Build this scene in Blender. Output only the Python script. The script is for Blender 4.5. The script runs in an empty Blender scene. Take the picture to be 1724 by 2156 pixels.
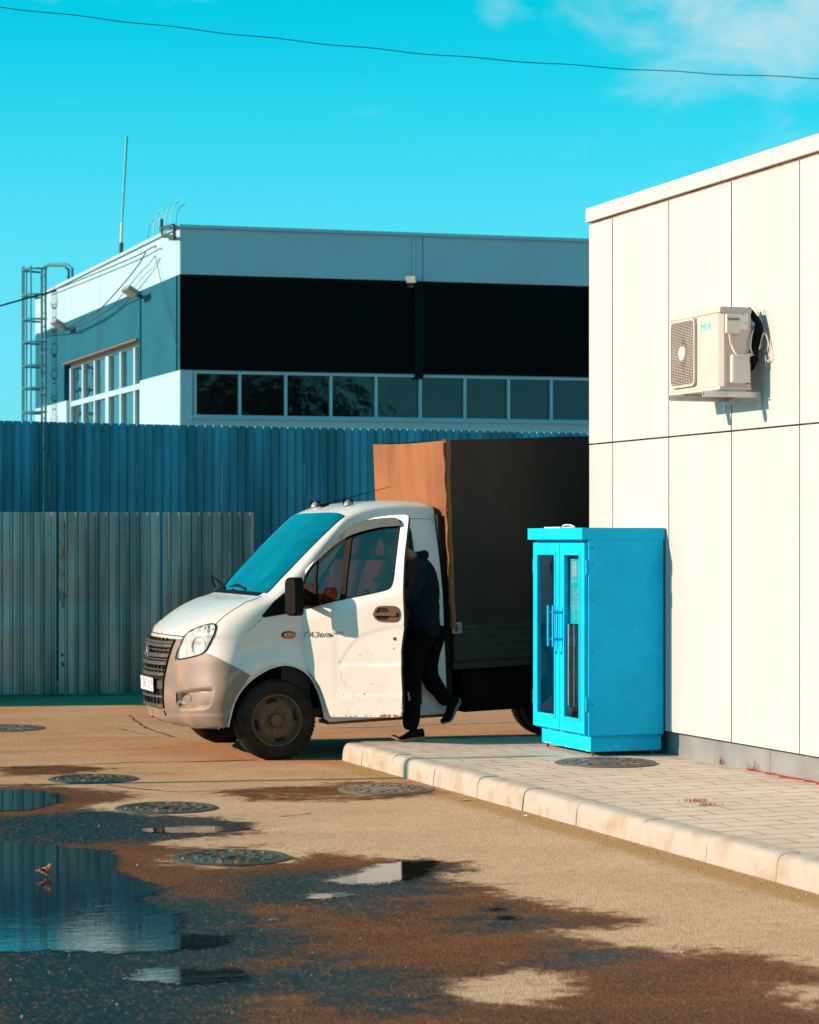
import bpy, bmesh, math, random
import numpy as np
from mathutils import Vector, Matrix, noise
from mathutils.geometry import delaunay_2d_cdt
from mathutils.bvhtree import BVHTree
random.seed(7); np.random.seed(7)
rad = math.radians
sc = bpy.context.scene
COL = sc.collection

# ---------------------------------------------------------------- camera
FPX, YAW, CAMH, HOR = 5090.0, rad(19.3), 1.8, 1140.0     # focal length in px of a 1724 x 2156 picture
sY, cY = math.sin(YAW), math.cos(YAW)
cam = bpy.data.cameras.new('camera'); co = bpy.data.objects.new('camera', cam); COL.objects.link(co)
co.location = (0, 0, CAMH); co.rotation_euler = (rad(90), 0, -YAW)
cam.sensor_width = 36; cam.lens = 36 * FPX / 2156; cam.shift_y = (HOR - 1078) / 2156
cam.clip_start = 0.3; cam.clip_end = 6000
cam.dof.use_dof = True; cam.dof.focus_distance = 18.6; cam.dof.aperture_fstop = 5.0
sc.camera = co
# ---------------------------------------------------------------- light
SUN_EL, SUN_AZ = rad(21), rad(9)
Ldir = Vector((math.cos(SUN_AZ) * math.cos(SUN_EL), -math.sin(SUN_AZ) * math.cos(SUN_EL), -math.sin(SUN_EL)))
sl = bpy.data.lights.new('sun', 'SUN'); so = bpy.data.objects.new('sun', sl); COL.objects.link(so)
so.rotation_euler = Ldir.to_track_quat('-Z', 'Y').to_euler(); so.location = (-30, 20, 30)
sl.energy = 5.0; sl.angle = rad(0.5); sl.color = (1.0, 0.65, 0.43)
sc.view_settings.view_transform = 'Standard'; sc.view_settings.look = 'None'
sc.view_settings.exposure = 0.8; sc.view_settings.gamma = 1.0
w = bpy.data.worlds.new('World'); sc.world = w; w.use_nodes = True
nt = w.node_tree; N = nt.nodes; Lk = nt.links; N.clear()
out = N.new('ShaderNodeOutputWorld'); bg = N.new('ShaderNodeBackground'); Lk.new(bg.outputs[0], out.inputs[0])
sky = N.new('ShaderNodeTexSky'); sky.sky_type = 'NISHITA'; sky.sun_disc = False
sky.sun_elevation = SUN_EL; sky.sun_rotation = math.atan2(-Ldir.x, -Ldir.y)
sky.air_density = 1.0; sky.dust_density = 0.6; sky.ozone_density = 1.2
bw = N.new('ShaderNodeRGBToBW'); Lk.new(sky.outputs[0], bw.inputs[0])
pw = N.new('ShaderNodeMath'); pw.operation = 'POWER'; Lk.new(bw.outputs[0], pw.inputs[0]); pw.inputs[1].default_value = .75
tint = N.new('ShaderNodeMix'); tint.data_type = 'RGBA'; tint.blend_type = 'MULTIPLY'; tint.inputs[0].default_value = 1
Lk.new(pw.outputs[0], tint.inputs[6]); tint.inputs[7].default_value = (0.005, 1.56, 2.05, 1)
# thin clouds, up on the right
tc = N.new('ShaderNodeTexCoord'); mp = N.new('ShaderNodeMapping'); mp.inputs['Scale'].default_value = (1, 1, 1.9)
Lk.new(tc.outputs['Generated'], mp.inputs[0])
cn = N.new('ShaderNodeTexNoise'); cn.inputs['Scale'].default_value = 14; cn.inputs['Detail'].default_value = 7; cn.inputs['Roughness'].default_value = .55
cn.inputs['Distortion'].default_value = .4
Lk.new(mp.outputs[0], cn.inputs['Vector'])
CD = Vector((sY + cY * (1480 - 862) / FPX, cY - sY * (1480 - 862) / FPX, (HOR - 30) / FPX)).normalized()
vd = N.new('ShaderNodeVectorMath'); vd.operation = 'DISTANCE'; Lk.new(tc.outputs['Generated'], vd.inputs[0]); vd.inputs[1].default_value = CD
fall = N.new('ShaderNodeMapRange'); Lk.new(vd.outputs['Value'], fall.inputs[0])
fall.inputs[1].default_value = 0.0; fall.inputs[2].default_value = 0.10; fall.inputs[3].default_value = 0.30; fall.inputs[4].default_value = -0.12
ad = N.new('ShaderNodeMath'); ad.operation = 'ADD'; Lk.new(cn.outputs[0], ad.inputs[0]); Lk.new(fall.outputs[0], ad.inputs[1])
CD2 = Vector((sY + cY * (1040 - 862) / FPX, cY - sY * (1040 - 862) / FPX, (HOR - 40) / FPX)).normalized()
vd2 = N.new('ShaderNodeVectorMath'); vd2.operation = 'DISTANCE'; Lk.new(tc.outputs['Generated'], vd2.inputs[0]); vd2.inputs[1].default_value = CD2
fa2 = N.new('ShaderNodeMapRange'); Lk.new(vd2.outputs['Value'], fa2.inputs[0]); fa2.inputs[1].default_value = 0.0; fa2.inputs[2].default_value = .018; fa2.inputs[3].default_value = .22; fa2.inputs[4].default_value = 0
ad0 = ad; ad = N.new('ShaderNodeMath'); ad.operation = 'ADD'; Lk.new(ad0.outputs[0], ad.inputs[0]); Lk.new(fa2.outputs[0], ad.inputs[1])
cr = N.new('ShaderNodeMapRange'); cr.interpolation_type = 'SMOOTHSTEP'; Lk.new(ad.outputs[0], cr.inputs[0])
cr.inputs[1].default_value = .50; cr.inputs[2].default_value = 1.0; cr.inputs[3].default_value = 0; cr.inputs[4].default_value = 0.8
cm = N.new('ShaderNodeMix'); cm.data_type = 'RGBA'
Lk.new(cr.outputs[0], cm.inputs[0]); Lk.new(tint.outputs[2], cm.inputs[6]); cm.inputs[7].default_value = (5.0, 4.9, 4.8, 1)
sxz = N.new('ShaderNodeSeparateXYZ'); Lk.new(tc.outputs['Generated'], sxz.inputs[0])
hzn = N.new('ShaderNodeMapRange'); hzn.interpolation_type = 'SMOOTHSTEP'; Lk.new(sxz.outputs[2], hzn.inputs[0]); hzn.inputs[1].default_value = .22; hzn.inputs[2].default_value = .02; hzn.inputs[3].default_value = 0; hzn.inputs[4].default_value = .75
hm = N.new('ShaderNodeMix'); hm.data_type = 'RGBA'; Lk.new(hzn.outputs[0], hm.inputs[0]); Lk.new(cm.outputs[2], hm.inputs[6]); hm.inputs[7].default_value = (1.5, 4.2, 4.7, 1)
Lk.new(hm.outputs[2], bg.inputs[0]); bg.inputs[1].default_value = 0.10

# ---------------------------------------------------------------- picture geometry helpers
def ray(x, y):
    u = (x - 862) / FPX; v = (HOR - y) / FPX
    return Vector((sY + cY * u, cY - sY * u, v))
CP = Vector((0, 0, CAMH))
def onz(x, y, z=0.0):
    r = ray(x, y); return CP + r * ((z - CAMH) / r.z)
def onX(x, y, X):
    r = ray(x, y); return CP + r * (X / r.x)
def onY(x, y, Y):
    r = ray(x, y); return CP + r * (Y / r.y)
def onplane(x, y, p0, n):
    r = ray(x, y); return CP + r * ((p0 - CP).dot(n) / r.dot(n))
def crop(ox, oy, s): return lambda x, y: ((ox + x / s) / 1.9, (oy + y / s) / 1.9)

# ---------------------------------------------------------------- materials
def mat(name, base, rough=.6, metal=0.0, var=.12, vscale=6, bump=0.0, bscale=60, col2=None, spec=.5, coat=0.0, detail=5, stretch=(1,1,1), mask=(.42,.66), emit=None):
    m = bpy.data.materials.new(name); m.use_nodes = True; t = m.node_tree; n = t.nodes; l = t.links
    p = n['Principled BSDF']; p.inputs['Roughness'].default_value = rough; p.inputs['Metallic'].default_value = metal
    p.inputs['Specular IOR Level'].default_value = spec
    if coat: p.inputs['Coat Weight'].default_value = coat; p.inputs['Coat Roughness'].default_value = .12
    tcn = n.new('ShaderNodeTexCoord'); mpn = n.new('ShaderNodeMapping'); mpn.inputs['Scale'].default_value = stretch
    l.new(tcn.outputs['Object'], mpn.inputs[0])
    nz = n.new('ShaderNodeTexNoise'); nz.inputs['Scale'].default_value = vscale; nz.inputs['Detail'].default_value = detail
    l.new(mpn.outputs[0], nz.inputs['Vector'])
    mr = n.new('ShaderNodeMapRange'); l.new(nz.outputs[0], mr.inputs[0]); mr.inputs[1].default_value = mask[0]; mr.inputs[2].default_value = mask[1]
    mx = n.new('ShaderNodeMix'); mx.data_type = 'RGBA'; l.new(mr.outputs[0], mx.inputs[0])
    c2 = col2 if col2 else tuple(c * (1 - var) for c in base)
    mx.inputs[6].default_value = (*base, 1); mx.inputs[7].default_value = (*c2, 1)
    l.new(mx.outputs[2], p.inputs['Base Color'])
    if bump:
        b2 = n.new('ShaderNodeTexNoise'); b2.inputs['Scale'].default_value = bscale; b2.inputs['Detail'].default_value = 4
        l.new(mpn.outputs[0], b2.inputs['Vector'])
        bp = n.new('ShaderNodeBump'); bp.inputs['Strength'].default_value = 1; bp.inputs['Distance'].default_value = bump
        l.new(b2.outputs[0], bp.inputs['Height']); l.new(bp.outputs[0], p.inputs['Normal'])
    if emit: p.inputs['Emission Color'].default_value = (*emit[0], 1); p.inputs['Emission Strength'].default_value = emit[1]
    return m
def glass(name, tintc, f0=.06, opac=.0, rough=.0, dark=(.01,.01,.01), vary=0):
    """thin pane: fresnel mirror over a tinted see-through body"""
    m = bpy.data.materials.new(name); m.use_nodes = True; t = m.node_tree; n = t.nodes; l = t.links; n.clear()
    o = n.new('ShaderNodeOutputMaterial'); tr = n.new('ShaderNodeBsdfTransparent'); tr.inputs[0].default_value = (*tintc, 1)
    df = n.new('ShaderNodeBsdfDiffuse'); df.inputs[0].default_value = (*dark, 1)
    gl = n.new('ShaderNodeBsdfGlossy'); gl.inputs['Roughness'].default_value = rough
    nz = n.new('ShaderNodeTexNoise'); nz.inputs['Scale'].default_value = 3; tcn = n.new('ShaderNodeTexCoord'); l.new(tcn.outputs['Object'], nz.inputs['Vector'])
    bp = n.new('ShaderNodeBump'); bp.inputs['Distance'].default_value = .004; l.new(nz.outputs[0], bp.inputs['Height']); l.new(bp.outputs[0], gl.inputs['Normal'])
    m1 = n.new('ShaderNodeMixShader'); m1.inputs[0].default_value = opac; l.new(tr.outputs[0], m1.inputs[1]); l.new(df.outputs[0], m1.inputs[2])
    gg = n.new('ShaderNodeNewGeometry'); dt = n.new('ShaderNodeVectorMath'); dt.operation = 'DOT_PRODUCT'; l.new(gg.outputs['Normal'], dt.inputs[0]); l.new(gg.outputs['Incoming'], dt.inputs[1])
    def mm(op, a, b=None):
        q = n.new('ShaderNodeMath'); q.operation = op
        for i, v in enumerate((a, b)):
            if v is None: continue
            if isinstance(v, (int, float)): q.inputs[i].default_value = v
            else: l.new(v, q.inputs[i])
        return q.outputs[0]
    fr = mm('ADD', mm('MULTIPLY', mm('POWER', mm('SUBTRACT', 1.0, mm('ABSOLUTE', dt.outputs['Value'])), 5.0), 1-f0), f0)
    if vary:
        nv = n.new('ShaderNodeTexNoise'); nv.inputs['Scale'].default_value = 1.6; nv.inputs['Detail'].default_value = 3; nv.inputs['Distortion'].default_value = 1.5; l.new(tcn.outputs['Object'], nv.inputs['Vector'])
        fr = mm('MULTIPLY', fr, mm('ADD', mm('MULTIPLY', nv.outputs[0], vary), 1-.6*vary))
    m2 = n.new('ShaderNodeMixShader'); l.new(fr, m2.inputs[0]); l.new(m1.outputs[0], m2.inputs[1]); l.new(gl.outputs[0], m2.inputs[2])
    l.new(m2.outputs[0], o.inputs[0]); return m

M = {}
M['paint'] = mat('van_paint', (.56, .56, .56), .34, 0, .08, 5, .0006, 9, coat=.5)
M['roof_paint'] = M['paint']
M['plastic'] = mat('bumper_plastic', (.16, .135, .12), .5, 0, .35, 4, .0012, 90, col2=(.30,.19,.12), mask=(.45,.75))
M['black'] = mat('black_plastic', (.007, .006, .006), .55, 0, .3, 8, .0006, 120, spec=.06)
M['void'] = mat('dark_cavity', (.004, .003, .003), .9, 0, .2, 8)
M['rubber'] = mat('tyre_rubber', (.013, .010, .008), .8, 0, .5, 9, .004, 70, col2=(.032,.02,.013), spec=.2)
M['rim'] = mat('rusty_rim', (.085, .065, .045), .6, .3, .3, 14, .002, 60, col2=(.17,.07,.022), spec=.3)
M['rust'] = mat('rust', (.26, .09, .025), .9, 0, .5, 30, .002, 120)
M['chrome'] = mat('chrome', (.75, .77, .78), .12, 1, .1, 20)
M['amber'] = mat('amber_lens', (.50, .20, .07), .25, 0, .3, 60, coat=.6)
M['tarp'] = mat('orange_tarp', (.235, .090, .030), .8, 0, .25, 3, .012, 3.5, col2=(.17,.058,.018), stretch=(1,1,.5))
M['tarp_side'] = mat('dark_tarp', (.020, .012, .007), .5, 0, .4, 2, .02, 3, stretch=(1,1,.5), spec=.3)  # near-black base carries the shade on the side cloth
M['bed'] = mat('bed_metal', (.028, .030, .025), .6, .1, .3, 9, spec=.3)
M['chassis'] = mat('chassis', (.006, .004, .004), .9, 0, .4, 10, spec=.1)
M['seat'] = mat('seat_cloth', (.30, .10, .06), .9, 0, .35, 12, .003, 150)
M['visor'] = mat('smoked_visor', (.02, .055, .065), .45, 0, .4, 30, spec=.10)
M['curtain'] = mat('pink_curtain', (.50, .20, .17), .9)
M['cabin'] = mat('cabin_plastic', (.035, .018, .013), .7, 0, .3, 6)
M['plate'] = mat('plate_white', (.72, .72, .72), .4, 0, .12, 40)
M['plate_blue'] = mat('plate_ink', (.02, .04, .16), .5, 0, .1, 40)
M['ink'] = mat('ink', (.02, .02, .022), .5, 0, .1, 40)
M['panel'] = mat('composite_panel', (.455, .475, .50), .45, 0, .05, 2.2, 0, 3, col2=(.425, .44, .455), stretch=(1, 1, .18), mask=(.46, .70))
M['panel_seam'] = mat('seam_rust', (.36, .19, .12), .8, 0, .5, 8)
M['plinth'] = mat('plinth_steel', (.24, .27, .29), .5, .25, .25, 3, .001, 30)
M['ac'] = mat('ac_casing', (.47, .45, .43), .45, 0, .06, 6)
M['ac_side'] = mat('ac_side_metal', (.62, .49, .44), .5, 0, .12, 5)  # casing in a pinkish base that carries warm bounce light off the wall
M['white'] = mat('white_plastic', (.66, .60, .57), .4, 0, .06, 12)
M['fin'] = mat('fins', (.022, .011, .008), .6, .3, .5, 60)
M['galv'] = mat('galvanised', (.62, .63, .61), .45, .6, .2, 8)
M['cab_blue'] = mat('cabinet_blue', (.0, .47, .80), .55, 0, .14, 3, .0005, 60, spec=.15)
M['cab_in'] = mat('cabinet_inside', (.008, .06, .09), .7, 0, .3, 6)
M['panel_brown'] = mat('brown_trim', (.16, .105, .075), .7)
M['pale_box'] = mat('pale_box', (.66, .58, .56), .5, 0, .1, 5)
M['sign_blue'] = mat('sign_blue', (.01, .58, .78), .4, 0, .06, 6)
M['sign_pale'] = mat('sign_pale', (.30, .62, .70), .4, 0, .06, 6)
M['red'] = mat('red_foam', (.55, .05, .04), .8, 0, .3, 30, .002, 200)
M['kerb'] = mat('kerb_concrete', (.35, .335, .31), .9, 0, .3, 6, .006, 45, col2=(.29,.22,.155), mask=(.46,.74), detail=9)
M['navy'] = mat('hoodie_cloth', (.004, .010, .018), .95, 0, .3, 8, .006, 25, spec=.1)
M['trouser'] = mat('trouser_cloth', (.004, .003, .004), .95, 0, .3, 8, .005, 22, spec=.08)
M['skin'] = mat('skin', (.20, .105, .055), .55, 0, .15, 20)
M['hair'] = mat('hair', (.012, .008, .006), .7, 0, .4, 60, .004, 200)
M['sole'] = mat('shoe_sole', (.20, .16, .13), .7, 0, .3, 30)
M['shoe'] = mat('shoe_cloth', (.006, .005, .006), .9, 0, .3, 40, .002, 150, spec=.1)
M['iron'] = mat('cast_iron', (.13, .115, .10), .45, .35, .5, 14, .002, 80, col2=(.20,.14,.09))
M['wetiron'] = mat('wet_cast_iron', (.055, .045, .035), .4, .3, .5, 14, .002, 80, col2=(.13,.085,.05), spec=.3)
M['wire'] = mat('wire', (.01, .03, .04), .6)
M['grass_dry'] = mat('dry_grass', (.42, .10, .05), .8, 0, .4, 20)
M['moss_red'] = mat('red_moss', (.42, .03, .02), .9, 0, .4, 30)
M['leaf'] = mat('leaf', (.55, .30, .04), .7, 0, .3, 20)
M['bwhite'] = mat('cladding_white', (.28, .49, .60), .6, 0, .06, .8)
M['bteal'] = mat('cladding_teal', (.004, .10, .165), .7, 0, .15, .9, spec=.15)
M['bchar'] = mat('cladding_charcoal', (.001, .004, .004), .8, 0, .15, .9, spec=.06)  # shaded copy of the teal cladding, darkness put into the base colour
M['bchar2'] = mat('pilaster_dark', (.002, .010, .011), .8, spec=.08)
M['bframe'] = mat('window_frame_white', (.62, .62, .60), .5)
M['steel'] = mat('steel_dark', (.05, .11, .13), .5, .5, .2, 8)
M['whip'] = mat('whip_fibreglass', (.10, .48, .58), .5)
M['ladder'] = mat('ladder_paint', (.03, .20, .26), .6)
M['concrete'] = mat('concrete_old', (.3, .29, .27), .9, 0, .2, 3)
M['feather'] = mat('feather', (.34, .15, .08), .85, 0, .5, 60)
M['feather_pale'] = mat('feather_pale', (.60, .55, .5), .85)
G_ws = glass('windscreen_glass', (.40, .44, .46), .60, .15, .03, (.005, .02, .03), .8)
G_door = glass('door_glass', (.70, .52, .44), .035, .04, 0, (.05, .03, .02))
G_win = glass('building_glass', (.10, .16, .18), .07, .6, .04, (.002, .006, .008))
G_win2 = glass('building_glass_bright', (.10, .16, .18), .42, .5, 0, (.004, .03, .05))
G_cab = glass('cabinet_glass', (.94, .96, .97), .10, .01)
G_lamp = glass('lamp_glass', (.93, .93, .93), .05, .03, 0, (.6, .6, .6))
G_visor = glass('smoked_glass', (.22, .24, .25), .12, .75, .2, (.035, .075, .085))
G_dark = glass('tinted_glass', (.16, .12, .10), .05, .2, 0, (.02, .012, .01))

# ribbed sheet steel of the fences
def fence_mat(name, a, b2, rough=.42, metal=.7):
    m = mat(name, a, rough, metal, .2, 1.1, .003, 2.0, col2=b2, stretch=(3.2, 3.2, .22), mask=(.38, .62)); return m
M['fence_low'] = fence_mat('zinc_sheet_low', (.36, .38, .37), (.11, .16, .17), .28, .65)
M['fence_tall'] = fence_mat('zinc_sheet_tall', (.07, .32, .46), (.03, .15, .20), .36, .55)

# ---------------------------------------------------------------- object helpers
WM = {}
def tag(o, label=None, cat=None, group=None, kind=None):
    if label: o['label'] = label
    if cat: o['category'] = cat
    if group: o['group'] = group
    if kind: o['kind'] = kind
    return o
def thing(name, label, cat, loc=(0,0,0), rot=None, group=None):
    o = bpy.data.objects.new(name, None); COL.objects.link(o); o.empty_display_size = .2
    mx = Matrix.Translation(loc) @ (rot.to_4x4() if rot else Matrix.Identity(4)); o.matrix_world = mx
    WM[o] = mx.copy(); tag(o, label, cat, group); return o
class MB:
    def __init__(s): s.v = []; s.f = []; s.m = []; s.mi = 0
    def add(s, vs, fs):
        k = len(s.v); s.v += [tuple(p) for p in vs]
        for f in fs: s.f.append(tuple(i + k for i in f)); s.m.append(s.mi)
    def box(s, x0, x1, y0, y1, z0, z1, mx=None):
        vs = [Vector(p) for p in ((x0,y0,z0),(x1,y0,z0),(x1,y1,z0),(x0,y1,z0),(x0,y0,z1),(x1,y0,z1),(x1,y1,z1),(x0,y1,z1))]
        if mx is not None: vs = [mx @ p for p in vs]
        s.add(vs, [(0,3,2,1),(4,5,6,7),(0,1,5,4),(1,2,6,5),(2,3,7,6),(3,0,4,7)]); return s
    def tube(s, pts, r, n=8, cap=True):
        pts = [Vector(p) for p in pts]; vs = []
        rs = [float(q) for q in np.interp(np.linspace(0, 1, len(pts)), np.linspace(0, 1, len(r)), r)] if isinstance(r, (list, tuple)) else [r] * len(pts)
        up = None
        for i, p in enumerate(pts):
            d = (pts[min(i+1, len(pts)-1)] - pts[max(i-1, 0)]).normalized()
            if up is None: up = d.orthogonal().normalized()
            up = (up - d * up.dot(d)).normalized(); b = d.cross(up)
            for k in range(n):
                a = 2 * math.pi * k / n; vs.append(p + (up * math.cos(a) + b * math.sin(a)) * rs[i])
        fs = [(i*n+k, i*n+(k+1)%n, (i+1)*n+(k+1)%n, (i+1)*n+k) for i in range(len(pts)-1) for k in range(n)]
        if cap: fs += [tuple(range(n))[::-1], tuple(range((len(pts)-1)*n, len(pts)*n))]
        s.add(vs, fs); return s
    def lathe(s, prof, axis='y', n=48, c=(0,0,0)):
        vs = []
        for (r, h) in prof:
            for k in range(n):
                a = 2*math.pi*k/n; ca, sa = r*math.cos(a), r*math.sin(a)
                vs.append((c[0]+ca, c[1]+h, c[2]+sa) if axis == 'y' else ((c[0]+ca, c[1]+sa, c[2]+h) if axis == 'z' else (c[0]+h, c[1]+ca, c[2]+sa)))
        s.add(vs, [(i*n+k, i*n+(k+1)%n, (i+1)*n+(k+1)%n, (i+1)*n+k) for i in range(len(prof)-1) for k in range(n)]); return s
    def build(s, name, m, parent=None, smooth=False, bevel=0.0, world=False, angle=None):
        me = bpy.data.meshes.new(name); vs = s.v
        if world and parent is not None:
            inv = WM[parent].inverted(); vs = [tuple(inv @ Vector(p)) for p in vs]
        me.from_pydata(vs, [], s.f)
        ms = m if isinstance(m, (list, tuple)) else [m]
        for q in ms: me.materials.append(q)
        if len(ms) > 1:
            for p, i in zip(me.polygons, s.m): p.material_index = min(i, len(ms)-1)
        bm = bmesh.new(); bm.from_mesh(me); bmesh.ops.recalc_face_normals(bm, faces=bm.faces); bm.to_mesh(me); bm.free()
        o = bpy.data.objects.new(name, me); COL.objects.link(o)
        if smooth:
            me.shade_smooth()
            if angle: me.set_sharp_from_angle(angle=rad(angle))
        if bevel:
            b = o.modifiers.new('bevel', 'BEVEL'); b.width = bevel; b.segments = 2; b.limit_method = 'ANGLE'; b.harden_normals = False
        if parent is not None:
            o.parent = parent
            root = parent
            WM[o] = WM[parent]
        else: WM[o] = Matrix.Identity(4)
        return o
def inpoly(px, py, poly):
    ins = np.zeros(np.shape(px), bool); n = len(poly)
    for i in range(n):
        x0, y0 = poly[i][0], poly[i][1]; x1, y1 = poly[(i+1) % n][0], poly[(i+1) % n][1]
        if y0 == y1: continue
        c = ((y0 > py) != (y1 > py)) & (px < (x1-x0)*(py-y0)/(y1-y0)+x0); ins ^= c
    return ins
def dpoly(px, py, poly):
    d = np.full(np.shape(px), 1e9); n = len(poly)
    for i in range(n):
        ax, ay = poly[i][:2]; bx, by = poly[(i+1) % n][:2]; ex, ey = bx-ax, by-ay; L = ex*ex+ey*ey+1e-12
        t = np.clip(((px-ax)*ex+(py-ay)*ey)/L, 0, 1); d = np.minimum(d, np.hypot(px-ax-t*ex, py-ay-t*ey))
    return d
def dens(poly, step, closed=True):
    o = []; n = len(poly)
    for i in range(n if closed else n-1):
        a = Vector(poly[i][:2]); b = Vector(poly[(i+1) % n][:2]); k = max(1, int((b-a).length/step))
        for j in range(k): o.append(tuple(a.lerp(b, j/k)))
    if not closed: o.append(tuple(poly[-1][:2]))
    return o
def smoothp(poly, closed=True, it=2):
    for _ in range(it):
        o = []; n = len(poly)
        for i in range(n if closed else n-1):
            a, b = poly[i], poly[(i+1) % n]
            o += [tuple(a[k]*.75+b[k]*.25 for k in range(len(a))), tuple(a[k]*.25+b[k]*.75 for k in range(len(a)))]
        if not closed: o = [poly[0]] + o + [poly[-1]]
        poly = o
    return poly
def tess(outer, holes=(), step=.05):
    loops = [dens(outer, step)] + [dens(h, step) for h in holes]
    pts = []; edges = []
    for L in loops:
        k = len(pts); pts += L; edges += [(k+i, k+(i+1) % len(L)) for i in range(len(L))]
    xs = [p[0] for p in outer]; ys = [p[1] for p in outer]
    gx, gy = np.meshgrid(np.arange(min(xs)+step*.5, max(xs), step), np.arange(min(ys)+step*.5, max(ys), step))
    gx = gx.ravel(); gy = gy.ravel(); ok = inpoly(gx, gy, outer) & (dpoly(gx, gy, outer) > step*.45)
    for h in holes: ok &= ~inpoly(gx, gy, h) & (dpoly(gx, gy, h) > step*.45)
    pts += [(float(a), float(b)) for a, b in zip(gx[ok], gy[ok])]
    r = delaunay_2d_cdt([Vector(p) for p in pts], edges, [], 0, 1e-6)
    V = [(p[0], p[1]) for p in r[0]]; T = r[2]
    cx = np.array([sum(V[i][0] for i in t)/3 for t in T]); cy = np.array([sum(V[i][1] for i in t)/3 for t in T])
    keep = inpoly(cx, cy, outer)
    for h in holes: keep &= ~inpoly(cx, cy, h)
    T = [tuple(t) for t, k in zip(T, keep) if k]
    return V, T
def shell(mb, P, Nn, T, t0, t1):
    """thick sheet: outer skin at +t0 along the normals, back at t1"""
    n = len(P); vs = [P[i]+Nn[i]*t0 for i in range(n)] + [P[i]+Nn[i]*t1 for i in range(n)]
    fs = [tuple(t) for t in T] + [tuple(i+n for i in t[::-1]) for t in T]
    ec = {}
    for t in T:
        for a, b in ((t[0],t[1]),(t[1],t[2]),(t[2],t[0])):
            k = (min(a,b), max(a,b)); ec.setdefault(k, []).append((a,b))
    fs += [(e[0][1], e[0][0], e[0][0]+n, e[0][1]+n) for e in ec.values() if len(e) == 1]
    mb.add(vs, fs)
def text(name, s, m, parent, mx, size, ext=.001, shear=0.0, world=True, align='CENTER', xs=1.0):
    cu = bpy.data.curves.new(name, 'FONT'); cu.body = s; cu.size = size; cu.extrude = ext; cu.shear = shear; cu.align_x = align; cu.align_y = 'CENTER'; cu.resolution_u = 2
    o = bpy.data.objects.new(name, cu); COL.objects.link(o); dg = bpy.context.evaluated_depsgraph_get(); dg.update()
    me = bpy.data.meshes.new_from_object(o.evaluated_get(dg)); bpy.data.objects.remove(o)
    A = (WM[parent].inverted() if world else Matrix.Identity(4)) @ mx @ Matrix.Diagonal((xs, 1, 1, 1))
    me.transform(A); me.materials.clear(); me.materials.append(m)
    o = bpy.data.objects.new(name, me); COL.objects.link(o); o.parent = parent; WM[o] = WM[parent]; return o
def frame(x, y, o):
    """matrix whose X,Y axes are x,y and origin o"""
    x = Vector(x).normalized(); y = Vector(y); y = (y-x*y.dot(x)).normalized(); z = x.cross(y)
    m = Matrix((x, y, z)).transposed().to_4x4(); m.translation = o; return m

exec_parts = []
# ================================================================ GROUND
T0 = crop(0, 2750, 1.4367); T1c = crop(0, 3300, 1.4367); T2c = crop(1200, 2850, 1.4367); T3c = crop(1100, 3400, 1.4367)
def G(lst, T=None): return [tuple(onz(*(T(*p) if T else p)).xy) for p in lst]
wet_main = G([(-60,1660),(60,1652),(150,1660),(280,1668),(300,1682),(200,1700),(260,1712),(420,1722),(520,1735),(560,1744),(480,1757),(330,1768),(300,1778),(420,1786),(560,1782),(700,1795),(830,1806),(980,1815),(1000,1830),(960,1850),(1060,1870),(1080,1885),(1180,1905),(1290,1925),(1345,1945),(1200,1962),(1215,1975),(1290,1985),(1380,1997),(1480,1992),(1640,2010),(1780,2060),(1780,2300),(-200,2300)])
dry_isl = [G([(930,2060),(1020,2045),(1090,2028),(1180,2050),(1195,2090),(1120,2122),(1000,2112),(950,2085)]),
           G([(350,1822),(420,1828),(600,1818),(660,1792),(560,1776),(470,1790),(380,1800)]),
           G([(1370,1990),(1450,2000),(1440,2012),(1380,2005)]), G([(490,2110),(620,2095),(700,2125),(640,2170),(520,2170)]),
           G([(740,2118),(900,2112),(960,2150),(880,2180),(760,2175)]), G([(1660,2075),(1760,2080),(1760,2110),(1680,2110)])]
damp = [G([(-40,1612),(150,1606),(280,1618),(160,1632),(-40,1640)]), G([(420,1662),(560,1655),(740,1640),(900,1648),(980,1665),(860,1688),(700,1690),(560,1692),(470,1690)]),
        G([(560,1800),(480,1845),(300,1870),(600,1900),(900,1860),(1000,1820),(830,1800)])]
deep = [G([(-60,1725),(100,1712),(240,1695),(420,1700),(520,1722),(545,1742),(430,1760),(300,1768),(120,1775),(-60,1772)]),
        G([(-60,1840),(300,1870),(520,1900),(640,1960),(560,2020),(700,2080),(420,2200),(-100,2200)]),
        G([(540,1850),(760,1835),(980,1822),(970,1880),(760,1925),(520,1905)]), G([(480,2040),(700,2015),(900,2070),(940,2130),(800,2150),(560,2110)]), G([(1180,1985),(1330,2010),(1300,2040),(1190,2030)]),
       G([(960,1935),(1060,1915),(1140,1940),(1130,1965),(1010,1968)])]
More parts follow.
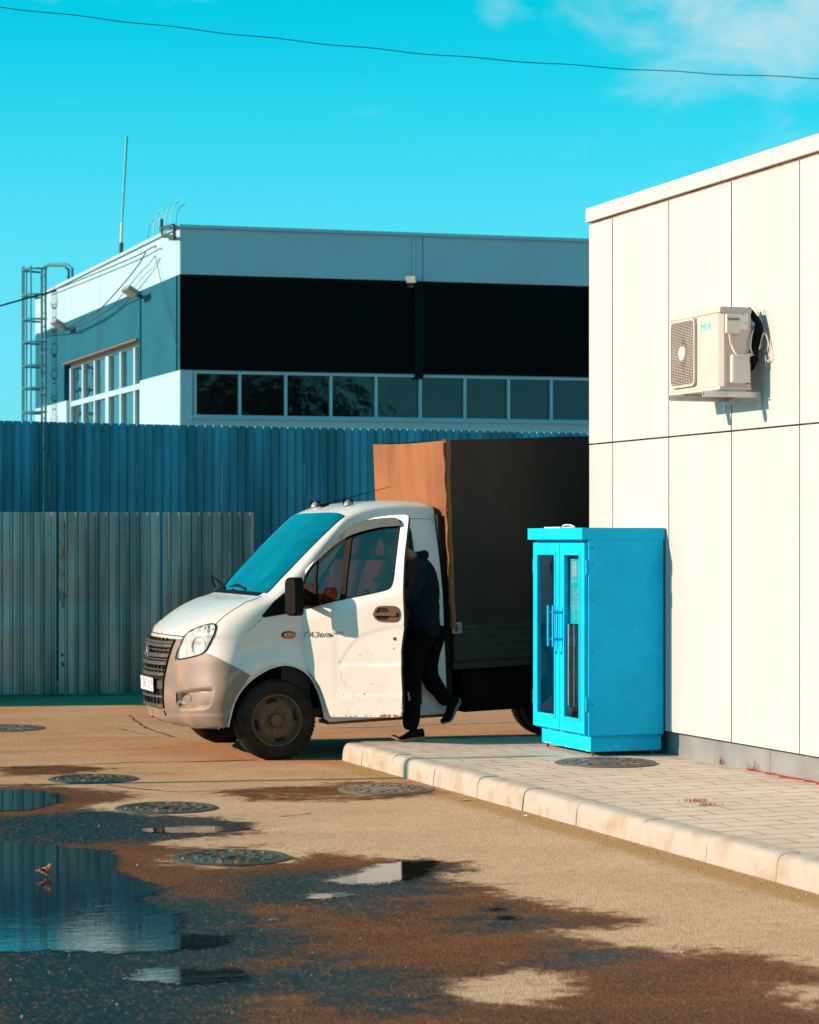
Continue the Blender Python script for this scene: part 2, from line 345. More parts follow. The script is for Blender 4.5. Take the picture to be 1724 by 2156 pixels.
pud = [G([(-80,1768),(0,1773),(110,1783),(227,1792),(242,1810),(238,1832),(278,1850),(319,1865),(346,1874),(315,1883),(282,1891),(315,1909),(366,1922),(377,1942),(362,1968),(420,1970),(487,1972),(465,1990),(330,2005),(220,2006),(110,2002),(0,2006),(-80,2010)]),
       G([(-60,1664),(60,1664),(122,1672),(124,1690),(60,1706),(-60,1712)]),
       G([(297,1749),(330,1744),(400,1741),(490,1742),(517,1747),(480,1752),(400,1754),(320,1753)]),
       G([(150,968),(300,940),(370,912),(450,880),(580,862),(780,858),(800,866),(770,882),(690,945),(640,962),(580,968),(440,985),(300,992)], T2c),
       G([(10,1072),(60,1052),(160,1045),(270,1044),(250,1062),(120,1078)], T2c),
       G([(780,893),(820,842),(940,828),(1050,830),(1160,845),(1330,832),(1420,858),(1400,895),(1180,915),(1040,912),(880,905)], T1c),
       G([(1550,535),(1600,530),(1602,545),(1560,552)], T1c),
       G([(1290,395),(1330,388),(1375,394),(1350,402)], T3c), G([(1225,345),(1270,338),(1300,345),(1260,350)], T3c)]
def nrm_noise(x, y, s, z=0.0): return noise.noise(Vector((x*s, y*s, z)))
xs = np.concatenate([[-3000,-800,-200,-60,-20,-8,-3,-1], np.arange(0, 7.4, .04), [8,9,11,16,30,80,300,900,3000]])
ys = np.concatenate([[-3000,-600,-100,-20,0,4,6,7.5], np.arange(8.4, 20.5, .05), np.arange(20.6, 30, .3), [31,35,45,70,140,400,1200,4000]])
gx, gy = np.meshgrid(xs, ys)
def soft(poly, wd):
    ins = inpoly(gx, gy, poly); d = dpoly(gx, gy, poly); return np.clip(.5 + np.where(ins, d, -d)/wd, 0, 1)
wet = soft(wet_main, .8)
for i_, p in enumerate(dry_isl): wet = np.minimum(wet, 1-soft(p, .7)*(.42 if i_ in (3, 4) else .92))
for p in damp: wet = np.maximum(wet, soft(p, .5)*.62)
dp = np.zeros_like(wet)
for p in deep: dp = np.maximum(dp, soft(p, .9))
for p in pud: dp = np.maximum(dp, soft(p, .35)); wet = np.maximum(wet, soft(p, .4))
sand = np.clip(1-np.abs(gx-5.93)/.28, 0, 1)*(gy < 19.4)*(gy > 6)
sand = np.maximum(sand, np.exp(-((gx-5.55)**2+(gy-16.55)**2)/.35)*.9)
hz = np.zeros_like(wet)
zz = .010*np.sin(gx*1.1+.4)*np.sin(gy*.8)*0
V = np.stack([gx, gy, zz], -1).reshape(-1, 3); ny, nx = gx.shape
idx = np.arange(nx*ny).reshape(ny, nx)
F = np.stack([idx[:-1,:-1], idx[:-1,1:], idx[1:,1:], idx[1:,:-1]], -1).reshape(-1, 4)
me = bpy.data.meshes.new('ground'); me.from_pydata(V.tolist(), [], F.tolist())
for nm, arr in (('wet', wet), ('deep', dp), ('sand', sand)):
    at = me.attributes.new(nm, 'FLOAT', 'POINT'); at.data.foreach_set('value', arr.astype(np.float32).ravel())
go = bpy.data.objects.new('ground', me); COL.objects.link(go); tag(go, 'worn dusty asphalt yard with wet brown stains', kind='structure')

def node(n, t, **kw):
    o = n.new(t)
    for k, v in kw.items():
        if k in o.inputs: o.inputs[k].default_value = v
        else: setattr(o, k, v)
    return o
def mixc(n, l, fac, a, b, blend='MIX'):
    m = n.new('ShaderNodeMix'); m.data_type = 'RGBA'; m.blend_type = blend
    for s, k in ((fac, 0), (a, 6), (b, 7)):
        if hasattr(s, 'is_output') or hasattr(s, 'links'): l.new(s, m.inputs[k])
        elif k == 0: m.inputs[0].default_value = s
        else: m.inputs[k].default_value = (*s, 1)
    return m.outputs[2]
def mrange(n, l, v, a, b, c=0, d=1, sm=True):
    m = n.new('ShaderNodeMapRange'); l.new(v, m.inputs[0])
    for i, q in enumerate((a, b, c, d)): m.inputs[i+1].default_value = q
    if sm: m.interpolation_type = 'SMOOTHSTEP'
    return m.outputs[0]
def mth(n, l, op, a, b=None):
    m = n.new('ShaderNodeMath'); m.operation = op
    for i, s in enumerate((a, b)):
        if s is None: continue
        if isinstance(s, (int, float)): m.inputs[i].default_value = s
        else: l.new(s, m.inputs[i])
    return m.outputs[0]
def noz(n, l, vec, scale, det=5, rough=.55, dist=0):
    q = n.new('ShaderNodeTexNoise'); q.inputs['Scale'].default_value = scale; q.inputs['Detail'].default_value = det
    q.inputs['Roughness'].default_value = rough; q.inputs['Distortion'].default_value = dist; l.new(vec, q.inputs['Vector']); return q.outputs[0]
gm = bpy.data.materials.new('asphalt'); gm.use_nodes = True; n = gm.node_tree.nodes; l = gm.node_tree.links; p = n['Principled BSDF']
tco = n.new('ShaderNodeTexCoord').outputs['Object']
def attr(nm):
    a = n.new('ShaderNodeAttribute'); a.attribute_name = nm; return a.outputs['Fac']
stretchm = n.new('ShaderNodeMapping'); stretchm.inputs['Rotation'].default_value = (0, 0, YAW); stretchm.inputs['Scale'].default_value = (.55, 1.0, 1); l.new(tco, stretchm.inputs[0])
n1 = noz(n, l, stretchm.outputs[0], 1.6, 6, .6, .3); n2 = noz(n, l, tco, 9, 6, .6); n3 = noz(n, l, tco, 75, 4, .75); n4 = noz(n, l, tco, .45, 4)
agm = n.new('ShaderNodeMapping'); agm.inputs['Rotation'].default_value = (0, 0, YAW); agm.inputs['Scale'].default_value = (1, .6, 1); l.new(tco, agm.inputs[0])
def vor(scale, feat='F1'):
    q = n.new('ShaderNodeTexVoronoi'); q.inputs['Scale'].default_value = scale; q.feature = feat; l.new(agm.outputs[0], q.inputs['Vector']); return q
vo = vor(135); v2 = vor(80)
sepc = n.new('ShaderNodeSeparateXYZ'); l.new(vo.outputs['Color'], sepc.inputs[0]); rnd = sepc.outputs[0]; rnd2 = sepc.outputs[1]
sp2 = n.new('ShaderNodeSeparateXYZ'); l.new(v2.outputs['Color'], sp2.inputs[0]); rnd3 = sp2.outputs[0]
wv = mth(n, l, 'ADD', attr('wet'), mth(n, l, 'MULTIPLY', mth(n, l, 'SUBTRACT', n1, .5), .75))
wv = mth(n, l, 'ADD', wv, mth(n, l, 'MULTIPLY', mth(n, l, 'SUBTRACT', n2, .5), .7))
wv = mth(n, l, 'ADD', wv, mth(n, l, 'MULTIPLY', mth(n, l, 'SUBTRACT', n3, .5), .45))
wv = mth(n, l, 'ADD', wv, mth(n, l, 'MULTIPLY', mth(n, l, 'SUBTRACT', rnd, .5), .12))
wf = mrange(n, l, wv, .38, .60)
dv = mrange(n, l, mth(n, l, 'ADD', attr('deep'), mth(n, l, 'ADD', mth(n, l, 'ADD', mth(n, l, 'MULTIPLY', mth(n, l, 'SUBTRACT', n2, .5), 1.0), mth(n, l, 'MULTIPLY', mth(n, l, 'SUBTRACT', n1, .45), 1.1)), mth(n, l, 'MULTIPLY', mth(n, l, 'SUBTRACT', rnd3, .5), .35))), .35, .75)
sxyz = n.new('ShaderNodeSeparateXYZ'); l.new(tco, sxyz.inputs[0])
far = mrange(n, l, mth(n, l, 'ADD', sxyz.outputs[1], mth(n, l, 'MULTIPLY', mth(n, l, 'SUBTRACT', n4, .5), 6.0)), 14.5, 19.5)
dry = mixc(n, l, mrange(n, l, n1, .35, .68), mixc(n, l, far, (.66, .49, .33), (.62, .33, .165)), mixc(n, l, far, (.53, .38, .25), (.47, .24, .115)))
dry = mixc(n, l, mth(n, l, 'MULTIPLY', mrange(n, l, n4, .45, .7), .6), dry, (.62, .46, .32))
dry = mixc(n, l, mth(n, l, 'MULTIPLY', mrange(n, l, n2, .5, .75), .5), dry, (.33, .20, .115))
spk = mrange(n, l, vo.outputs['Distance'], .15, .75)
dry = mixc(n, l, mth(n, l, 'MULTIPLY', spk, .5), dry, (.24, .15, .09))
dry = mixc(n, l, mth(n, l, 'MULTIPLY', mrange(n, l, rnd, .72, .95), .45), dry, (.27, .15, .09))
dry = mixc(n, l, mth(n, l, 'MULTIPLY', mrange(n, l, rnd2, .8, .98), .4), dry, (.70, .55, .42))
sandf = mrange(n, l, mth(n, l, 'ADD', attr('sand'), mth(n, l, 'MULTIPLY', mth(n, l, 'SUBTRACT', n2, .5), .9)), .3, .8, 0, .75)
dry = mixc(n, l, sandf, dry, (.36, .21, .075))
wc = mixc(n, l, mrange(n, l, n1, .3, .7), (.25, .098, .030), (.10, .04, .015))
wc = mixc(n, l, mrange(n, l, n3, .36, .58), (.045, .02, .010), wc)
wc = mixc(n, l, mth(n, l, 'MULTIPLY', mrange(n, l, rnd, .5, .95), .6), wc, (.40, .155, .045))
wc = mixc(n, l, mth(n, l, 'MULTIPLY', spk, .5), wc, (.018, .012, .009))
dcol = mixc(n, l, mrange(n, l, rnd3, .82, .98), (.001, .009, .014), (.14, .06, .02))
dcol = mixc(n, l, mth(n, l, 'MULTIPLY', mrange(n, l, n2, .45, .65), .5), dcol, (.004, .006, .008))
wc = mixc(n, l, dv, wc, dcol)
l.new(mixc(n, l, wf, dry, wc), p.inputs['Base Color'])
rr = mixc(n, l, wf, (.95,)*3, mixc(n, l, dv, mixc(n, l, rnd2, (.80,)*3, (.45,)*3), mixc(n, l, rnd2, (.50,)*3, (.26,)*3)))
l.new(rr, p.inputs['Roughness'])
l.new(mixc(n, l, wf, (.15,)*3, mixc(n, l, dv, (.07,)*3, (.11,)*3)), p.inputs['Specular IOR Level'])
bh = mth(n, l, 'ADD', mth(n, l, 'MULTIPLY', spk, -.7), mth(n, l, 'ADD', mth(n, l, 'MULTIPLY', n3, .8), mth(n, l, 'MULTIPLY', rnd, .35)))
bp = n.new('ShaderNodeBump'); bp.inputs['Distance'].default_value = .006; bp.inputs['Strength'].default_value = 1; l.new(bh, bp.inputs['Height'])
l.new(bp.outputs[0], p.inputs['Normal']); me.materials.append(gm)

# puddles: thin water sheets
wm = bpy.data.materials.new('puddle_water'); wm.use_nodes = True; n = wm.node_tree.nodes; l = wm.node_tree.links; n.clear()
tco = n.new('ShaderNodeTexCoord').outputs['Object']; om = n.new('ShaderNodeOutputMaterial')
def attr(nm):
    a = n.new('ShaderNodeAttribute'); a.attribute_name = nm; return a.outputs['Fac']
pb = n.new('ShaderNodeBsdfPrincipled'); pb.inputs['Base Color'].default_value = (.012, .012, .010, 1); pb.inputs['Roughness'].default_value = .02; pb.inputs['IOR'].default_value = 1.38
mpg = n.new('ShaderNodeMapping'); mpg.inputs['Rotation'].default_value = (0, 0, YAW); mpg.inputs['Scale'].default_value = (.5, 2.0, 1); l.new(tco, mpg.inputs[0])
rip = noz(n, l, mpg.outputs[0], 11, 4, .55); bp = n.new('ShaderNodeBump'); bp.inputs['Distance'].default_value = .0005; l.new(rip, bp.inputs['Height']); l.new(bp.outputs[0], pb.inputs['Normal'])
tr = n.new('ShaderNodeBsdfTransparent'); mxs = n.new('ShaderNodeMixShader')
mp2 = n.new('ShaderNodeMapping'); mp2.inputs['Rotation'].default_value = (0, 0, YAW); mp2.inputs['Scale'].default_value = (.5, 1.2, 1); l.new(tco, mp2.inputs[0])
av = mth(n, l, 'ADD', attr('pool'), mth(n, l, 'MULTIPLY', mth(n, l, 'SUBTRACT', noz(n, l, mp2.outputs[0], 18, 6, .7), .5), 1.15))
av = mth(n, l, 'ADD', av, mth(n, l, 'MULTIPLY', mth(n, l, 'SUBTRACT', noz(n, l, tco, 70, 3, .6), .5), .8))
l.new(mrange(n, l, av, .44, .52), mxs.inputs[0]); l.new(tr.outputs[0], mxs.inputs[1]); l.new(pb.outputs[0], mxs.inputs[2]); l.new(mxs.outputs[0], om.inputs[0])
for k, poly in enumerate(pud):
    px = [q[0] for q in poly]; py = [q[1] for q in poly]; st = .03
    ax = np.arange(min(px)-.12, max(px)+.12, st); ay = np.arange(min(py)-.12, max(py)+.12, st)
    if len(ax) > 300: ax = np.arange(min(px)-.1, max(px)+.1, .05)
    X, Y = np.meshgrid(ax, ay); ins = inpoly(X, Y, poly); d = dpoly(X, Y, poly)
    a = np.clip(.5+np.where(ins, d, -d)/.30, 0, 1)
    id2 = np.arange(X.size).reshape(X.shape)
    Fq = np.stack([id2[:-1,:-1], id2[:-1,1:], id2[1:,1:], id2[1:,:-1]], -1).reshape(-1, 4)
    keep = a.ravel()[Fq].max(1) > .05
    Fq = Fq[keep]; used = np.unique(Fq); rm = -np.ones(X.size, int); rm[used] = np.arange(len(used))
    VV = np.stack([X.ravel(), Y.ravel(), np.full(X.size, .004)], -1)[used]
    m2 = bpy.data.meshes.new('puddle'); m2.from_pydata(VV.tolist(), [], rm[Fq].tolist())
    at = m2.attributes.new('pool', 'FLOAT', 'POINT'); at.data.foreach_set('value', a.ravel()[used].astype(np.float32)); m2.materials.append(wm)
    o = bpy.data.objects.new('puddle', m2); COL.objects.link(o); tag(o, kind='structure')

# asphalt joints / cracks: narrow dark ribbons lying in the surface
def crack(pts, w0, name='asphalt_crack'):
    P = [onz(*q) for q in pts]; pp = []
    for i in range(len(P)-1):
        k = max(2, int((P[i+1]-P[i]).length/.05))
        for j in range(k): pp.append(P[i].lerp(P[i+1], j/k))
    pp.append(P[-1]); vs = []; fs = []
    for i, q in enumerate(pp):
        d = (pp[min(i+1, len(pp)-1)]-pp[max(i-1, 0)]).normalized(); nn = Vector((-d.y, d.x, 0))
        ww = w0*(.35+1.1*abs(noise.noise(Vector((q.x*3, q.y*3, 5)))+.25)); q = q+nn*.03*noise.noise(Vector((q.x*5, q.y*5, 1)))
        vs += [q+nn*ww+Vector((0,0,.004)), q-nn*ww+Vector((0,0,.004))]
        if i: fs.append((2*i-2, 2*i-1, 2*i+1, 2*i))
    m = MB(); m.add(vs, fs); o = m.build(name, M['crackm']); tag(o, kind='structure'); return o
M['crackm'] = mat('crack_dirt', (.10, .045, .02), .95, 0, .6, 20)
M['patchl'] = mat('pale_line', (.42, .33, .25), .95, 0, .3, 10)
crack([(-40,1617),(120,1614),(260,1606),(400,1604),(545,1601)], .02)
crack([(270,1507),(310,1535),(330,1541),(365,1552)], .018)
crack([(250,1535),(310,1548)], .012); crack([(100,1556),(230,1553),(330,1552)], .01)
crack([(225,1652),(270,1660),(380,1668),(450,1666),(620,1656)], .014); crack([(590,1720),(630,1716),(655,1712)], .012)
crack([(265,1628),(370,1629)], .012)

crack([(700,1532),(820,1529),(960,1524),(1128,1518)], .06, 'worn_line').data.materials[0] = M['patchl']  # pale ribbon on the ground under the truck
crack([(-20,1583),(180,1580),(420,1571)], .008)
# ================================================================ PAVEMENT
XK, XW, YB = 6.05, 8.05, 19.08
PZ = .15
pm = bpy.data.materials.new('paving_bricks'); pm.use_nodes = True; n = pm.node_tree.nodes; l = pm.node_tree.links; p = n['Principled BSDF']
tco = n.new('ShaderNodeTexCoord').outputs['Object']
mpp = n.new('ShaderNodeMapping'); mpp.inputs['Rotation'].default_value = (0, 0, 0); l.new(tco, mpp.inputs[0])
wob = noz(n, l, tco, 2.5, 3); 
br = n.new('ShaderNodeTexBrick'); br.offset = .5; br.inputs['Scale'].default_value = 1; br.inputs['Brick Width'].default_value = .40; br.inputs['Row Height'].default_value = .2
br.inputs['Mortar Size'].default_value = .009; br.inputs['Mortar Smooth'].default_value = .3; br.inputs['Color1'].default_value = (.56,.50,.43,1); br.inputs['Color2'].default_value = (.46,.40,.34,1); br.inputs['Mortar'].default_value = (.20,.12,.07,1)
l.new(mpp.outputs[0], br.inputs['Vector'])
n1 = noz(n, l, tco, 1.3, 5); n2 = noz(n, l, tco, 14, 6, .65); n3 = noz(n, l, tco, 120, 3)
fadeM = mth(n, l, 'MULTIPLY', br.outputs['Fac'], mrange(n, l, noz(n, l, tco, 5, 3), .35, .62, .25, .8))
b0 = mixc(n, l, mrange(n, l, n1, .35, .7), (.52, .45, .38), (.41, .35, .29))
b0 = mixc(n, l, .45, b0, br.outputs['Color'])
b0 = mixc(n, l, mth(n, l, 'MULTIPLY', mrange(n, l, n2, .5, .8), .45), b0, (.34, .25, .17))
b0 = mixc(n, l, fadeM, b0, (.20, .10, .05)); l.new(b0, p.inputs['Base Color']); p.inputs['Roughness'].default_value = .85
hh = mth(n, l, 'SUBTRACT', mth(n, l, 'MULTIPLY', n3, .25), mth(n, l, 'MULTIPLY', fadeM, 1.0))
bp = n.new('ShaderNodeBump'); bp.inputs['Distance'].default_value = .006; l.new(hh, bp.inputs['Height']); l.new(bp.outputs[0], p.inputs['Normal'])
mb = MB()
gxs = np.arange(XK+.15, XW+.12, .1); gys = np.arange(0, YB-.13, .1)
X, Y = np.meshgrid(np.append(gxs, XW+.15), np.append(gys, YB-.13)); 
Z = np.array([[PZ-.002+.006*noise.noise(Vector((a*.9, b*.9, 3))) for a, b in zip(ra, rb)] for ra, rb in zip(X, Y)])
idd = np.arange(X.size).reshape(X.shape)
mb.add(np.stack([X, Y, Z], -1).reshape(-1, 3).tolist(), np.stack([idd[:-1,:-1], idd[:-1,1:], idd[1:,1:], idd[1:,:-1]], -1).reshape(-1, 4).tolist())
o = mb.build('pavement', pm, smooth=True); tag(o, kind='structure')
mb = MB(); mb.box(XW+.1, 30, 0, 18.4, 0.0, PZ-.03); mb.box(8.4, 30, 18.5, YB-.2, 0, PZ-.03); o = mb.build('pavement_base', M['concrete']); tag(o, kind='structure')
# kerb stones: rounded profile, small gaps, each slightly out of line
mb = MB()
def kerb_stone(p0, p1, nrm, jit, endcap=False):
    d = (p1-p0); L = d.length; d.normalize()
    prof = [(0,-.02),(0,.0),(.003,.070),(.006,.105),(.014,.128),(.028,.143),(.05,.151),(.10,.153),(.155,.153),(.155,0)]
    k = max(4, int(L/.06)); vs = []; fs = []; m = len(prof)
    for i in range(k+1):
        t = i/k; q = p0.lerp(p1, t); e = min(t, 1-t)*L; rd = .005*max(0, 1-e/.02)
        for (a, h) in prof:
            nx_ = noise.noise(Vector((q.x*4+jit, q.y*4, h*8)))*.004
            off = a + (rd if h > .01 and a < .15 else 0) + nx_
            vs.append(q + nrm*off + Vector((0, 0, h-(rd if h > .1 else 0)+nx_*.6+jit*.004)))
    for i in range(k):
        for j in range(m-1): fs.append((i*m+j, i*m+j+1, (i+1)*m+j+1, (i+1)*m+j))
    fs += [tuple(range(m)), tuple(range(k*m, (k+1)*m))[::-1]]
    mb.add(vs, fs)
yk = [18.93, 18.45, 17.70, 16.75, 15.85, 15.0, 14.1, 13.12, 12.25, 11.42]
while yk[-1] > 3: yk.append(yk[-1]-random.uniform(.88, 1.0))
for a, b in zip(yk[:-1], yk[1:]):
    jx = random.uniform(-.004, .004)
    kerb_stone(Vector((XK+jx, a-.004, 0)), Vector((XK+jx*.3, b+.004, 0)), Vector((1,0,0)), random.uniform(-1, 1))
# rounded corner stone and the back edge
prof = [(0,-.02),(0,.0),(.004,.055),(.010,.095),(.022,.122),(.042,.140),(.07,.149),(.10,.153),(.149,.153)]
vs = []; fs = []; R = .15; m = len(prof)
for i in range(9):
    a = math.pi/2*i/8; c_ = Vector((XK+R, YB-R, 0)); u = Vector((-math.cos(a), math.sin(a), 0))
    for (q, h) in prof: vs.append(c_+u*(R-q)+Vector((0,0,h)))
for i in range(8):
    for j in range(m-1): fs.append((i*m+j, i*m+j+1, (i+1)*m+j+1, (i+1)*m+j))
mb.add(vs, fs)
for i in range(12): kerb_stone(Vector((XK+R+i*.95, YB, 0)), Vector((XK+R+i*.95+.942, YB, 0)), Vector((0,-1,0)), random.uniform(-.5, .5))
o = mb.build('kerb', M['kerb'], smooth=True, angle=50); tag(o, kind='structure')
print('STAGE ground done')

# ================================================================ RIGHT BUILDING (panelled wall at X = 8.05)
wb = thing('panelled_building', 'white flat-roofed building clad in tall flat panels, running out of the right side', 'building', (8.1, 18.4, 0))
mb = MB(); mb.box(8.13, 20, 1.0, 18.41, .16, 4.429); mb.build('wall_core', M['panel_seam'], wb, world=True)
seams = [18.47, 18.0, 16.94, 15.88, 14.85, 13.83]
while seams[-1] > 2: seams.append(seams[-1]-1.03)
for j, (a, b) in enumerate(zip(seams[:-1], seams[1:])):
    for (z0, z1) in ((.335, 2.600), (2.612, 4.428)):
        g = .0075; jx = random.uniform(-.0015, .0015)
        mb = MB(); mb.box(8.05+jx, 8.09, b+g, a-(g if j else 0), z0, z1); mb.build('wall_panel', M['panel'], wb, world=True, bevel=.002)
# return of the corner on the far end and the plinth
mb = MB(); mb.box(8.09, 20, 18.412, 18.47, .335, 4.428); mb.build('end_panel', M['panel'], wb, world=True, bevel=.003)
yy = 18.38
mb = MB()
while yy > 1:
    mb.box(8.105, 8.128, yy-2.995, yy, .10, .322); yy -= 3.0
mb.build('plinth', M['plinth'], wb, world=True, bevel=.002)
fs_ = [18.485, 17.93, 16.0, 15.2, 13.9, 12.2, 10.3, 8.3, 6.3, 4.3, 2.3]
for a, b in zip(fs_[:-1], fs_[1:]):
    mb = MB(); mb.box(8.022, 8.25, b+.002, a-.002, 4.448, 4.565); mb.build('fascia', M['panel'], wb, world=True, bevel=.004)
mb = MB(); mb.box(8.055, 8.3, 1, 18.43, 4.43, 4.447); mb.build('fascia_soffit', M['panel_seam'], wb, world=True)
mb = MB(); mb.box(8.2, 20, 1, 18.47, 4.42, 4.54); mb.build('roof', M['concrete'], wb, world=True)

# moss and weeds
def tuft(name, label, base, n_, h, m, spread, cat='weed'):
    mb = MB()
    for i in range(n_):
        a = random.uniform(0, 6.28); q = Vector(base)+Vector((random.gauss(0, spread[0]), random.gauss(0, spread[1]), 0))
        d = Vector((math.cos(a), math.sin(a), 0)); hh = h*random.uniform(.4, 1); lean = random.uniform(.3, 1.2)*hh
        wv = Vector((-d.y, d.x, 0))*.0022
        p1 = q+d*lean*.35+Vector((0,0,hh*.7)); p2 = q+d*lean+Vector((0,0,hh))
        mb.add([q-wv, q+wv, p1+wv*.7, p1-wv*.7, p2], [(0,1,2,3), (3,2,4)])
    o = mb.build(name, m); tag(o, label, cat); return o
w1 = onz(2800/1.9, 3216/1.9, PZ)
tuft('grass_tuft', 'small dry reddish grass tuft growing between the paving bricks', onz(1460,1688,PZ), 60, .035, M['grass_dry'], (.045, .02))
tuft('grass_tuft', 'second dry reddish tuft, right end of the strip in the paving', onz(1488,1696,PZ), 55, .028, M['grass_dry'], (.04, .015))
for q, lb in (((1551,1604), 'small weed at the foot of the grey plinth, left of the tall one'), ((1608,1618), 'taller thin weed at the foot of the grey plinth')):
    b = onz(q[0]+4, q[1]+4, PZ); b.x = 8.085
    tuft('weed', lb, b, 16, .09, M['grass_dry'], (.012, .03))
def moss(y0, y1, wd, sd):
    mb = MB(); rr = random.Random(sd); y = y0; pts = []
    vs = []; fs = []; k = 0
    while y > y1:
        a = wd*abs(noise.noise(Vector((y*6, sd, 0))))*1.6; vs += [Vector((8.103, y, PZ+.004)), Vector((8.103-a*.7, y, PZ+.012*min(1, a*30))), Vector((8.098-a-.002, y, PZ+.001))]
        if k: fs += [(3*k-3, 3*k-2, 3*k+1, 3*k), (3*k-2, 3*k-1, 3*k+2, 3*k+1)]
        k += 1; y -= .012
    mb.add(vs, fs); o = mb.build('moss', M['moss_red'], smooth=True); tag(o, kind='stuff'); return o
moss(15.7, 13.2, .07, 1.5); moss(13.2, 10.8, .06, 4.5)

# ================================================================ MANHOLE COVERS
def manhole(loc, R, label, m, style):
    t = thing('manhole_cover', label, 'manhole cover', loc, group='round manhole covers in the yard and pavement')
    mb = MB(); mb.lathe([(R*1.03, -.01), (R*1.03, .005), (R*.99, .011), (R*.90, .012), (R*.885, .006), (0.0001, .006)], 'z', 64); mb.build('rim', m, t, smooth=True, angle=30)
    mb = MB()
    if style == 'spokes':
        for k in range(16):
            a0 = 2*math.pi*k/16
            for (r0, r1) in ((.40, .60), (.66, .86)):
                vs = []; ww = .13
                aa = a0+(math.pi/16 if r0 > .5 else 0)
                for r_, a_ in ((r0, aa-ww), (r1, aa-ww), (r1, aa+ww), (r0, aa+ww)):
                    vs += [Vector((R*r_*math.cos(a_), R*r_*math.sin(a_), .009)), Vector((R*r_*math.cos(a_), R*r_*math.sin(a_), .013))]
                mb.add(vs, [(0,2,4,6),(1,7,5,3),(0,1,3,2),(2,3,5,4),(4,5,7,6),(6,7,1,0)])
        mb.lathe([(R*.34, .005), (R*.34, .013), (0.0001, .013)], 'z', 32)
    else:
        rr = random.Random(3)
        for ring, (rad_, cnt) in enumerate(((.28, 5), (.52, 10), (.76, 15))):
            for k in range(cnt):
                a = 2*math.pi*(k+.5*ring)/cnt; c = Vector((R*rad_*math.cos(a), R*rad_*math.sin(a), 0)); tg = Vector((-math.sin(a), math.cos(a), 0)); rd = Vector((math.cos(a), math.sin(a), 0))
                L = R*.11; pts = [c+tg*(L*s_)+rd*(R*.05*math.sin(s_*2.6))+Vector((0,0,.004)) for s_ in np.linspace(-1, 1, 7)]
                mb.tube(pts, [R*.016, R*.03, R*.038, R*.04, R*.038, R*.03, R*.016], 6)
        mb.lathe([(R*.17, .008), (R*.17, .020), (R*.12, .024), (0.0001, .024)], 'z', 24)
    mb.build('raised_pattern', m, t, smooth=True, angle=35); return t
def mh(x, y, half, label, m, style, z=0.0):
    c = onz(x, y, z); R = (c-CP).dot(Vector((sY, cY, 0)))*half/FPX
    return manhole((c.x, c.y, z), R, label, m, style)
mh(485, 1807, 123, 'largest wet manhole cover in the yard, nearest the camera, scaly raised pattern', M['wetiron'], 'scales')
mh(350, 1702, 105, 'wet manhole cover beside the dark puddle, between the nearest and the half-shaded ones', M['wetiron'], 'scales')
mh(196, 1641, 92, 'manhole cover at the left, just beyond the dark puddles', M['wetiron'], 'scales')
mh(812, 1663, 99, 'dry dusty manhole cover in front of the kerb', M['iron'], 'spokes')
mh(0, 1534, 92, 'farthest manhole cover, cut by the left edge, near the metal fence', M['iron'], 'spokes')
mh(1275, 1606, 104, 'manhole cover in the brick pavement below the blue cabinet', M['iron'], 'spokes', PZ+.002)

# ================================================================ BLUE CABINET
CX0, CX1, CY0, CY1 = 7.40, 8.03, 17.00, 18.04
cb = thing('display_cabinet', 'tall bright blue metal cabinet with two glazed doors, standing against the white wall', 'cabinet', (7.75, 17.7, PZ))
mb = MB(); mb.box(CX0+.035, CX1, CY0+.03, CY1-.03, PZ+.035, .315); mb.build('base', M['cab_blue'], cb, world=True, bevel=.003)
for (a, b) in ((CX0+.07, CY0+.07), (CX0+.07, CY1-.07), (CX1-.06, CY0+.07), (CX1-.06, CY1-.07)):
    mb = MB(); mb.lathe([(.012, 0), (.012, .036)], 'z', 10, (a, b, PZ)); mb.build('foot', M['rust'], cb, world=True)
bz0, bz1 = .312, 1.80
mb = MB(); tk = .012                                  # carcass: open box (front face at CX0)
mb.box(CX0, CX1, CY0-.012, CY0+tk, bz0, 1.84); mb.box(CX0, CX1, CY1-tk, CY1+.012, bz0, 1.84)
mb.box(CX1-tk, CX1, CY0+tk, CY1-tk, bz0, 1.84); mb.box(CX0, CX1-tk, CY0+tk, CY1-tk, bz0, bz0+.02); mb.box(CX0, CX1-tk, CY0+tk, CY1-tk, 1.80, 1.84)
mb.build('carcass', M['cab_blue'], cb, world=True, bevel=.003)
mb = MB(); mb.box(CX0-.055, CX1+.01, CY0-.016, CY1+.05, 1.815, 1.905); mb.box(CX0+.1, CX1-.1, CY0-.018, CY0-.0165, 1.858, 1.862); mb.build('top', M['cab_blue'], cb, world=True, bevel=.004)
mb = MB(); mb.box(CX0+.01, CX1-tk-.002, CY0+tk+.001, CY0+tk+.006, bz0+.02, 1.80); mb.box(CX1-tk-.006, CX1-tk-.001, CY0+tk+.006, CY1-tk, bz0+.02, 1.80); mb.build('lining', M['cab_in'], cb, world=True)
ym = .5*(CY0+CY1)-.03
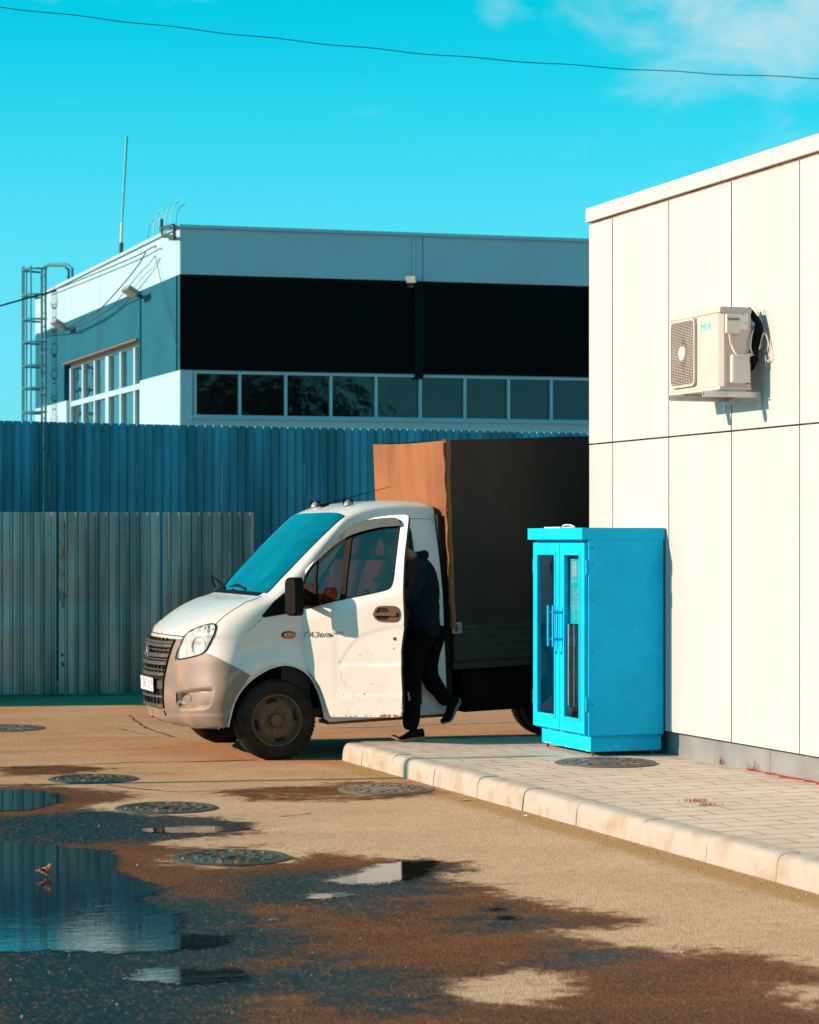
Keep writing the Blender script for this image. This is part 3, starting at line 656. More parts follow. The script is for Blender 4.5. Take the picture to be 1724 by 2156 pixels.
def cab_door(y0, y1, handle_y):
    z0, z1 = bz0+.012, 1.79; f = .075
    mb = MB(); x0, x1 = CX0-.030, CX0-.004
    mb.box(x0, x1, y0, y0+f, z0, z1); mb.box(x0, x1, y1-f, y1, z0, z1); mb.box(x0, x1, y0+f, y1-f, z0, z0+f*1.2); mb.box(x0, x1, y0+f, y1-f, z1-f, z1)
    d = mb.build('door', M['cab_blue'], cb, world=True, bevel=.002)
    mb = MB(); i0, i1, g = y0+f, y1-f, .022; a, b = x0-.006, x1+.004; q0, q1 = z0+f*1.2, z1-f
    mb.box(a, b, i0, i0+g, q0, q1); mb.box(a, b, i1-g, i1, q0, q1); mb.box(a, b, i0+g, i1-g, q0, q0+g); mb.box(a, b, i0+g, i1-g, q1-g, q1)
    mb.build('glazing_bead', M['cab_blue'], d, world=True, bevel=.003)
    mb = MB(); mb.box(x0+.010, x0+.014, i0+g, i1-g, q0+g, q1-g); mb.build('pane', G_cab, d, world=True)
    mb = MB(); hx = x0-.075
    mb.tube([(hx, handle_y, .98), (hx, handle_y, 1.30)], .010, 10)
    for hz in (1.035, 1.245): mb.tube([(hx, handle_y, hz), (x0, handle_y, hz)], .009, 8)
    mb.build('handle', M['cab_blue'], d, world=True, smooth=True, angle=40)
    mb = MB(); mb.lathe([(.012, -.006), (.012, 0), (.0001, 0)][::-1], 'x', 14, (x0, handle_y, .93)); mb.build('lock', M['chrome'], d, world=True)
    return d
cab_door(CY0+.004, ym-.004, ym-.05); cab_door(ym+.004, CY1-.004, ym+.05)
for y_ in (CY0-.010, CY1+.010):
    for z_ in (.50, 1.55):
        mb = MB(); mb.tube([(CX0-.018, y_, z_), (CX0-.018, y_, z_+.055)], .009, 8); mb.tube([(CX0-.018, y_, z_+.058), (CX0-.018, y_, z_+.11)], .0085, 8); mb.build('hinge', M['cab_blue'], cb, world=True)
for z_ in (.55, .95, 1.35, 1.62, 1.75):
    mb = MB(); mb.lathe([(.0001, -.003), (.005, -.002), (.006, 0)], 'y', 10, (CX0+.03, CY0-.0125, z_)); mb.build('rivet', M['cab_in'], cb, world=True)
rr = random.Random(21); mb = MB()
for k in range(30):
    y_ = rr.uniform(CY0+.03, CY1-.05); z_ = rr.choice([PZ+.038, .312])+abs(rr.gauss(0, .006)); r_ = rr.uniform(.002, .008); xx_ = (CX0+.0345 if z_ < .25 else CX0-.0005)
    pts = [(xx_-.0008, y_+r_*math.cos(j*.9)*rr.uniform(.6, 1.4), z_+r_*math.sin(j*.9)) for j in range(7)]; mb.add(pts, [tuple(range(7))])
for k in range(26):
    x_ = rr.uniform(CX0+.04, CX1-.01); z_ = rr.choice([PZ+.04, .20, .26, .6, 1.1, 1.5])+rr.gauss(0, .02); r_ = rr.uniform(.0012, .0035); yy_ = (CY0+.029 if z_ < .30 else CY0-.0125)
    mb.add([(x_+r_*math.cos(j*.9), yy_-.0008, z_+r_*math.sin(j*.9)) for j in range(7)], [tuple(range(7))])
mb.build('paint_scuffs', M['plate'], cb, world=True)
# notice behind the right hand pane
sx = CX0+.012
mb = MB(); mb.box(sx, sx+.004, CY0+.075, CY0+.37, 1.16, 1.665)
sg = mb.build('notice', M['sign_blue'], cb, world=True)
def sgm(y, z): return frame((0,-1,0), (0,0,1), Vector((sx-.0012, y, z)))
yc = CY0+.215
for i, (s_, z_, h_) in enumerate((('МОЙКА АВТОМОБИЛЕЙ', 1.42, .024), ('НА ТЕРРИТОРИИ АЗС', 1.393, .024), ('ЗАПРЕЩЕНА!', 1.366, .024), ('СТЕКЛОМОЙ ТОЛЬКО ДЛЯ', 1.325, .024), ('МЫТЬЯ СТЕКОЛ, ФАР', 1.297, .024), ('И НОМЕРНЫХ ЗНАКОВ', 1.269, .024), ('НЕ ОСТАВЛЯЙТЕ ВЕЩИ', 1.222, .016), ('БЕЗ ПРИСМОТРА', 1.202, .016))):
    text('notice_text', s_, M['plate'], sg, sgm(yc, z_), h_, .0004, xs=.88)
def rrect(w, h, r, k=5):
    o = []
    for cx_, cy_, a0 in ((w/2-r, h/2-r, 0), (-w/2+r, h/2-r, 90), (-w/2+r, -h/2+r, 180), (w/2-r, -h/2+r, 270)):
        for i in range(k+1): a = rad(a0+90*i/k); o.append((cx_+r*math.cos(a), cy_+r*math.sin(a)))
    return o
def ring(mb, mx, outer, inner, t):
    k = len(outer); vs = [mx @ Vector((*q, 0)) for q in outer]+[mx @ Vector((*q, 0)) for q in inner]+[mx @ Vector((*q, t)) for q in outer]+[mx @ Vector((*q, t)) for q in inner]; fs = []
    for i in range(k): j = (i+1) % k; fs += [(2*k+i, 2*k+j, 3*k+j, 3*k+i), (i, j, 2*k+j, 2*k+i), (k+i, 3*k+i, 3*k+j, k+j)]
    mb.add(vs, fs)
def plate(mb, mx, outer, t):
    k = len(outer); vs = [mx @ Vector((*q, 0)) for q in outer]+[mx @ Vector((*q, t)) for q in outer]
    mb.add(vs, [tuple(range(k, 2*k)), tuple(range(k))[::-1]]+[(i, (i+1) % k, (i+1) % k+k, i+k) for i in range(k)])
for y_, cap in ((CY0+.285, 'Пост\nводопылесоса'), (CY0+.15, 'Заправка')):
    mb = MB(); mx = sgm(y_, 1.565); ring(mb, mx, rrect(.112, .160, .018), rrect(.104, .152, .014), .0006)
    mb.build('pictogram_frame', M['plate'], sg, world=True)
    mb = MB(); plate(mb, mx @ Matrix.Translation((0, .018, 0)), rrect(.082, .108, .014), .0005); pg = mb.build('pictogram', M['sign_pale'], sg, world=True)
    mb = MB(); mm = mx @ Matrix.Translation((0, .018, .0007))
    if 'пыл' in cap: ring(mb, mm @ Matrix.Rotation(.5, 4, 'Z'), rrect(.035, .05, .004), rrect(.024, .038, .003), .0005); plate(mb, mm @ Matrix.Translation((.015, -.022, 0)), rrect(.03, .010, .004), .0005)
    else: plate(mb, mm @ Matrix.Translation((0, .024, 0)), rrect(.034, .008, .003), .0005); plate(mb, mm @ Matrix.Translation((0, .006, 0)), rrect(.012, .03, .004), .0005); plate(mb, mm @ Matrix.Translation((.005, -.018, 0)), rrect(.04, .014, .006), .0005)
    mb.build('pictogram_mark', M['plate'], sg, world=True)
    text('pictogram_caption', cap, M['plate'], sg, mx @ Matrix.Translation((0, -.058, 0)), .0125, .0003)
# squeegee standing in the cabinet, rolls of wipe
sq = thing('squeegee', 'window squeegee with pale handle and red foam head inside the blue cabinet', 'squeegee', (7.520, 17.22, bz0+.02))
mb = MB(); mb.tube([(7.500, 17.22, .43), (7.560, 17.24, .95)], [.011, .008], 8); mb.build('handle', M['white'], sq, world=True, smooth=True)
mb = MB(); mb.tube([(7.497, 17.22, .47), (7.492, 17.22, .395)], [.013, .018], 8); mb.tube([(7.492, 17.15, .385), (7.492, 17.29, .385)], .010, 8); mb.build('clamp', M['sign_blue'], sq, world=True)
mb = MB(); mb.box(7.470, 7.512, 17.12, 17.32, bz0+.022, .378); mb.build('foam_head', M['red'], sq, world=True, bevel=.012)
bx_ = thing('storage_box', 'pale plastic box inside the blue cabinet behind the right door, below the notice', 'box', (7.7, 17.2, bz0+.02))  # made-up box, its pale face stands in for a reflection in the pane
mb = MB(); mb.box(7.485, 7.85, 17.32, 17.66, .50, 1.15); mb.build('box_body', M['pale_box'], bx_, world=True, bevel=.01)
mb = MB(); mb.box(7.478, 7.86, 17.312, 17.668, 1.152, 1.175); mb.box(7.51, 7.83, 17.34, 17.64, bz0+.021, .498); mb.build('box_lid', M['cab_in'], bx_, world=True, bevel=.004)
bk = thing('wiper_bucket', 'dark bucket inside the blue cabinet behind the left glass door', 'bucket', (7.68, 17.78, bz0+.02))
mb = MB(); mb.lathe([(.0001, .0), (.10, .0), (.13, .26), (.135, .26), (.135, .27), (.125, .27), (.10, .02)], 'z', 28, (7.68, 17.78, bz0+.022)); mb.build('pail', M['cab_in'], bk, world=True, smooth=True, angle=40)
# things on top of the cabinet
pt = thing('paper_scrap', 'folded white papers lying on top of the blue cabinet', 'paper', (7.6, 17.9, 1.905))
mb = MB(); mb.box(7.40, 7.52, 17.55, 17.88, 1.906, 1.915); mb.build('folded_sheet', M['plate'], pt, world=True, bevel=.002)
gl_ = thing('clear_mask', 'small clear plastic strip lying on the cabinet top beside the papers', 'plastic strip', (7.55, 17.6, 1.905))
mb = MB(); mb.tube([(7.40, 17.25, 1.912), (7.39, 17.30, 1.926), (7.39, 17.38, 1.930), (7.39, 17.46, 1.926), (7.40, 17.51, 1.912)], .005, 6); mb.tube([(7.40, 17.26, 1.911), (7.40, 17.50, 1.911)], .004, 6); mb.build('strip', M['plate'], gl_, world=True, smooth=True)

# ================================================================ AIR CONDITIONER
AX0, AX1, AY0, AY1, AZ0, AZ1 = 7.70, 7.94, 15.36, 16.17, 2.875, 3.46
ac = thing('air_conditioner', 'cream outdoor air conditioner unit on a steel wall bracket, high on the white wall', 'air conditioner', (8.05, 15.8, 2.8))
T6 = crop(2550, 1200, 2.873)
fy0, fy1, fz0, fz1 = 15.735, 16.13, 2.925, 3.405       # fan opening on the front
mb = MB()
def strip(y0, y1, z0, z1, x0=AX0, x1=AX0+.02): mb.box(x0, x1, y0, y1, z0, z1)
strip(AY0+.03, fy0, AZ0+.02, AZ1-.045); strip(fy1, AY1, AZ0+.02, AZ1-.045); strip(fy0, fy1, AZ0+.02, fz0); strip(fy0, fy1, fz1, AZ1-.045)
mb.build('front_panel', M['ac'], ac, world=True, bevel=.004)
mb = MB(); mb.box(AX0+.03, AX1, AY0+.002, AY0+.01, AZ0+.02, AZ1-.045); mb.box(AX0+.03, AX1, AY1-.01, AY1-.002, AZ0+.02, AZ1-.045); mb.box(AX1-.01, AX1-.002, AY0+.01, AY1-.01, AZ0+.02, AZ1-.045); mb.build('side_casing', M['ac_side'], ac, world=True, bevel=.001)
vs = []; 
mb = MB(); mb.add([(AX0, AY0+.03, AZ0+.02), (AX0+.03, AY0, AZ0+.02), (AX0+.03, AY0, AZ1-.045), (AX0, AY0+.03, AZ1-.045), (AX0+.02, AY0+.034, AZ0+.02), (AX0+.034, AY0+.02, AZ0+.02), (AX0+.034, AY0+.02, AZ1-.045), (AX0+.02, AY0+.034, AZ1-.045)], [(0,1,2,3),(7,6,5,4),(0,4,5,1),(3,2,6,7),(0,3,7,4),(1,5,6,2)]); mb.build('corner_casing', M['ac'], ac, world=True)
mb = MB(); mb.box(AX0-.006, AX1+.006, AY0-.006, AY1+.006, AZ1-.045, AZ1-.012); mb.box(AX0+.012, AX1-.012, AY0+.02, AY1-.02, AZ1-.012, AZ1); mb.build('lid', M['ac'], ac, world=True, bevel=.006)
mb = MB(); mb.box(AX0-.004, AX1+.004, AY0-.004, AY1+.004, AZ0-.003, AZ0+.02); mb.build('base_pan', M['ac'], ac, world=True, bevel=.002)
mb = MB(); mb.box(AX0+.06, AX1-.015, AY0+.05, AY1-.015, AZ0+.03, AZ1-.06); mb.build('coil', M['fin'], ac, world=True)
# fan guard: a rounded bulge of close horizontal wires and bowed uprights
fc = Vector((AX0-.012, .5*(fy0+fy1), .5*(fz0+fz1))); hw, hh = .5*(fy1-fy0), .5*(fz1-fz0)
mb = MB(); ring(mb, frame((0,-1,0), (0,0,1), fc+Vector((.024, 0, 0))), rrect(2*hw+.012, 2*hh+.012, .05, 6), rrect(2*hw-.02, 2*hh-.02, .04, 6), .034); mb.build('fan_frame', M['ac'], ac, world=True, bevel=.002)
mb = MB()
for i in range(41):
    z = fc.z-hh+.014+i*(2*hh-.028)/40
    ins_ = .0 if abs(z-fc.z) < hh-.04 else .03*(1-(hh-abs(z-fc.z))/.04)
    mb.box(fc.x-.006, fc.x-.001, fc.y-hw+.008+ins_, fc.y+hw-.008-ins_, z-.0012, z+.0012)
for i in range(13):
    u = -1+2*(i+.5)/13; pts = []
    for k in range(25):
        t = -1+2*k/24; push = .05*math.exp(-(t/.42)**2)*(1-abs(u))*(1 if u >= 0 else -1)*1.3; yq = fc.y+hw*.93*u+push
        pts.append((fc.x-.001, min(max(yq, fc.y-hw+.01), fc.y+hw-.01), fc.z+t*(hh-.016)))
    mb.tube(pts, .0016, 4)
mb.build('fan_guard', M['white'], ac, world=True)
mb = MB(); mb.lathe([(.0001, -.016), (.05, -.014), (.054, -.004), (.054, 0)], 'x', 28, fc); mb.build('guard_badge', M['white'], ac, world=True, smooth=True, angle=40)
mb = MB()
for k in range(3):
    a = 2.1*k
    for j in range(6):
        r0, r1 = .05+.02*j, .07+.02*j+.03
        a0 = a+j*.10; pts = [(fc.x+.035+.005*j, fc.y+r_*math.cos(q), fc.z+r_*math.sin(q)) for r_, q in ((.05, a0), (.21, a0+.1), (.21, a0+.24), (.05, a0+.24))]
        mb.add(pts, [(0,1,2,3)])
mb.build('fan', M['chassis'], ac, world=True)
text('maker_mark', 'MDV', M['sign_blue'], ac, frame((0,-1,0), (0,0,1), Vector((AX0-.0015, 15.59, 3.33))), .075, .0006, shear=.2)
mb = MB(); ring(mb, frame((0,-1,0), (0,0,1), Vector((AX0-.0005, 15.59, 3.335))), rrect(.150, .085, .01), rrect(.144, .079, .008), .0006); mb.build('badge_outline', M['galv'], ac, world=True)
# side: valve cover, rating label, service cover
def sidebox(name, m, cx0, cy0, cx1, cy1, d, bev):
    a = onY(*T6(cx0, cy0), AY0); b = onY(*T6(cx1, cy1), AY0)
    mb = MB(); mb.box(a.x, b.x, AY0-d, AY0+.001, b.z, a.z); return mb.build(name, m, ac, world=True, bevel=bev), a, b
sidebox('recess', M['ac_side'], 985, 135, 1175, 415, .004, .003)
o_, a_, b_ = sidebox('terminal_cover', M['white'], 1000, 160, 1168, 392, .028, .010)
mb = MB(); mb.box(a_.x+.010, b_.x-.010, AY0-.0295, AY0-.027, a_.z-.046, a_.z-.028); mb.build('cover_grip', M['panel_seam'], o_, world=True)
sidebox('rating_label', M['plate'], 1178, 138, 1265, 342, .0035, 0)
o2, a2, b2 = sidebox('service_recess', M['ac_side'], 1040, 590, 1265, 975, .003, .003)
sidebox('valve_cover', M['white'], 1056, 628, 1268, 962, .040, .014)
lm = lambda x, y: frame((1,0,0), (0,0,1), onY(*T6(x, y), AY0-.0045))
text('label_text', 'CE', M['ink'], ac, lm(1208, 160), .026, .0003)
text('label_text', 'MDV', M['ink'], ac, lm(1240, 268), .010, .0003, shear=.2)
mb = MB()
for r_ in range(9):
    a = onY(*T6(1186, 190+r_*15), AY0); wd_ = random.uniform(.018, .026); mb.box(a.x, a.x+wd_, AY0-.0042, AY0-.0034, a.z-.0008, a.z+.0008)
mb.build('label_lines', M['galv'], ac, world=True)
for q in ((1047, 963), (1247, 963), (1104, 402)):
    mb = MB(); a = onY(*T6(*q), AY0); mb.lathe([(.0001, -.048 if q[1] > 900 else -.006), (.005, -.046 if q[1] > 900 else -.005), (.0055, 0)], 'y', 10, a); mb.build('screw', M['rust'], ac, world=True)
def cpath(lst, dy): return [onY(*T6(x, y), AY0-d_) for (x, y), d_ in zip(lst, dy)]
def cr_spline(P, k=6):
    P = [Vector(q) for q in P]; o = []
    for i in range(len(P)-1):
        p0, p1, p2, p3 = P[max(i-1, 0)], P[i], P[i+1], P[min(i+2, len(P)-1)]
        for j in range(k):
            t = j/k; o.append(.5*((2*p1)+(p2-p0)*t+(2*p0-5*p1+4*p2-p3)*t*t+(3*p1-p0-3*p2+p3)*t**3))
    o.append(P[-1]); return o
mb = MB()
mb.tube(cr_spline(cpath([(1055,392),(1062,450),(1085,550),(1140,630),(1225,668),(1300,640),(1380,590),(1432,510),(1438,430),(1400,370),(1355,320)], [.03,.03,.03,.045,.05,.03,0,-.01,-.02,-.02,-.02])), .0055, 6)
mb.tube(cr_spline(cpath([(1068,420),(1080,480),(1105,570),(1160,645),(1230,655),(1310,610),(1370,560)], [.03,.03,.04,.05,.05,.02,0])), .005, 6)
mb.tube(cr_spline(cpath([(1355,320),(1320,380),(1303,460),(1300,560),(1330,630),(1362,655),(1380,600),(1370,560)], [0,.01,.02,.02,.02,.01,0,0])), .006, 6)
mb.build('cable', M['white'], ac, world=True, smooth=True)
mb = MB()
mb.tube(cr_spline([onX(*T6(x, y), X) for (x, y), X in zip([(1400,560),(1440,400),(1475,400),(1520,560),(1525,650),(1500,710),(1470,640),(1478,770)], [7.98, 8.0, 8.02, 8.03, 8.03, 8.03, 8.03, 8.03])]), .0035, 5)
mb.tube(cr_spline([onX(*T6(x, y), X) for (x, y), X in zip([(1300,110),(1330,60),(1400,180),(1450,300),(1500,450),(1490,600)], [7.96, 7.97, 8.0, 8.03, 8.03, 8.03])]), .0028, 5)
mb.build('loose_wire', M['white'], ac, world=True, smooth=True)
mb = MB(); mb.tube(cr_spline([onX(*T6(x, y), X) for (x, y), X in zip([(1270,95),(1330,180),(1390,300),(1370,450),(1335,560),(1320,680),(1295,800)], [7.96, 7.99, 7.99, 7.985, 7.97, 7.96, 7.965])]), [.016,.024,.030,.036,.038,.040,.02], 9); mb.build('pipe_insulation', M['black'], ac, world=True, smooth=True)
mb = MB()
for k in range(26):
    q = onX(*T6(random.uniform(1285, 1380), random.uniform(560, 790)), 7.955); d = Vector((random.uniform(-.02, .02), random.uniform(-.03, .03), random.uniform(-.05, .01)))
    mb.add([q, q+d, q+d*.6+Vector((.0, .02, .012))], [(0,1,2)])
mb.build('torn_foil', M['black'], ac, world=True)
mb = MB(); mb.tube([onY(*T6(1325, 262), AY0-.005), onY(*T6(1348, 305), AY0-.005)], .011, 8); mb.build('blue_tape', M['sign_blue'], ac, world=True)
# brackets
for yb in (15.42, 15.98):
    mb = MB(); mb.box(7.60, 8.045, yb-.022, yb+.022, AZ0-.052, AZ0-.048); mb.box(7.60, 8.045, yb-.022, yb-.018, AZ0-.048, AZ0-.012); mb.box(7.60, 8.045, yb+.018, yb+.022, AZ0-.048, AZ0-.012)
    mb.box(8.04, 8.048, yb-.02, yb+.02, AZ0-.13, AZ0+.02); mb.box(7.72, 7.93, yb-.015, yb+.015, AZ0-.014, AZ0-.004)
    mb.build('bracket_arm', M['galv'], ac, world=True, bevel=.001)
mb = MB(); mb.box(8.036, 8.048, 15.39, 16.01, AZ0-.075, AZ0-.035); mb.build('bracket_rail', M['galv'], ac, world=True, bevel=.001)

# ================================================================ FENCES
RIB = .119
def ribbed(name, p0, p1, z0, z1, m, parent=None, dent=0.0, back=False):
    p0, p1 = Vector(p0), Vector(p1); d = (p1-p0); L = d.length; d.normalize(); nrm = Vector((d.y, -d.x, 0))
    prof = []; x = 0.0; i = 0
    while x < L:
        for a, h in ((0, 0), (.026, 0), (.030, .002), (.034, 0), (.060, 0), (.0715, .021), (.088, .021), (.1055, 0)):
            if x+a < L: prof.append((x+a, h))
        x += RIB
    prof.append((L, 0)); zs = np.linspace(z0, z1, max(3, int((z1-z0)/.22))); k = len(prof); vs = []; fs = []
    for z in zs:
        for (a, h) in prof:
            o = dent*noise.noise(Vector((a*.9+p0.x, z*1.3, 2)))+dent*.4*noise.noise(Vector((a*4, z*3, 7)))
            vs.append(p0+d*a+nrm*(h+o)+Vector((0, 0, z)))
    for r in range(len(zs)-1):
        for i in range(k-1): fs.append((r*k+i, r*k+i+1, (r+1)*k+i+1, (r+1)*k+i))
    mb = MB(); mb.add(vs, fs); o = mb.build(name, m, parent, world=parent is not None)
    return o
def on_line(x, p0, p1):
    """point of the ground line p0-p1 seen in picture column x"""
    u = (x-862)/FPX; r = Vector((sY+cY*u, cY-sY*u)); a = Vector(p0[:2]); d = Vector(p1[:2])-a
    den = r.x*d.y-r.y*d.x; t = (a.x*d.y-a.y*d.x)/den; return Vector((r.x*t, r.y*t, 0))
A0, A1 = Vector((4.767, 27.93, 0)), Vector((7.655, 27.37, 0)); dA = (A1-A0).normalized()
gate_z = (.03, 2.14)
lf = thing('sheet_metal_fence', 'low fence of ribbed zinc sheets left of the gate, cut by the left edge', 'fence', A0-dA*1.0)
pa = on_line(118, A0, A1); pb = on_line(124, A0, A1); pc = on_line(336, A0, A1); pd = on_line(342, A0, A1); pe = on_line(535, A0, A1)
ribbed('sheet', A0-dA*4.0, pa, gate_z[0], gate_z[1], M['fence_low'], lf, .012)
gt = thing('metal_gate', 'ribbed zinc gate leaf between two dark gaps in the low fence', 'gate', pb)
ribbed('sheet', pb, pc, gate_z[0], gate_z[1], M['fence_low'], gt, .014)
rf = thing('sheet_metal_fence', 'low ribbed zinc fence section right of the gate, ending behind the windscreen', 'fence', pd)
ribbed('sheet', pd, pe, gate_z[0], gate_z[1], M['fence_low'], rf, .012)
nA = Vector((dA.y, -dA.x, 0))
for th_, q0, q1 in ((lf, A0-dA*4.0, pa), (gt, pb, pc), (rf, pd, pe)):
    for z_ in (.35, 1.1, 1.85):
        mb = MB(); a, b = q0-nA*.03, q1-nA*.03; mb.tube([a+Vector((0,0,z_)), b+Vector((0,0,z_))], .022, 4); mb.build('rail', M['steel'], th_, world=True)
    for q in (q0, q1):
        mb = MB(); a = q-nA*.045+(dA*.03 if q is q0 else -dA*.03); mb.tube([a, a+Vector((0,0,2.08))], .03, 4); mb.build('post', M['steel'], th_, world=True)
    mb = MB(); L_ = (q1-q0).length; k = int(L_/RIB)
    for i in range(k):
        if i % 2 == 0:
            for z_ in (.36, 1.12, 1.88):
                c_ = q0+dA*(i*RIB+.045)+nA*.006+Vector((0,0,z_)); mb.tube([c_, c_+nA*.008], .008, 6)
    mb.build('screws', M['steel'], th_, world=True)
# dark gaps at the gate edges are open air; crumpled flashing beside them
mb = MB()
for i in range(14):
    z_ = random.uniform(.3, 2.0); c_ = pb+dA*random.uniform(.0, .05)+nA*.012; mb.add([c_+Vector((0,0,z_)), c_+dA*random.uniform(.02,.06)+nA*.02+Vector((0,0,z_+.03)), c_+nA*.03+Vector((0,0,z_+random.uniform(.05,.16)))], [(0,1,2)])
mb.build('bent_edge', M['fence_low'], gt, world=True)
# tall fence behind
def at_depth(x, d): u = (x-862)/FPX*d; return Vector((sY*d+cY*u, cY*d-sY*u, 0))
Bd = 31.0; B0 = at_depth(0, Bd); ang = math.atan(FPX/10838.); Fv = Vector((sY, cY, 0)); Rv = Vector((cY, -sY, 0))
dB = (Fv*math.sin(ang)+Rv*math.cos(ang)).normalized()
tf = thing('tall_metal_fence', 'tall fence of ribbed blue-grey zinc sheets behind the low fence and the van', 'fence', B0)
q = B0-dB*3.0; i = 0
while i < 15:
    ribbed('sheet', q, q+dB*(RIB*10), 0, 3.35+random.uniform(-.006, .006), M['fence_tall'], tf, .008); q = q+dB*(RIB*10+.001); i += 1
nB = Vector((dB.y, -dB.x, 0))
for z_ in (.4, 1.7, 3.0):
    mb = MB(); mb.tube([B0-dB*3-nB*.04+Vector((0,0,z_)), q-nB*.04+Vector((0,0,z_))], .03, 4); mb.build('rail', M['steel'], tf, world=True)
# outbuilding beyond the left edge that throws the shade on the gate
sh = thing('storage_shed', 'plain grey storage shed standing left of the metal fence, outside the frame', 'shed', (1.0, 29, 0))
mb = MB(); mb.box(-1.0, 3.3, 27.2, 30.5, 0, 2.75); mb.build('wall', M['concrete'], sh, world=True)
mb = MB(); mb.box(-1.1, 3.4, 27.1, 30.6, 2.752, 2.85); mb.build('roof', M['galv'], sh, world=True)

# ================================================================ FAR BUILDING
KD = 47.3; K0 = at_depth(379, KD)
a1 = math.atan(FPX/18538.); d1 = (Fv*math.sin(a1)+Rv*math.cos(a1)).normalized(); n1v = Vector((d1.y, -d1.x, 0))
a2 = math.atan(1818./FPX); d2 = (Fv*math.cos(a2)-Rv*math.sin(a2)).normalized(); n2v = Vector((-d2.y, d2.x, 0))
if n2v.dot(K0) > 0: n2v = -n2v
fb = thing('warehouse', 'flat-roofed industrial building behind the fence, white and teal cladding bands', 'building', K0)
def on1(x, y, off=0.0):
    q = onplane(x, y, K0+n1v*off, n1v); return (q-K0).dot(d1), q.z
def on2(x, y, off=0.0):
    q = onplane(x, y, K0+n2v*off, n2v); return (q-K0).dot(d2), q.z
def fbox(mb, d, nn, s0, s1, z0, z1, t0, t1):
    vs = []
    for s in (s0, s1):
        for t in (t0, t1):
            for z in (z0, z1): vs.append(K0+d*s+nn*t+Vector((0,0,z)))
    mb.add(vs, [(0,1,3,2),(4,6,7,5),(0,4,5,1),(2,3,7,6),(0,2,6,4),(1,5,7,3)])
ZR = 8.0; zb1 = on1(380, 577)[1]; zb2 = on1(380, 778)[1]; zw1 = on1(412, 786)[1]; zw0 = on1(412, 873)[1]
W1 = 24.0; W2 = 15.2
W2 = on2(74, 631)[0]
def bandz(): return zb1, zb2
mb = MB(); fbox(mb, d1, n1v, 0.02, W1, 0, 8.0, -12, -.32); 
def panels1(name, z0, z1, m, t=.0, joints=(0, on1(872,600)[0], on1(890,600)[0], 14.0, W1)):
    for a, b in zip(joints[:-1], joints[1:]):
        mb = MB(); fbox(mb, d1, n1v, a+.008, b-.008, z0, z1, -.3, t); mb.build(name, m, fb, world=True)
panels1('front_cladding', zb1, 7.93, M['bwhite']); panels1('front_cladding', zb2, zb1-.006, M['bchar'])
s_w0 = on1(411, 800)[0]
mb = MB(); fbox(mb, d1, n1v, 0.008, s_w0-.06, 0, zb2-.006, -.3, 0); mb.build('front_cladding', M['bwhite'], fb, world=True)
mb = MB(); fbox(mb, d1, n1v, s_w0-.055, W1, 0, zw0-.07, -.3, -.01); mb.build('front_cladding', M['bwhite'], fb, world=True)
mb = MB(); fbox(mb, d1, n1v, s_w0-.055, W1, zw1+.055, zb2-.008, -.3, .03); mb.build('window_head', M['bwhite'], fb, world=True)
# pilaster
pa0, pa1 = on1(872, 600)[0], on1(890, 600)[0]
mb = MB(); fbox(mb, d1, n1v, pa0, pa1, zb2-.1, zb1-.01, .002, .05); mb.build('pilaster', M['bchar2'], fb, world=True)
# window strip
mul = [on1(x, 830)[0] for x in (411, 505, 602, 697, 792, 885, 979, 1071, 1161, 1250)]
while mul[-1] < W1-1: mul.append(mul[-1]+.92)
wf_ = MB()
fbox(wf_, d1, n1v, mul[0]-.05, mul[-1], zw1, zw1+.05, -.12, .01); fbox(wf_, d1, n1v, mul[0]-.05, mul[-1], zw0-.05, zw0, -.12, .01)
for s in mul: fbox(wf_, d1, n1v, s-.025, s+.025, zw0, zw1, -.12, .008)
wfo = wf_.build('window_frame', M['bwhite'], fb, world=True)
mb = MB(); fbox(mb, d1, n1v, mul[0]-.1, mul[-1], zw0-.075, zw0-.052, -.1, .06); mb.build('window_sill', M['bwhite'], fb, world=True)
for a, b in zip(mul[:-1], mul[1:]):
    mb = MB(); fbox(mb, d1, n1v, a+.026, b-.026, zw0+.001, zw1-.001, -.09, -.08); mb.build('pane', G_win, wfo, world=True)
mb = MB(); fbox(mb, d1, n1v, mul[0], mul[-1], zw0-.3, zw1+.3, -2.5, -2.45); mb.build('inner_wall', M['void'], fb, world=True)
# roof edge
mb = MB(); fbox(mb, d1, n1v, -.03, W1, 7.935, 8.0, -.4, .05); fbox(mb, d2, n2v, .052, W2, 7.935, 8.0, -.4, .05); mb.build('roof_edge', M['bwhite'], fb, world=True)
mb = MB(); mb.add([K0+d1*.3+d2*.3+Vector((0,0,7.9)), K0+d1*W1+d2*.3+Vector((0,0,7.9)), K0+d1*W1+d2*W2+Vector((0,0,7.9)), K0+d1*.3+d2*W2+Vector((0,0,7.9))], [(0,1,2,3)]); mb.build('roof', M['concrete'], fb, world=True)
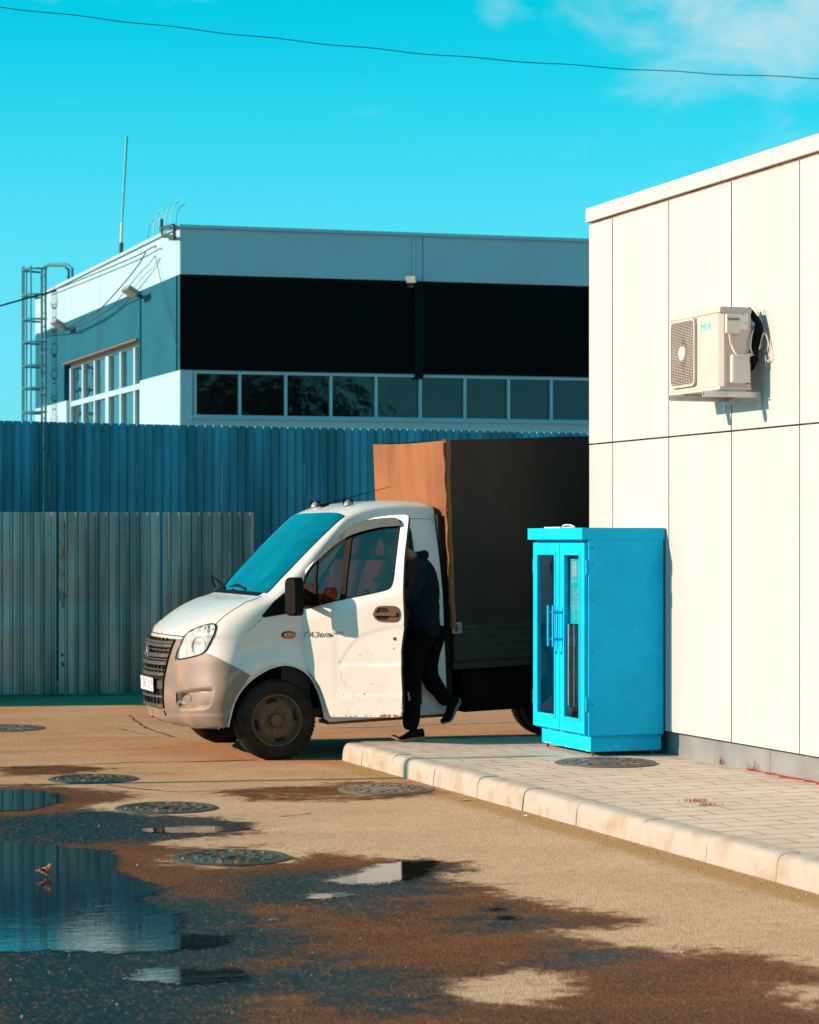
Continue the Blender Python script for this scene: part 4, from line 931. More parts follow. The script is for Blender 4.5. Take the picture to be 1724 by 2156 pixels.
# left face
T7 = crop(0, 500, 1.796)
j2 = [0.02]+[on2(*T7(x, 1300))[0] for x in (1270, 1010, 715, 460)]+[W2]
wl, wr = on2(*T7(478, 1850))[0], on2(*T7(1000, 1700))[0]
zt = on2(*T7(1000, 1548))[1]; ztr = on2(*T7(730, 1940))[1]
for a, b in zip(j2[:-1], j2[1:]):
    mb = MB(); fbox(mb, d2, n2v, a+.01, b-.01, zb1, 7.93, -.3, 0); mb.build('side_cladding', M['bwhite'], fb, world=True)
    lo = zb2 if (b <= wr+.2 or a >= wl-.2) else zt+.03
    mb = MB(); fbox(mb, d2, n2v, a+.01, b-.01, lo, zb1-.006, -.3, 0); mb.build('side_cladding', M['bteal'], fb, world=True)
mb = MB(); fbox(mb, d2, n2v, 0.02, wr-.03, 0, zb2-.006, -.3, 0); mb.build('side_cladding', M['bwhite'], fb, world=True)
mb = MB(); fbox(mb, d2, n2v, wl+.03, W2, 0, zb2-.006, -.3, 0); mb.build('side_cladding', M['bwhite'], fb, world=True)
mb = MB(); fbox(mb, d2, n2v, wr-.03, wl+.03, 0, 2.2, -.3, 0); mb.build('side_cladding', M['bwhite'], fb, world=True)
for s in (j2[1], j2[2]):
    mb = MB(); fbox(mb, d2, n2v, s-.05, s+.05, zb2, zb1-.01, .003, .03); mb.build('joint_strip', M['bteal'], fb, world=True)
m2_ = [wr]+[on2(*T7(x, 1700))[0] for x in (935, 835, 740, 650, 565)]+[wl]
wf_ = MB(); fbox(wf_, d2, n2v, wr, wl, zt-.08, zt, -.2, -.10); fbox(wf_, d2, n2v, wr, wl, ztr-.06, ztr+.06, -.2, -.09); fbox(wf_, d2, n2v, wr, wl, 2.2, 2.3, -.2, -.10)
for i, s in enumerate(m2_): ww = .16 if i == 3 else .07; fbox(wf_, d2, n2v, s-ww, s+ww, 2.3, zt-.08, -.199, -.085)
wfo2 = wf_.build('window_frame', M['bwhite'], fb, world=True)
for i, (a, b) in enumerate(zip(m2_[:-1], m2_[1:])):
    for z0, z1 in ((2.3, ztr-.06), (ztr+.06, zt-.08)):
        mb = MB(); fbox(mb, d2, n2v, a+.08, b-.08, z0, z1, -.16, -.15); mb.build('pane', G_win2, wfo2, world=True)
mb = MB(); fbox(mb, d2, n2v, wr, wl, 2, zt+.2, -2.2, -2.1); mb.build('inner_wall', M['bteal'], fb, world=True)
mb = MB(); fbox(mb, d2, n2v, wr-.1, wl+.05, zt+.0, zt+.028, -.12, .10); mb.build('window_lintel', M['panel_brown'], fb, world=True)
# ================================================================ TREES behind the viewpoint (mirrored in the warehouse windows)
def refl(x, y, dist):
    P = onplane(x, y, K0, n1v); v = (P-CP).normalized(); r = v-2*v.dot(n1v)*n1v; return P+r*dist
def tree(px_, py_, dist, R_, label):
    c = refl(px_, py_, dist); t = thing('broadleaf_tree', label, 'tree', (c.x, c.y, 0), group='trees standing behind the viewpoint')
    H_ = c.z; mb = MB(); mb.tube([(c.x, c.y, 0), (c.x+.1, c.y, H_*.5), (c.x-.1, c.y+.1, H_)], [.3, .2, .05], 10)
    for k in range(9): a = k*2.4; z = H_*(.45+.05*k); mb.tube([(c.x, c.y, z), (c.x+R_*.7*math.cos(a), c.y+R_*.7*math.sin(a), z+R_*.4)], [.09, .02], 6)
    mb.build('trunk', M['hair'], t, world=True); mb = MB(); rr = random.Random(int(px_))
    cl = [Vector((rr.gauss(0, .5)*R_, rr.gauss(0, .5)*R_, H_+rr.gauss(-.1, .42)*R_)) for _ in range(26)]
    for k in range(3600):
        q = rr.choice(cl)+Vector((rr.gauss(0, .17)*R_, rr.gauss(0, .17)*R_, rr.gauss(0, .15)*R_))+Vector((c.x, c.y, 0)); a = Vector((rr.uniform(-1, 1), rr.uniform(-1, 1), rr.uniform(-1, 1))).normalized()*.16; b = a.orthogonal().normalized()*.10
        mb.add([q-a, q+b, q+a, q-b], [(0,1,2,3)])
    mb.build('crown', M['foliage'], t, world=True)
M['foliage'] = mat('foliage', (.03, .05, .02), .8, 0, .4, 2)
tree(440, 845, 75, 3.4, 'dense broadleaf tree behind the viewpoint, mirrored in the leftmost warehouse window')
tree(565, 850, 75, 3.6, 'broad tree behind the viewpoint, mirrored in the second warehouse window')
tree(655, 885, 80, 3.0, 'low tree behind the viewpoint, mirrored in the third warehouse window')

# ladder with safety cage and roof rail
def w2(x, y, off): q = onplane(*T7(x, y), K0+n2v*off, n2v); return q
ld = thing('roof_ladder', 'steel cage ladder on the left end of the warehouse with a hooped roof rail', 'ladder', w2(310, 2100, .2)*Vector((1,1,0)) if False else (w2(310, 2100, .2).x, w2(310, 2100, .2).y, 0))
mb = MB()
L1 = w2(300, 2000, .25); L2 = w2(326, 2000, .25)
def vert(c, z0, z1, r=.025): mb.tube([Vector((c.x, c.y, z0)), Vector((c.x, c.y, z1))], r, 6)
ztop = w2(300, 1030, .25).z
for c in (L1, L2): vert(c, 1.5, ztop+.0, .03)
z = 1.6
while z < ztop: mb.tube([Vector((L1.x, L1.y, z)), Vector((L2.x, L2.y, z))], .016, 5); z += .32
mb.build('ladder_rails', M['ladder'], ld, world=True)
mb = MB(); dpt = n2v
off_c = .25
for yq in (1030, 1215, 1392, 1555, 1725, 1887, 2062):
    zq = w2(230, yq, .6).z; pts = []
    c_ = (L1+L2)*.5; 
    for k in range(13):
        a = math.pi*k/12; pts.append(Vector((c_.x, c_.y, 0))+d2*(.42*math.cos(a))+n2v*(.52*math.sin(a))+Vector((0,0,zq)))
    mb.tube(pts, .028, 5)
for a in (.25*math.pi, .42*math.pi, .58*math.pi, .75*math.pi):
    c_ = (L1+L2)*.5; p_ = Vector((c_.x, c_.y, 0))+d2*(.42*math.cos(a))+n2v*(.52*math.sin(a)); vert(p_, 1.5, ztop, .02)
mb.build('safety_cage', M['ladder'], ld, world=True)
mb = MB()
for ox, oy, of in ((0, 0, 0), (-26, 8, -.3)):
    mb.tube([w2(x+ox, y+oy, of) for x, y in ((325,1195),(325,1025),(355,1000),(485,1002),(518,1032),(518,1125))], .035, 6)
mb.build('roof_rail', M['ladder'], ld, world=True)
# mast, dish, floodlights, cctv, cables
mq = w2(868, 925, -.3); 
am = thing('antenna_mast', 'thin tall whip antenna standing on the warehouse roof edge', 'antenna', mq)
def w2b(x, y): return onplane(*T7(x, y), K0-n2v*.3, n2v)
mb = MB(); mb.tube([w2b(868, 935), w2b(871, 845)], .05, 8); mb.build('mast_foot', M['steel'], am, world=True)
mb = MB(); mb.tube([w2b(871, 850), w2b(877, 700)], .03, 8); mb.build('mast', M['galv'], am, world=True)
mb = MB(); mb.tube([w2b(877, 702), w2b(910, 82)], [.022, .03], 8); mb.build('whip', M['whip'], am, world=True)
ga = thing('grid_antenna', 'grid dish antenna and its bracket at the top front corner of the warehouse', 'antenna', w2(1200, 760, .1))
mb = MB(); c0 = w2(1160, 740, -.2); ux = d2; uz = Vector((0,0,1))
for k in range(6):
    s_ = -.75+.3*k; hh_ = .55*math.sqrt(max(.1, 1-(s_/1.0)**2)); pts = [c0+ux*s_*1.6+uz*(hh_*math.sin(t_))-n2v*(.25*(1-math.cos(t_))) for t_ in np.linspace(-1.3, 1.3, 7)]; mb.tube(pts, .010, 5)
for t_ in (-1.3, -.45, .45, 1.3): mb.tube([c0+ux*s_*1.6+uz*(.5*math.sin(t_))-n2v*(.25*(1-math.cos(t_))) for s_ in (-.75, 0, .75)], .010, 5)
mb.build('grid', M['whip'], ga, world=True)
mb = MB()
for P_ in ([(1150,745),(1250,720)], [(1155,750),(1170,800)], [(1170,800),(1255,800)], [(1250,720),(1250,830)], [(1160,675),(1160,760)]): mb.tube([w2(*P_[0], .12), w2(*P_[1], .12)], .035, 6)
mb.build('bracket', M['steel'], ga, world=True)
for (x, y), lb in (((935,1195), 'floodlight on the white band above the side window of the warehouse'), ((415,1430), 'floodlight near the roof ladder on the side of the warehouse')):
    c0 = w2(x, y, .35); fl = thing('floodlight', lb, 'floodlight', c0, group='floodlights on the warehouse side')
    mx = frame(d2*1.0+n2v*.0, n2v*.8+Vector((0,0,.5)), c0)
    mb = MB(); mb.box(-.30, .30, -.13, .13, -.05, .05, mx); mb.build('housing', M['plinth'], fl, world=True, bevel=.02)
    mb = MB(); mb.tube([c0, w2(x+40, y+25, .02)], .035, 6); mb.build('arm', M['steel'], fl, world=True)
def w1(x, y, off=.1): return onplane(x, y, K0+n1v*off, n1v)
cc = thing('security_camera', 'small security camera on the pilaster of the dark band', 'camera', w1(868, 593))
mx = frame(d1*.75+n1v*.4, Vector((.0, 0, 1))-d1*.5, w1(866, 590, .28))
mb = MB(); mb.box(-.10, .10, -.05, .08, -.05, .05, mx); mb.build('housing', M['galv'], cc, world=True, bevel=.01)
mb = MB(); mb.tube([w1(868, 590, .25), w1(875, 592, 0)], .035, 6); mb.box(-.05, .05, -.05, .05, -.03, .03, frame(d1, n1v, w1(864, 603, .08))); mb.build('mount', M['steel'], cc, world=True)
mb = MB(); mb.tube([w1(871, 497, .03), w1(871, 586, .03)], .014, 6); mb.build('conduit', M['galv'], cc, world=True)
def cable(name, label, pts, r, m=M['wire'], grp=None):
    mb = MB(); mb.tube(cr_spline(pts, 5), r, 5); o = mb.build(name, m, smooth=True); tag(o, label, 'cable', grp); return o
cable('cable', 'dark cable running along under the roof edge from the ladder to the far corner', [w2(x, y, .12) for x, y in ((330,1210),(480,1150),(640,1085),(820,1010),(1000,930),(1110,870),(1115,885))], .013)
cable('cable', 'cable hanging in two loops between the side floodlights of the warehouse', [w2(x, y, .3) for x, y in ((1045,915),(990,1010),(870,1160),(710,1330),(590,1400),(470,1460),(415,1440))], .013)
cable('cable', 'lower sagging cable across the teal band to the ladder', [w2(x, y, .15) for x, y in ((1000,1210),(880,1260),(760,1340),(600,1430),(470,1480),(340,1495),(260,1500))], .012)
cable('cable', 'thin cable slanting from the roof corner down over the teal band', [w2(x, y, .06) for x, y in ((1115,935),(1140,1050),(1190,1260),(1240,1440),(1262,1560),(1290,1640))], .008)
cable('cable', 'thin cable from the floodlight up to the roof edge', [w2(x, y, .1) for x, y in ((820,1290),(900,1190),(1000,1070),(1060,1010),(1115,940))], .008)

# ================================================================ WIRES, LAMP POST
YW = 34.0
wp = [(-60,9),(0,15),(140,31),(330,53),(520,75),(700,94),(860,110),(1010,123),(1200,137),(1400,150),(1600,160),(1790,167)]
mb = MB(); mb.tube([onY(x, y+1.2*math.sin(x*.03), YW) for x, y in [(a, b) for a, b in dens(wp, 14, False)]], .0065, 6)
o = mb.build('overhead_wire', M['wire'], smooth=True); tag(o, 'dark twisted overhead wire crossing the whole sky', 'wire')
mb = MB(); mb.tube([onY(x, y, 46) for x, y in ((-300,720),(-60,660),(0,644),(60,627),(118,612))], .018, 6)
o = mb.build('overhead_wire', M['wire'], smooth=True); tag(o, 'short overhead wire entering at the left edge towards the roof ladder', 'wire')
px_ = -3.0; py_ = 17.60+(4.6-px_)*math.tan(SUN_AZ)
lp = thing('lamp_post', 'thin steel lamp post standing left of the picture', 'lamp post', (px_, py_, 0))
mb = MB(); mb.lathe([(.055, 0), (.05, 2.5), (.045, 4.0)], 'z', 16, (px_, py_, 0)); mb.build('pole', M['steel'], lp, world=True, smooth=True)
mb = MB(); mb.box(px_-.14, px_+.10, py_-.05, py_+.05, 4.0, 4.08); mb.build('lamp_head', M['galv'], lp, world=True, bevel=.02)
# fallen leaves / litter
def leafy(x, y, r, m, name, label, cat, z=0.0):
    c = onz(x, y, z); mb = MB(); n_ = 9; vs = [c+Vector((0,0,.008))]
    for i in range(n_):
        a = 6.283*i/n_; rr = r*(.6+.4*random.random()); vs.append(c+Vector((rr*math.cos(a), rr*math.sin(a), .004+.012*random.random())))
    mb.add(vs, [(0, i+1, (i+1) % n_+1) for i in range(n_)]); o = mb.build(name, m, smooth=True); tag(o, label, cat); return o
leafy(975, 1686, .045, M['leaf'], 'fallen_leaf', 'yellow fallen leaf on the asphalt in front of the kerb', 'leaf')
leafy(1105, 1720, .022, M['plate'], 'paper_scrap', 'tiny white paper scrap on the asphalt near the kerb', 'paper')
leafy(975, 1539, .03, M['leaf'], 'fallen_leaf', 'small yellow leaf on the ground under the van bed', 'leaf')
mb = MB()
for i in range(420):
    y = random.uniform(9, 18.9); x = XK-abs(random.gauss(0, .12))-.01; r = random.uniform(.002, .007)
    c = Vector((x, y, r*.5)); a = random.random()*6
    mb.add([c+Vector((r*math.cos(a+k*2.09), r*math.sin(a+k*2.09), -r*.5)) for k in range(3)]+[c+Vector((0,0,r*.6))], [(0,1,3),(1,2,3),(2,0,3),(0,2,1)])
for i in range(500):
    q = onz(random.uniform(-20, 1740), random.uniform(1640, 2150)); r = random.uniform(.0015, .005); a = random.random()*6
    if q.x > XK: continue
    c = q+Vector((0,0,r*.5)); mb.add([c+Vector((r*math.cos(a+k*2.09), r*math.sin(a+k*2.09), -r*.5)) for k in range(3)]+[c+Vector((0,0,r*.6))], [(0,1,3),(1,2,3),(2,0,3),(0,2,1)])
o = mb.build('gravel', M['iron']); tag(o, kind='stuff')
print('STAGE setting done')

# ================================================================ THE VAN (cab with tarpaulin body), local frame: x to the rear, y away from the camera, z up
OT = Vector((5.54, 19.12, 0)); MT = Matrix.Translation(OT) @ Matrix.Rotation(rad(-1.3), 4, 'Z') @ Matrix.Rotation(rad(-2.4), 4, 'Y'); MTi = MT.inverted()
van = bpy.data.objects.new('delivery_truck', None); COL.objects.link(van); van.matrix_world = MT; WM[van] = MT.copy()
tag(van, 'white light truck with orange-brown tarpaulin body, driver door open, parked behind the kerb', 'truck')
RO = MTi @ CP
def tray(x, y): return (MTi.to_3x3() @ ray(x, y)).normalized()
def tl(x, y, b): r = tray(x, y); return RO + r*((b-RO.y)/r.y)
WV = 2.06; HC = WV/2
STN = [((-.74,.30),(-.41,.30),1.75),((-.79,.35),(-.42,.35),1.75),((-.812,.47),(-.425,.48),1.75),((-.806,.62),(-.40,.62),1.75),((-.795,.75),(-.36,.74),1.8),((-.775,.88),(-.32,.86),1.85),((-.750,.99),(-.27,.95),1.95),((-.728,1.045),(-.23,1.0),2.1),((-.655,1.115),(-.17,1.06),2.5),((-.45,1.232),(-.02,1.16),3.3),((-.25,1.308),(.10,1.235),4),((-.04,1.365),(.20,1.31),4.4),((.13,1.505),(.32,1.43),5),((.40,1.755),(.50,1.64),5),((.64,1.965),(.68,1.84),5),((.74,2.035),(.80,1.92),4.6),((.90,2.085),(.95,1.965),4.5),((1.15,2.105),(1.18,1.985),4.5),((1.40,2.09),(1.42,1.975),4.5),((1.495,2.065),(1.495,1.95),4.5)]
def cat(a, b, c, d, t): return .5*((2*b)+(c-a)*t+(2*a-5*b+4*c-d)*t*t+(3*b-a-3*c+d)*t**3)
def stn(u):
    i = min(int(u), len(STN)-2); t = u-i; g = lambda k: STN[min(max(k, 0), len(STN)-1)]
    f_ = lambda j, k: cat(g(i-1)[j][k], g(i)[j][k], g(i+1)[j][k], g(i+2)[j][k], t)
    return f_(0, 0), f_(0, 1), f_(1, 0), f_(1, 1), g(i)[2]*(1-t)+g(i+1)[2]*t
def sstep(t): t = min(max(t, 0), 1); return t*t*(3-2*t)
def SY(x, z):
    """inward offset of the flat side of the cab at x, z (near side)"""
    zb = 1.20+.06*x; o = .165*(max(0, z-zb)/.76)**1.25 if z > zb else 0
    o += .018*sstep((.42-z)/.12)
    r = math.hypot(x-.01, z-.32)
    if x < .34: o -= .020*math.exp(-((r-.485)/.055)**2)*sstep((z-.35)/.2)-.016*math.exp(-((r-.64)/.07)**2)*sstep((z-.8)/.2)
    return o
def surf(u, y):
    px, pz, qx, qz, n_ = stn(u); yq = SY(qx, qz); m_ = y if y <= HC else WV-y
    h = min(1, max(0, (HC-m_)/(HC-yq))); g = 1-max(0, 1-h**n_)**(1/n_)
    return Vector((px+(qx-px)*g, y, pz+(qz-pz)*g))
NU, NP = 150, 34
gridP = []
for i in range(NU+1):
    u = (len(STN)-1)*i/NU; px, pz, qx, qz, n_ = stn(u); yq = SY(qx, qz); row = []
    for k in range(-NP, NP+1):
        f_ = abs(k)/NP*math.pi/2; h = math.sin(f_)**(2/n_); g = 1-math.cos(f_)**(2/n_) if abs(k) < NP else 1
        d_ = (HC-yq)*h; row.append(Vector((px+(qx-px)*g, HC+(d_ if k < 0 else -d_), pz+(qz-pz)*g)))
    gridP.append(row)
WSU0, WSU1 = 11.12, 14.62
foghole = [((550+cx/4.589)/1.9, (2480+cy/4.589)/1.9) for cx, cy in ((680,1290),(1450,1225),(1380,1670),(780,1690))]
def topx(p):
    q = (MT @ p)-CP; d = q.x*sY+q.y*cY; return (862+FPX*(q.x*cY-q.y*sY)/d, HOR-FPX*q.z/d)
bm_v = [p for r in gridP for p in r]; kk = 2*NP+1; bm_f = []
for i in range(NU):
    u = (len(STN)-1)*(i+.5)/NU
    for k in range(kk-1):
        c = (gridP[i][k]+gridP[i+1][k+1])*.5
        if WSU0+.1 < u < WSU1-.1 and .22 < c.y < WV-.22: continue
        if u < 6:
            p1_ = topx(c); p2_ = topx(Vector((c.x, WV-c.y, c.z))); p_ = p1_ if c.y < HC else p2_
            if inpoly(np.array([p_[0]]), np.array([p_[1]]), foghole)[0]: continue
        bm_f.append((i*kk+k, i*kk+k+1, (i+1)*kk+k+1, (i+1)*kk+k))
# side skins
Qc = [(lambda q: (q[2], q[3]))(stn((len(STN)-1)*i/NU)) for i in range(NU+1)]
arch = smoothp([(.432,.31),(.405,.45),(.365,.585),(.29,.70),(.19,.765),(.09,.787),(-.02,.768),(-.12,.72),(-.21,.665),(-.30,.575),(-.36,.46),(-.395,.30)], False, 2)
side_out = Qc+[(1.495,.29),(.47,.285)]+arch
opening = smoothp([(.275,.95),(.275,1.22),(.33,1.32),(.50,1.56),(.66,1.755),(.80,1.87),(.95,1.915),(1.19,1.925),(1.265,1.90),(1.29,1.80),(1.29,.40),(1.25,.345),(.60,.335),(.52,.36),(.475,.52),(.40,.68),(.31,.80)], True, 1)
farwin = smoothp([(.42,1.33),(.62,1.60),(.78,1.76),(.95,1.83),(1.12,1.83),(1.16,1.75),(1.16,1.30),(1.08,1.24),(.45,1.22)], True, 1)
def side_mesh(mb, holes, near=True):
    V2, T2 = tess(side_out, holes, .035)
    P = [Vector((x, SY(x, z) if near else WV-SY(x, z), z)) for x, z in V2]
    mb.add(P, [t if near else t[::-1] for t in T2]); return P, T2
body = MB(); body.mi = 0; body.add(bm_v, bm_f); body.m = [1 if sum(bm_v[i].z for i in f)/4 < .74 else 0 for f in bm_f]; side_mesh(body, [opening]); side_mesh(body, [farwin], False)
# back wall of the cab
rp = [gridP[-1][k] for k in range(kk)]; ring_ = [Vector((1.495, WV-SY(1.495, z), z)) for z in np.linspace(.29, 1.95, 12)[:-1]]+rp+[Vector((1.495, SY(1.495, z), z)) for z in np.linspace(1.95, .29, 12)[1:]]
body.add(ring_+[Vector((1.495, HC, 1.2))], [(i, i+1, len(ring_)) for i in range(len(ring_)-1)])
bo = body.build('cab_body', [M['paint'], M['plastic']], van, smooth=True, angle=40)
# light scuffs on the paint come from the material; tree for projecting details
full = MB(); full.add(bm_v, [(i*kk+k, i*kk+k+1, (i+1)*kk+k+1, (i+1)*kk+k) for i in range(NU) for k in range(kk-1)]); side_mesh(full, [])
bvh = BVHTree.FromPolygons([Vector(p) for p in full.v], full.f)
def vnorms(P, T, ref):
    Nn = [Vector((0,0,0)) for _ in P]
    for t in T:
        a = (P[t[1]]-P[t[0]]).cross(P[t[2]]-P[t[0]])
        for i in t: Nn[i] += a
    for i in range(len(P)):
        q = Nn[i]
        if q.length < 1e-12: q = Vector((-.3,-1,.2))
        q.normalize()
        if q.dot(ref) > 0: q.negate()
        Nn[i] = q
    return Nn
def camhit(x, y):
    h = bvh.ray_cast(RO, tray(x, y))
    if h[0] is None:
        q = tl(x, y, .35); h = bvh.find_nearest(q)
    return h[0]
def mirror(mb):
    s = MB(); s.v = [(p[0], WV-p[1], p[2]) for p in mb.v]; s.f = [f[::-1] for f in mb.f]; s.m = list(mb.m); return s
def patch(name, poly, t0, t1, m, step=3.0, holes=(), disp=None, both=True, parent=None, clampc=False, smooth=True, label=None):
    V2, T2 = tess(poly, holes, step); P = [camhit(*q) for q in V2]
    if clampc:
        T2 = [t for t in T2 if sum(P[i].y for i in t)/3 < HC+.005]
        for q in P:
            if q.y > HC-.02: q.y = HC
    Nn = vnorms(P, T2, tray(500, 1300))
    if disp: P = [q+nn*disp(*v) for q, nn, v in zip(P, Nn, V2)]; Nn = vnorms(P, T2, tray(500, 1300))
    used = sorted({i for t in T2 for i in t}); rm = {o: i for i, o in enumerate(used)}
    P = [P[i] for i in used]; Nn = [Nn[i] for i in used]; T2 = [tuple(rm[i] for i in t) for t in T2]
    mb = MB(); shell(mb, P, Nn, T2, t0, t1); o = mb.build(name, m, parent or van, smooth=smooth, angle=55)
    if label: o['label'] = label
    if both: mirror(mb).build(name, m, parent or van, smooth=smooth, angle=55)
    return o
Z1 = crop(550, 2480, 4.589); C3 = crop(500, 2450, 2.155); C2 = crop(1100, 1950, 2.155); C4 = crop(1200, 2450, 2.155); DD = crop(1150, 2400, 3.448)
def TT(T, L): return [T(*q) for q in L]
# bumper (unpainted plastic): everything under the seam
seam = TT(Z1, [(720,352),(835,347),(832,400),(790,440),(740,560),(700,690),(708,752),(900,722),(1060,688),(1205,642),(1262,592),(1420,672),(1606,772)])+TT(C3, [(880,438),(990,490),(1078,540)])
archb = TT(C3, [(1035,600),(990,670),(955,760),(930,850),(905,920),(890,985)])
lowb = TT(C3, [(780,992),(560,980),(430,955),(340,925),(270,895),(210,860),(150,800),(100,700),(60,500),(80,300),(120,200)])
recess = smoothp(TT(Z1, [(690,1350),(730,1315),(900,1285),(1150,1258),(1420,1243),(1385,1420),(1345,1640),(960,1655),(800,1662),(735,1560),(700,1450)]), True, 2)
fogc = Z1(835, 1480)
def bdisp(x, y):
    d = 0.0; q = inpoly(np.array([x]), np.array([y]), recess)[0]
    if q: d -= .022*sstep(float(dpoly(np.array([x]), np.array([y]), recess)[0])/5.0)
    r = math.hypot((x-fogc[0])/13.5, (y-fogc[1])/17.5)
    if q: d -= .03*sstep((1.05-r)/.25)
    d += .006*sstep((y-1503)/5)
    return d
bmp = patch('bumper', seam+archb+lowb, .009, -.012, M['plastic'], 2.6, disp=bdisp, both=True, clampc=True)
# fog lamp bowl
# headlamps
lamp = smoothp(TT(Z1, [(835,338),(880,275),(950,215),(1050,165),(1180,118),(1300,82),(1400,66),(1450,90),(1458,140),(1430,240),(1380,340),(1330,450),(1275,560),(1200,635),(1050,680),(900,715),(718,745),(732,640),(770,520),(800,430)]), True, 2)
def inset(poly, k):
    cx = sum(q[0] for q in poly)/len(poly); cy = sum(q[1] for q in poly)/len(poly); return [(cx+(x-cx)*k, cy+(y-cy)*k) for x, y in poly]
M['bowl'] = mat('lamp_bowl_metal', (.70, .69, .68), .22, .45, .1, 20)
M['reflector'] = mat('lamp_reflector', (.72, .71, .69), .4, .0, .35, 14)
lb_ = patch('headlamp', lamp, .010, -.01, M['black'], 3, holes=[inset(lamp, .93)], both=False)
patch('reflector', inset(lamp, .935), .005, -.01, M['reflector'], 3, disp=lambda x, y: -.012*math.sin(x*.33)*.3, both=True, parent=lb_)
mbq = MB(); c_ = camhit(*Z1(1130, 480)); nn_ = Vector((-.80,-.55,.10)).normalized(); mx = Matrix.Translation(c_) @ nn_.to_track_quat('Z', 'Y').to_matrix().to_4x4()
for prof in ([(.083, -.02), (.083, .010), (.074, .014), (.070, -.012), (.0001, -.02)],):
    n_ = 36; vs = [mx @ Vector((r_*math.cos(6.2832*k/n_), r_*math.sin(6.2832*k/n_), h_)) for r_, h_ in prof for k in range(n_)]
    mbq.add(vs, [(i*n_+k, i*n_+(k+1) % n_, (i+1)*n_+(k+1) % n_, (i+1)*n_+k) for i in range(len(prof)-1) for k in range(n_)])
mbq.build('lamp_bowl', M['bowl'], lb_, smooth=True, angle=40); mirror(mbq).build('lamp_bowl', M['bowl'], lb_, smooth=True, angle=40)
mbq = MB(); c2_ = camhit(*Z1(1330, 150)); mbq.tube([camhit(*Z1(1260, 130))+nn_*.004, camhit(*Z1(1235, 250))+nn_*.004], .010, 8); mbq.tube([camhit(*Z1(1320, 110))+nn_*.004, camhit(*Z1(1300, 235))+nn_*.004], .010, 8)
mbq.build('indicator_bulb', M['chrome'], lb_, smooth=True)
mbq = MB(); mbq.lathe([(.0001, -.012), (.009, -.008), (.010, 0)], 'y', 12, camhit(*Z1(1395, 172))+nn_*.004); mbq.build('amber_bulb', M['amber'], lb_, smooth=True)
patch('lamp_lens', inset(lamp, .95), .015, .0125, G_lamp, 4, both=True, parent=lb_)
patch('headlamp', lamp, .010, -.01, M['black'], 4, holes=[inset(lamp, .93)], both=False) if False else None
# grille block (both halves at once, projected along the van's axis)
def hx(y, z, off=0.0):
    h = bvh.ray_cast(Vector((-3, y, z)), Vector((1, 0, 0))); q = h[0] if h[0] else Vector((-.8, y, z)); return Vector((q.x-off, y, z))
ge = [camhit(*Z1(*q)) for q in ((720,352),(690,430),(640,560),(590,720),(560,850),(530,980),(507,1120),(500,1300),(515,1610))]
gy = [q.y for q in ge]; gz = [q.z for q in ge]
def gyat(z): return float(np.interp(-z, [-q for q in gz], gy))
ztop_, zbot = gz[0], gz[-1]
gout = [(y, z) for y, z in zip(gy, gz)]+[(WV-y, z) for y, z in list(zip(gy, gz))[::-1]]
V2, T2 = tess(gout, (), .04); mb = MB(); P = [hx(*q) for q in V2]; shell(mb, P, [Vector((-1,0,0))]*len(P), T2, .0125, 0.0); gr = mb.build('grille', M['void'], van, smooth=True)
def gbar(name, z, hgt, prot, m, wid=1.0, yh=None):
    ys_ = np.linspace(gyat(z)+.005, WV-gyat(z)-.005, 24) if yh is None else np.linspace(HC-yh, HC+yh, 20)
    vs = []; fs = []
    for i, y in enumerate(ys_):
        q = hx(float(y), z, .012); ends = min(1, min(i, len(ys_)-1-i)/2.0+.2)
        for dx, dz in ((0, -hgt/2), (-prot*ends, -hgt/2), (-prot*ends*.8, hgt/2), (0, hgt/2)): vs.append(q+Vector((dx, 0, dz)))
        if i:
            a = 4*i-4; b = 4*i; fs += [(a+k, a+(k+1) % 4, b+(k+1) % 4, b+k) for k in range(4)]
    fs += [(0,1,2,3), tuple(range(4*len(ys_)-4, 4*len(ys_)))[::-1]]
    mb.add(vs, fs)
zpx = lambda x, y: camhit(*Z1(x, y)).z
M['grille_plastic'] = mat('grille_plastic', (.035, .034, .032), .6, 0, .35, 9, .0006, 90)
bars = [(540, 400, .030, .030), (540, 462, .045, .036), (500, 545, .018, .022), (480, 640, .05, .040), (450, 715, .018, .022), (430, 780, .048, .04), (400, 900, .018, .022), (420, 985, .045, .034), (430, 1180, .11, .022), (400, 1395, .03, .026), (380, 1560, .05, .024)]
mb = MB()
for (x_, y_, h_, pr_) in bars: gbar('b', zpx(x_, y_), h_*.62, pr_, None)
mb.build('grille_slats', M['grille_plastic'], gr, bevel=.003)
mb = MB()
for z0, z1 in ((zpx(540,320), zpx(540,380)), (zpx(520,500), zpx(500,610)), (zpx(470,670), zpx(450,760)), (zpx(430,830), zpx(420,960)), (zpx(420,1300), zpx(400,1380)), (zpx(400,1420), zpx(390,1530))):
    zc = .5*(z0+z1)
    for k in range(-4, 5):
        y = HC+k*.092
        if abs(k*.092) < HC-gyat(zc)-.03:
            q = hx(y, zc, .014); mb.box(q.x-.016, q.x+.002, y-.004, y+.004, min(z0, z1), max(z0, z1))
mb.build('grille_mesh', M['grille_plastic'], gr)
# frame of the grille
mb = MB(); e_ = [hx(y, z, .016) for y, z in zip(gy, gz)]; mb.tube(e_, .008, 6); mb.tube([Vector((q.x, WV-q.y, q.z)) for q in e_], .008, 6); mb.build('grille_edge', M['black'], gr, smooth=True)
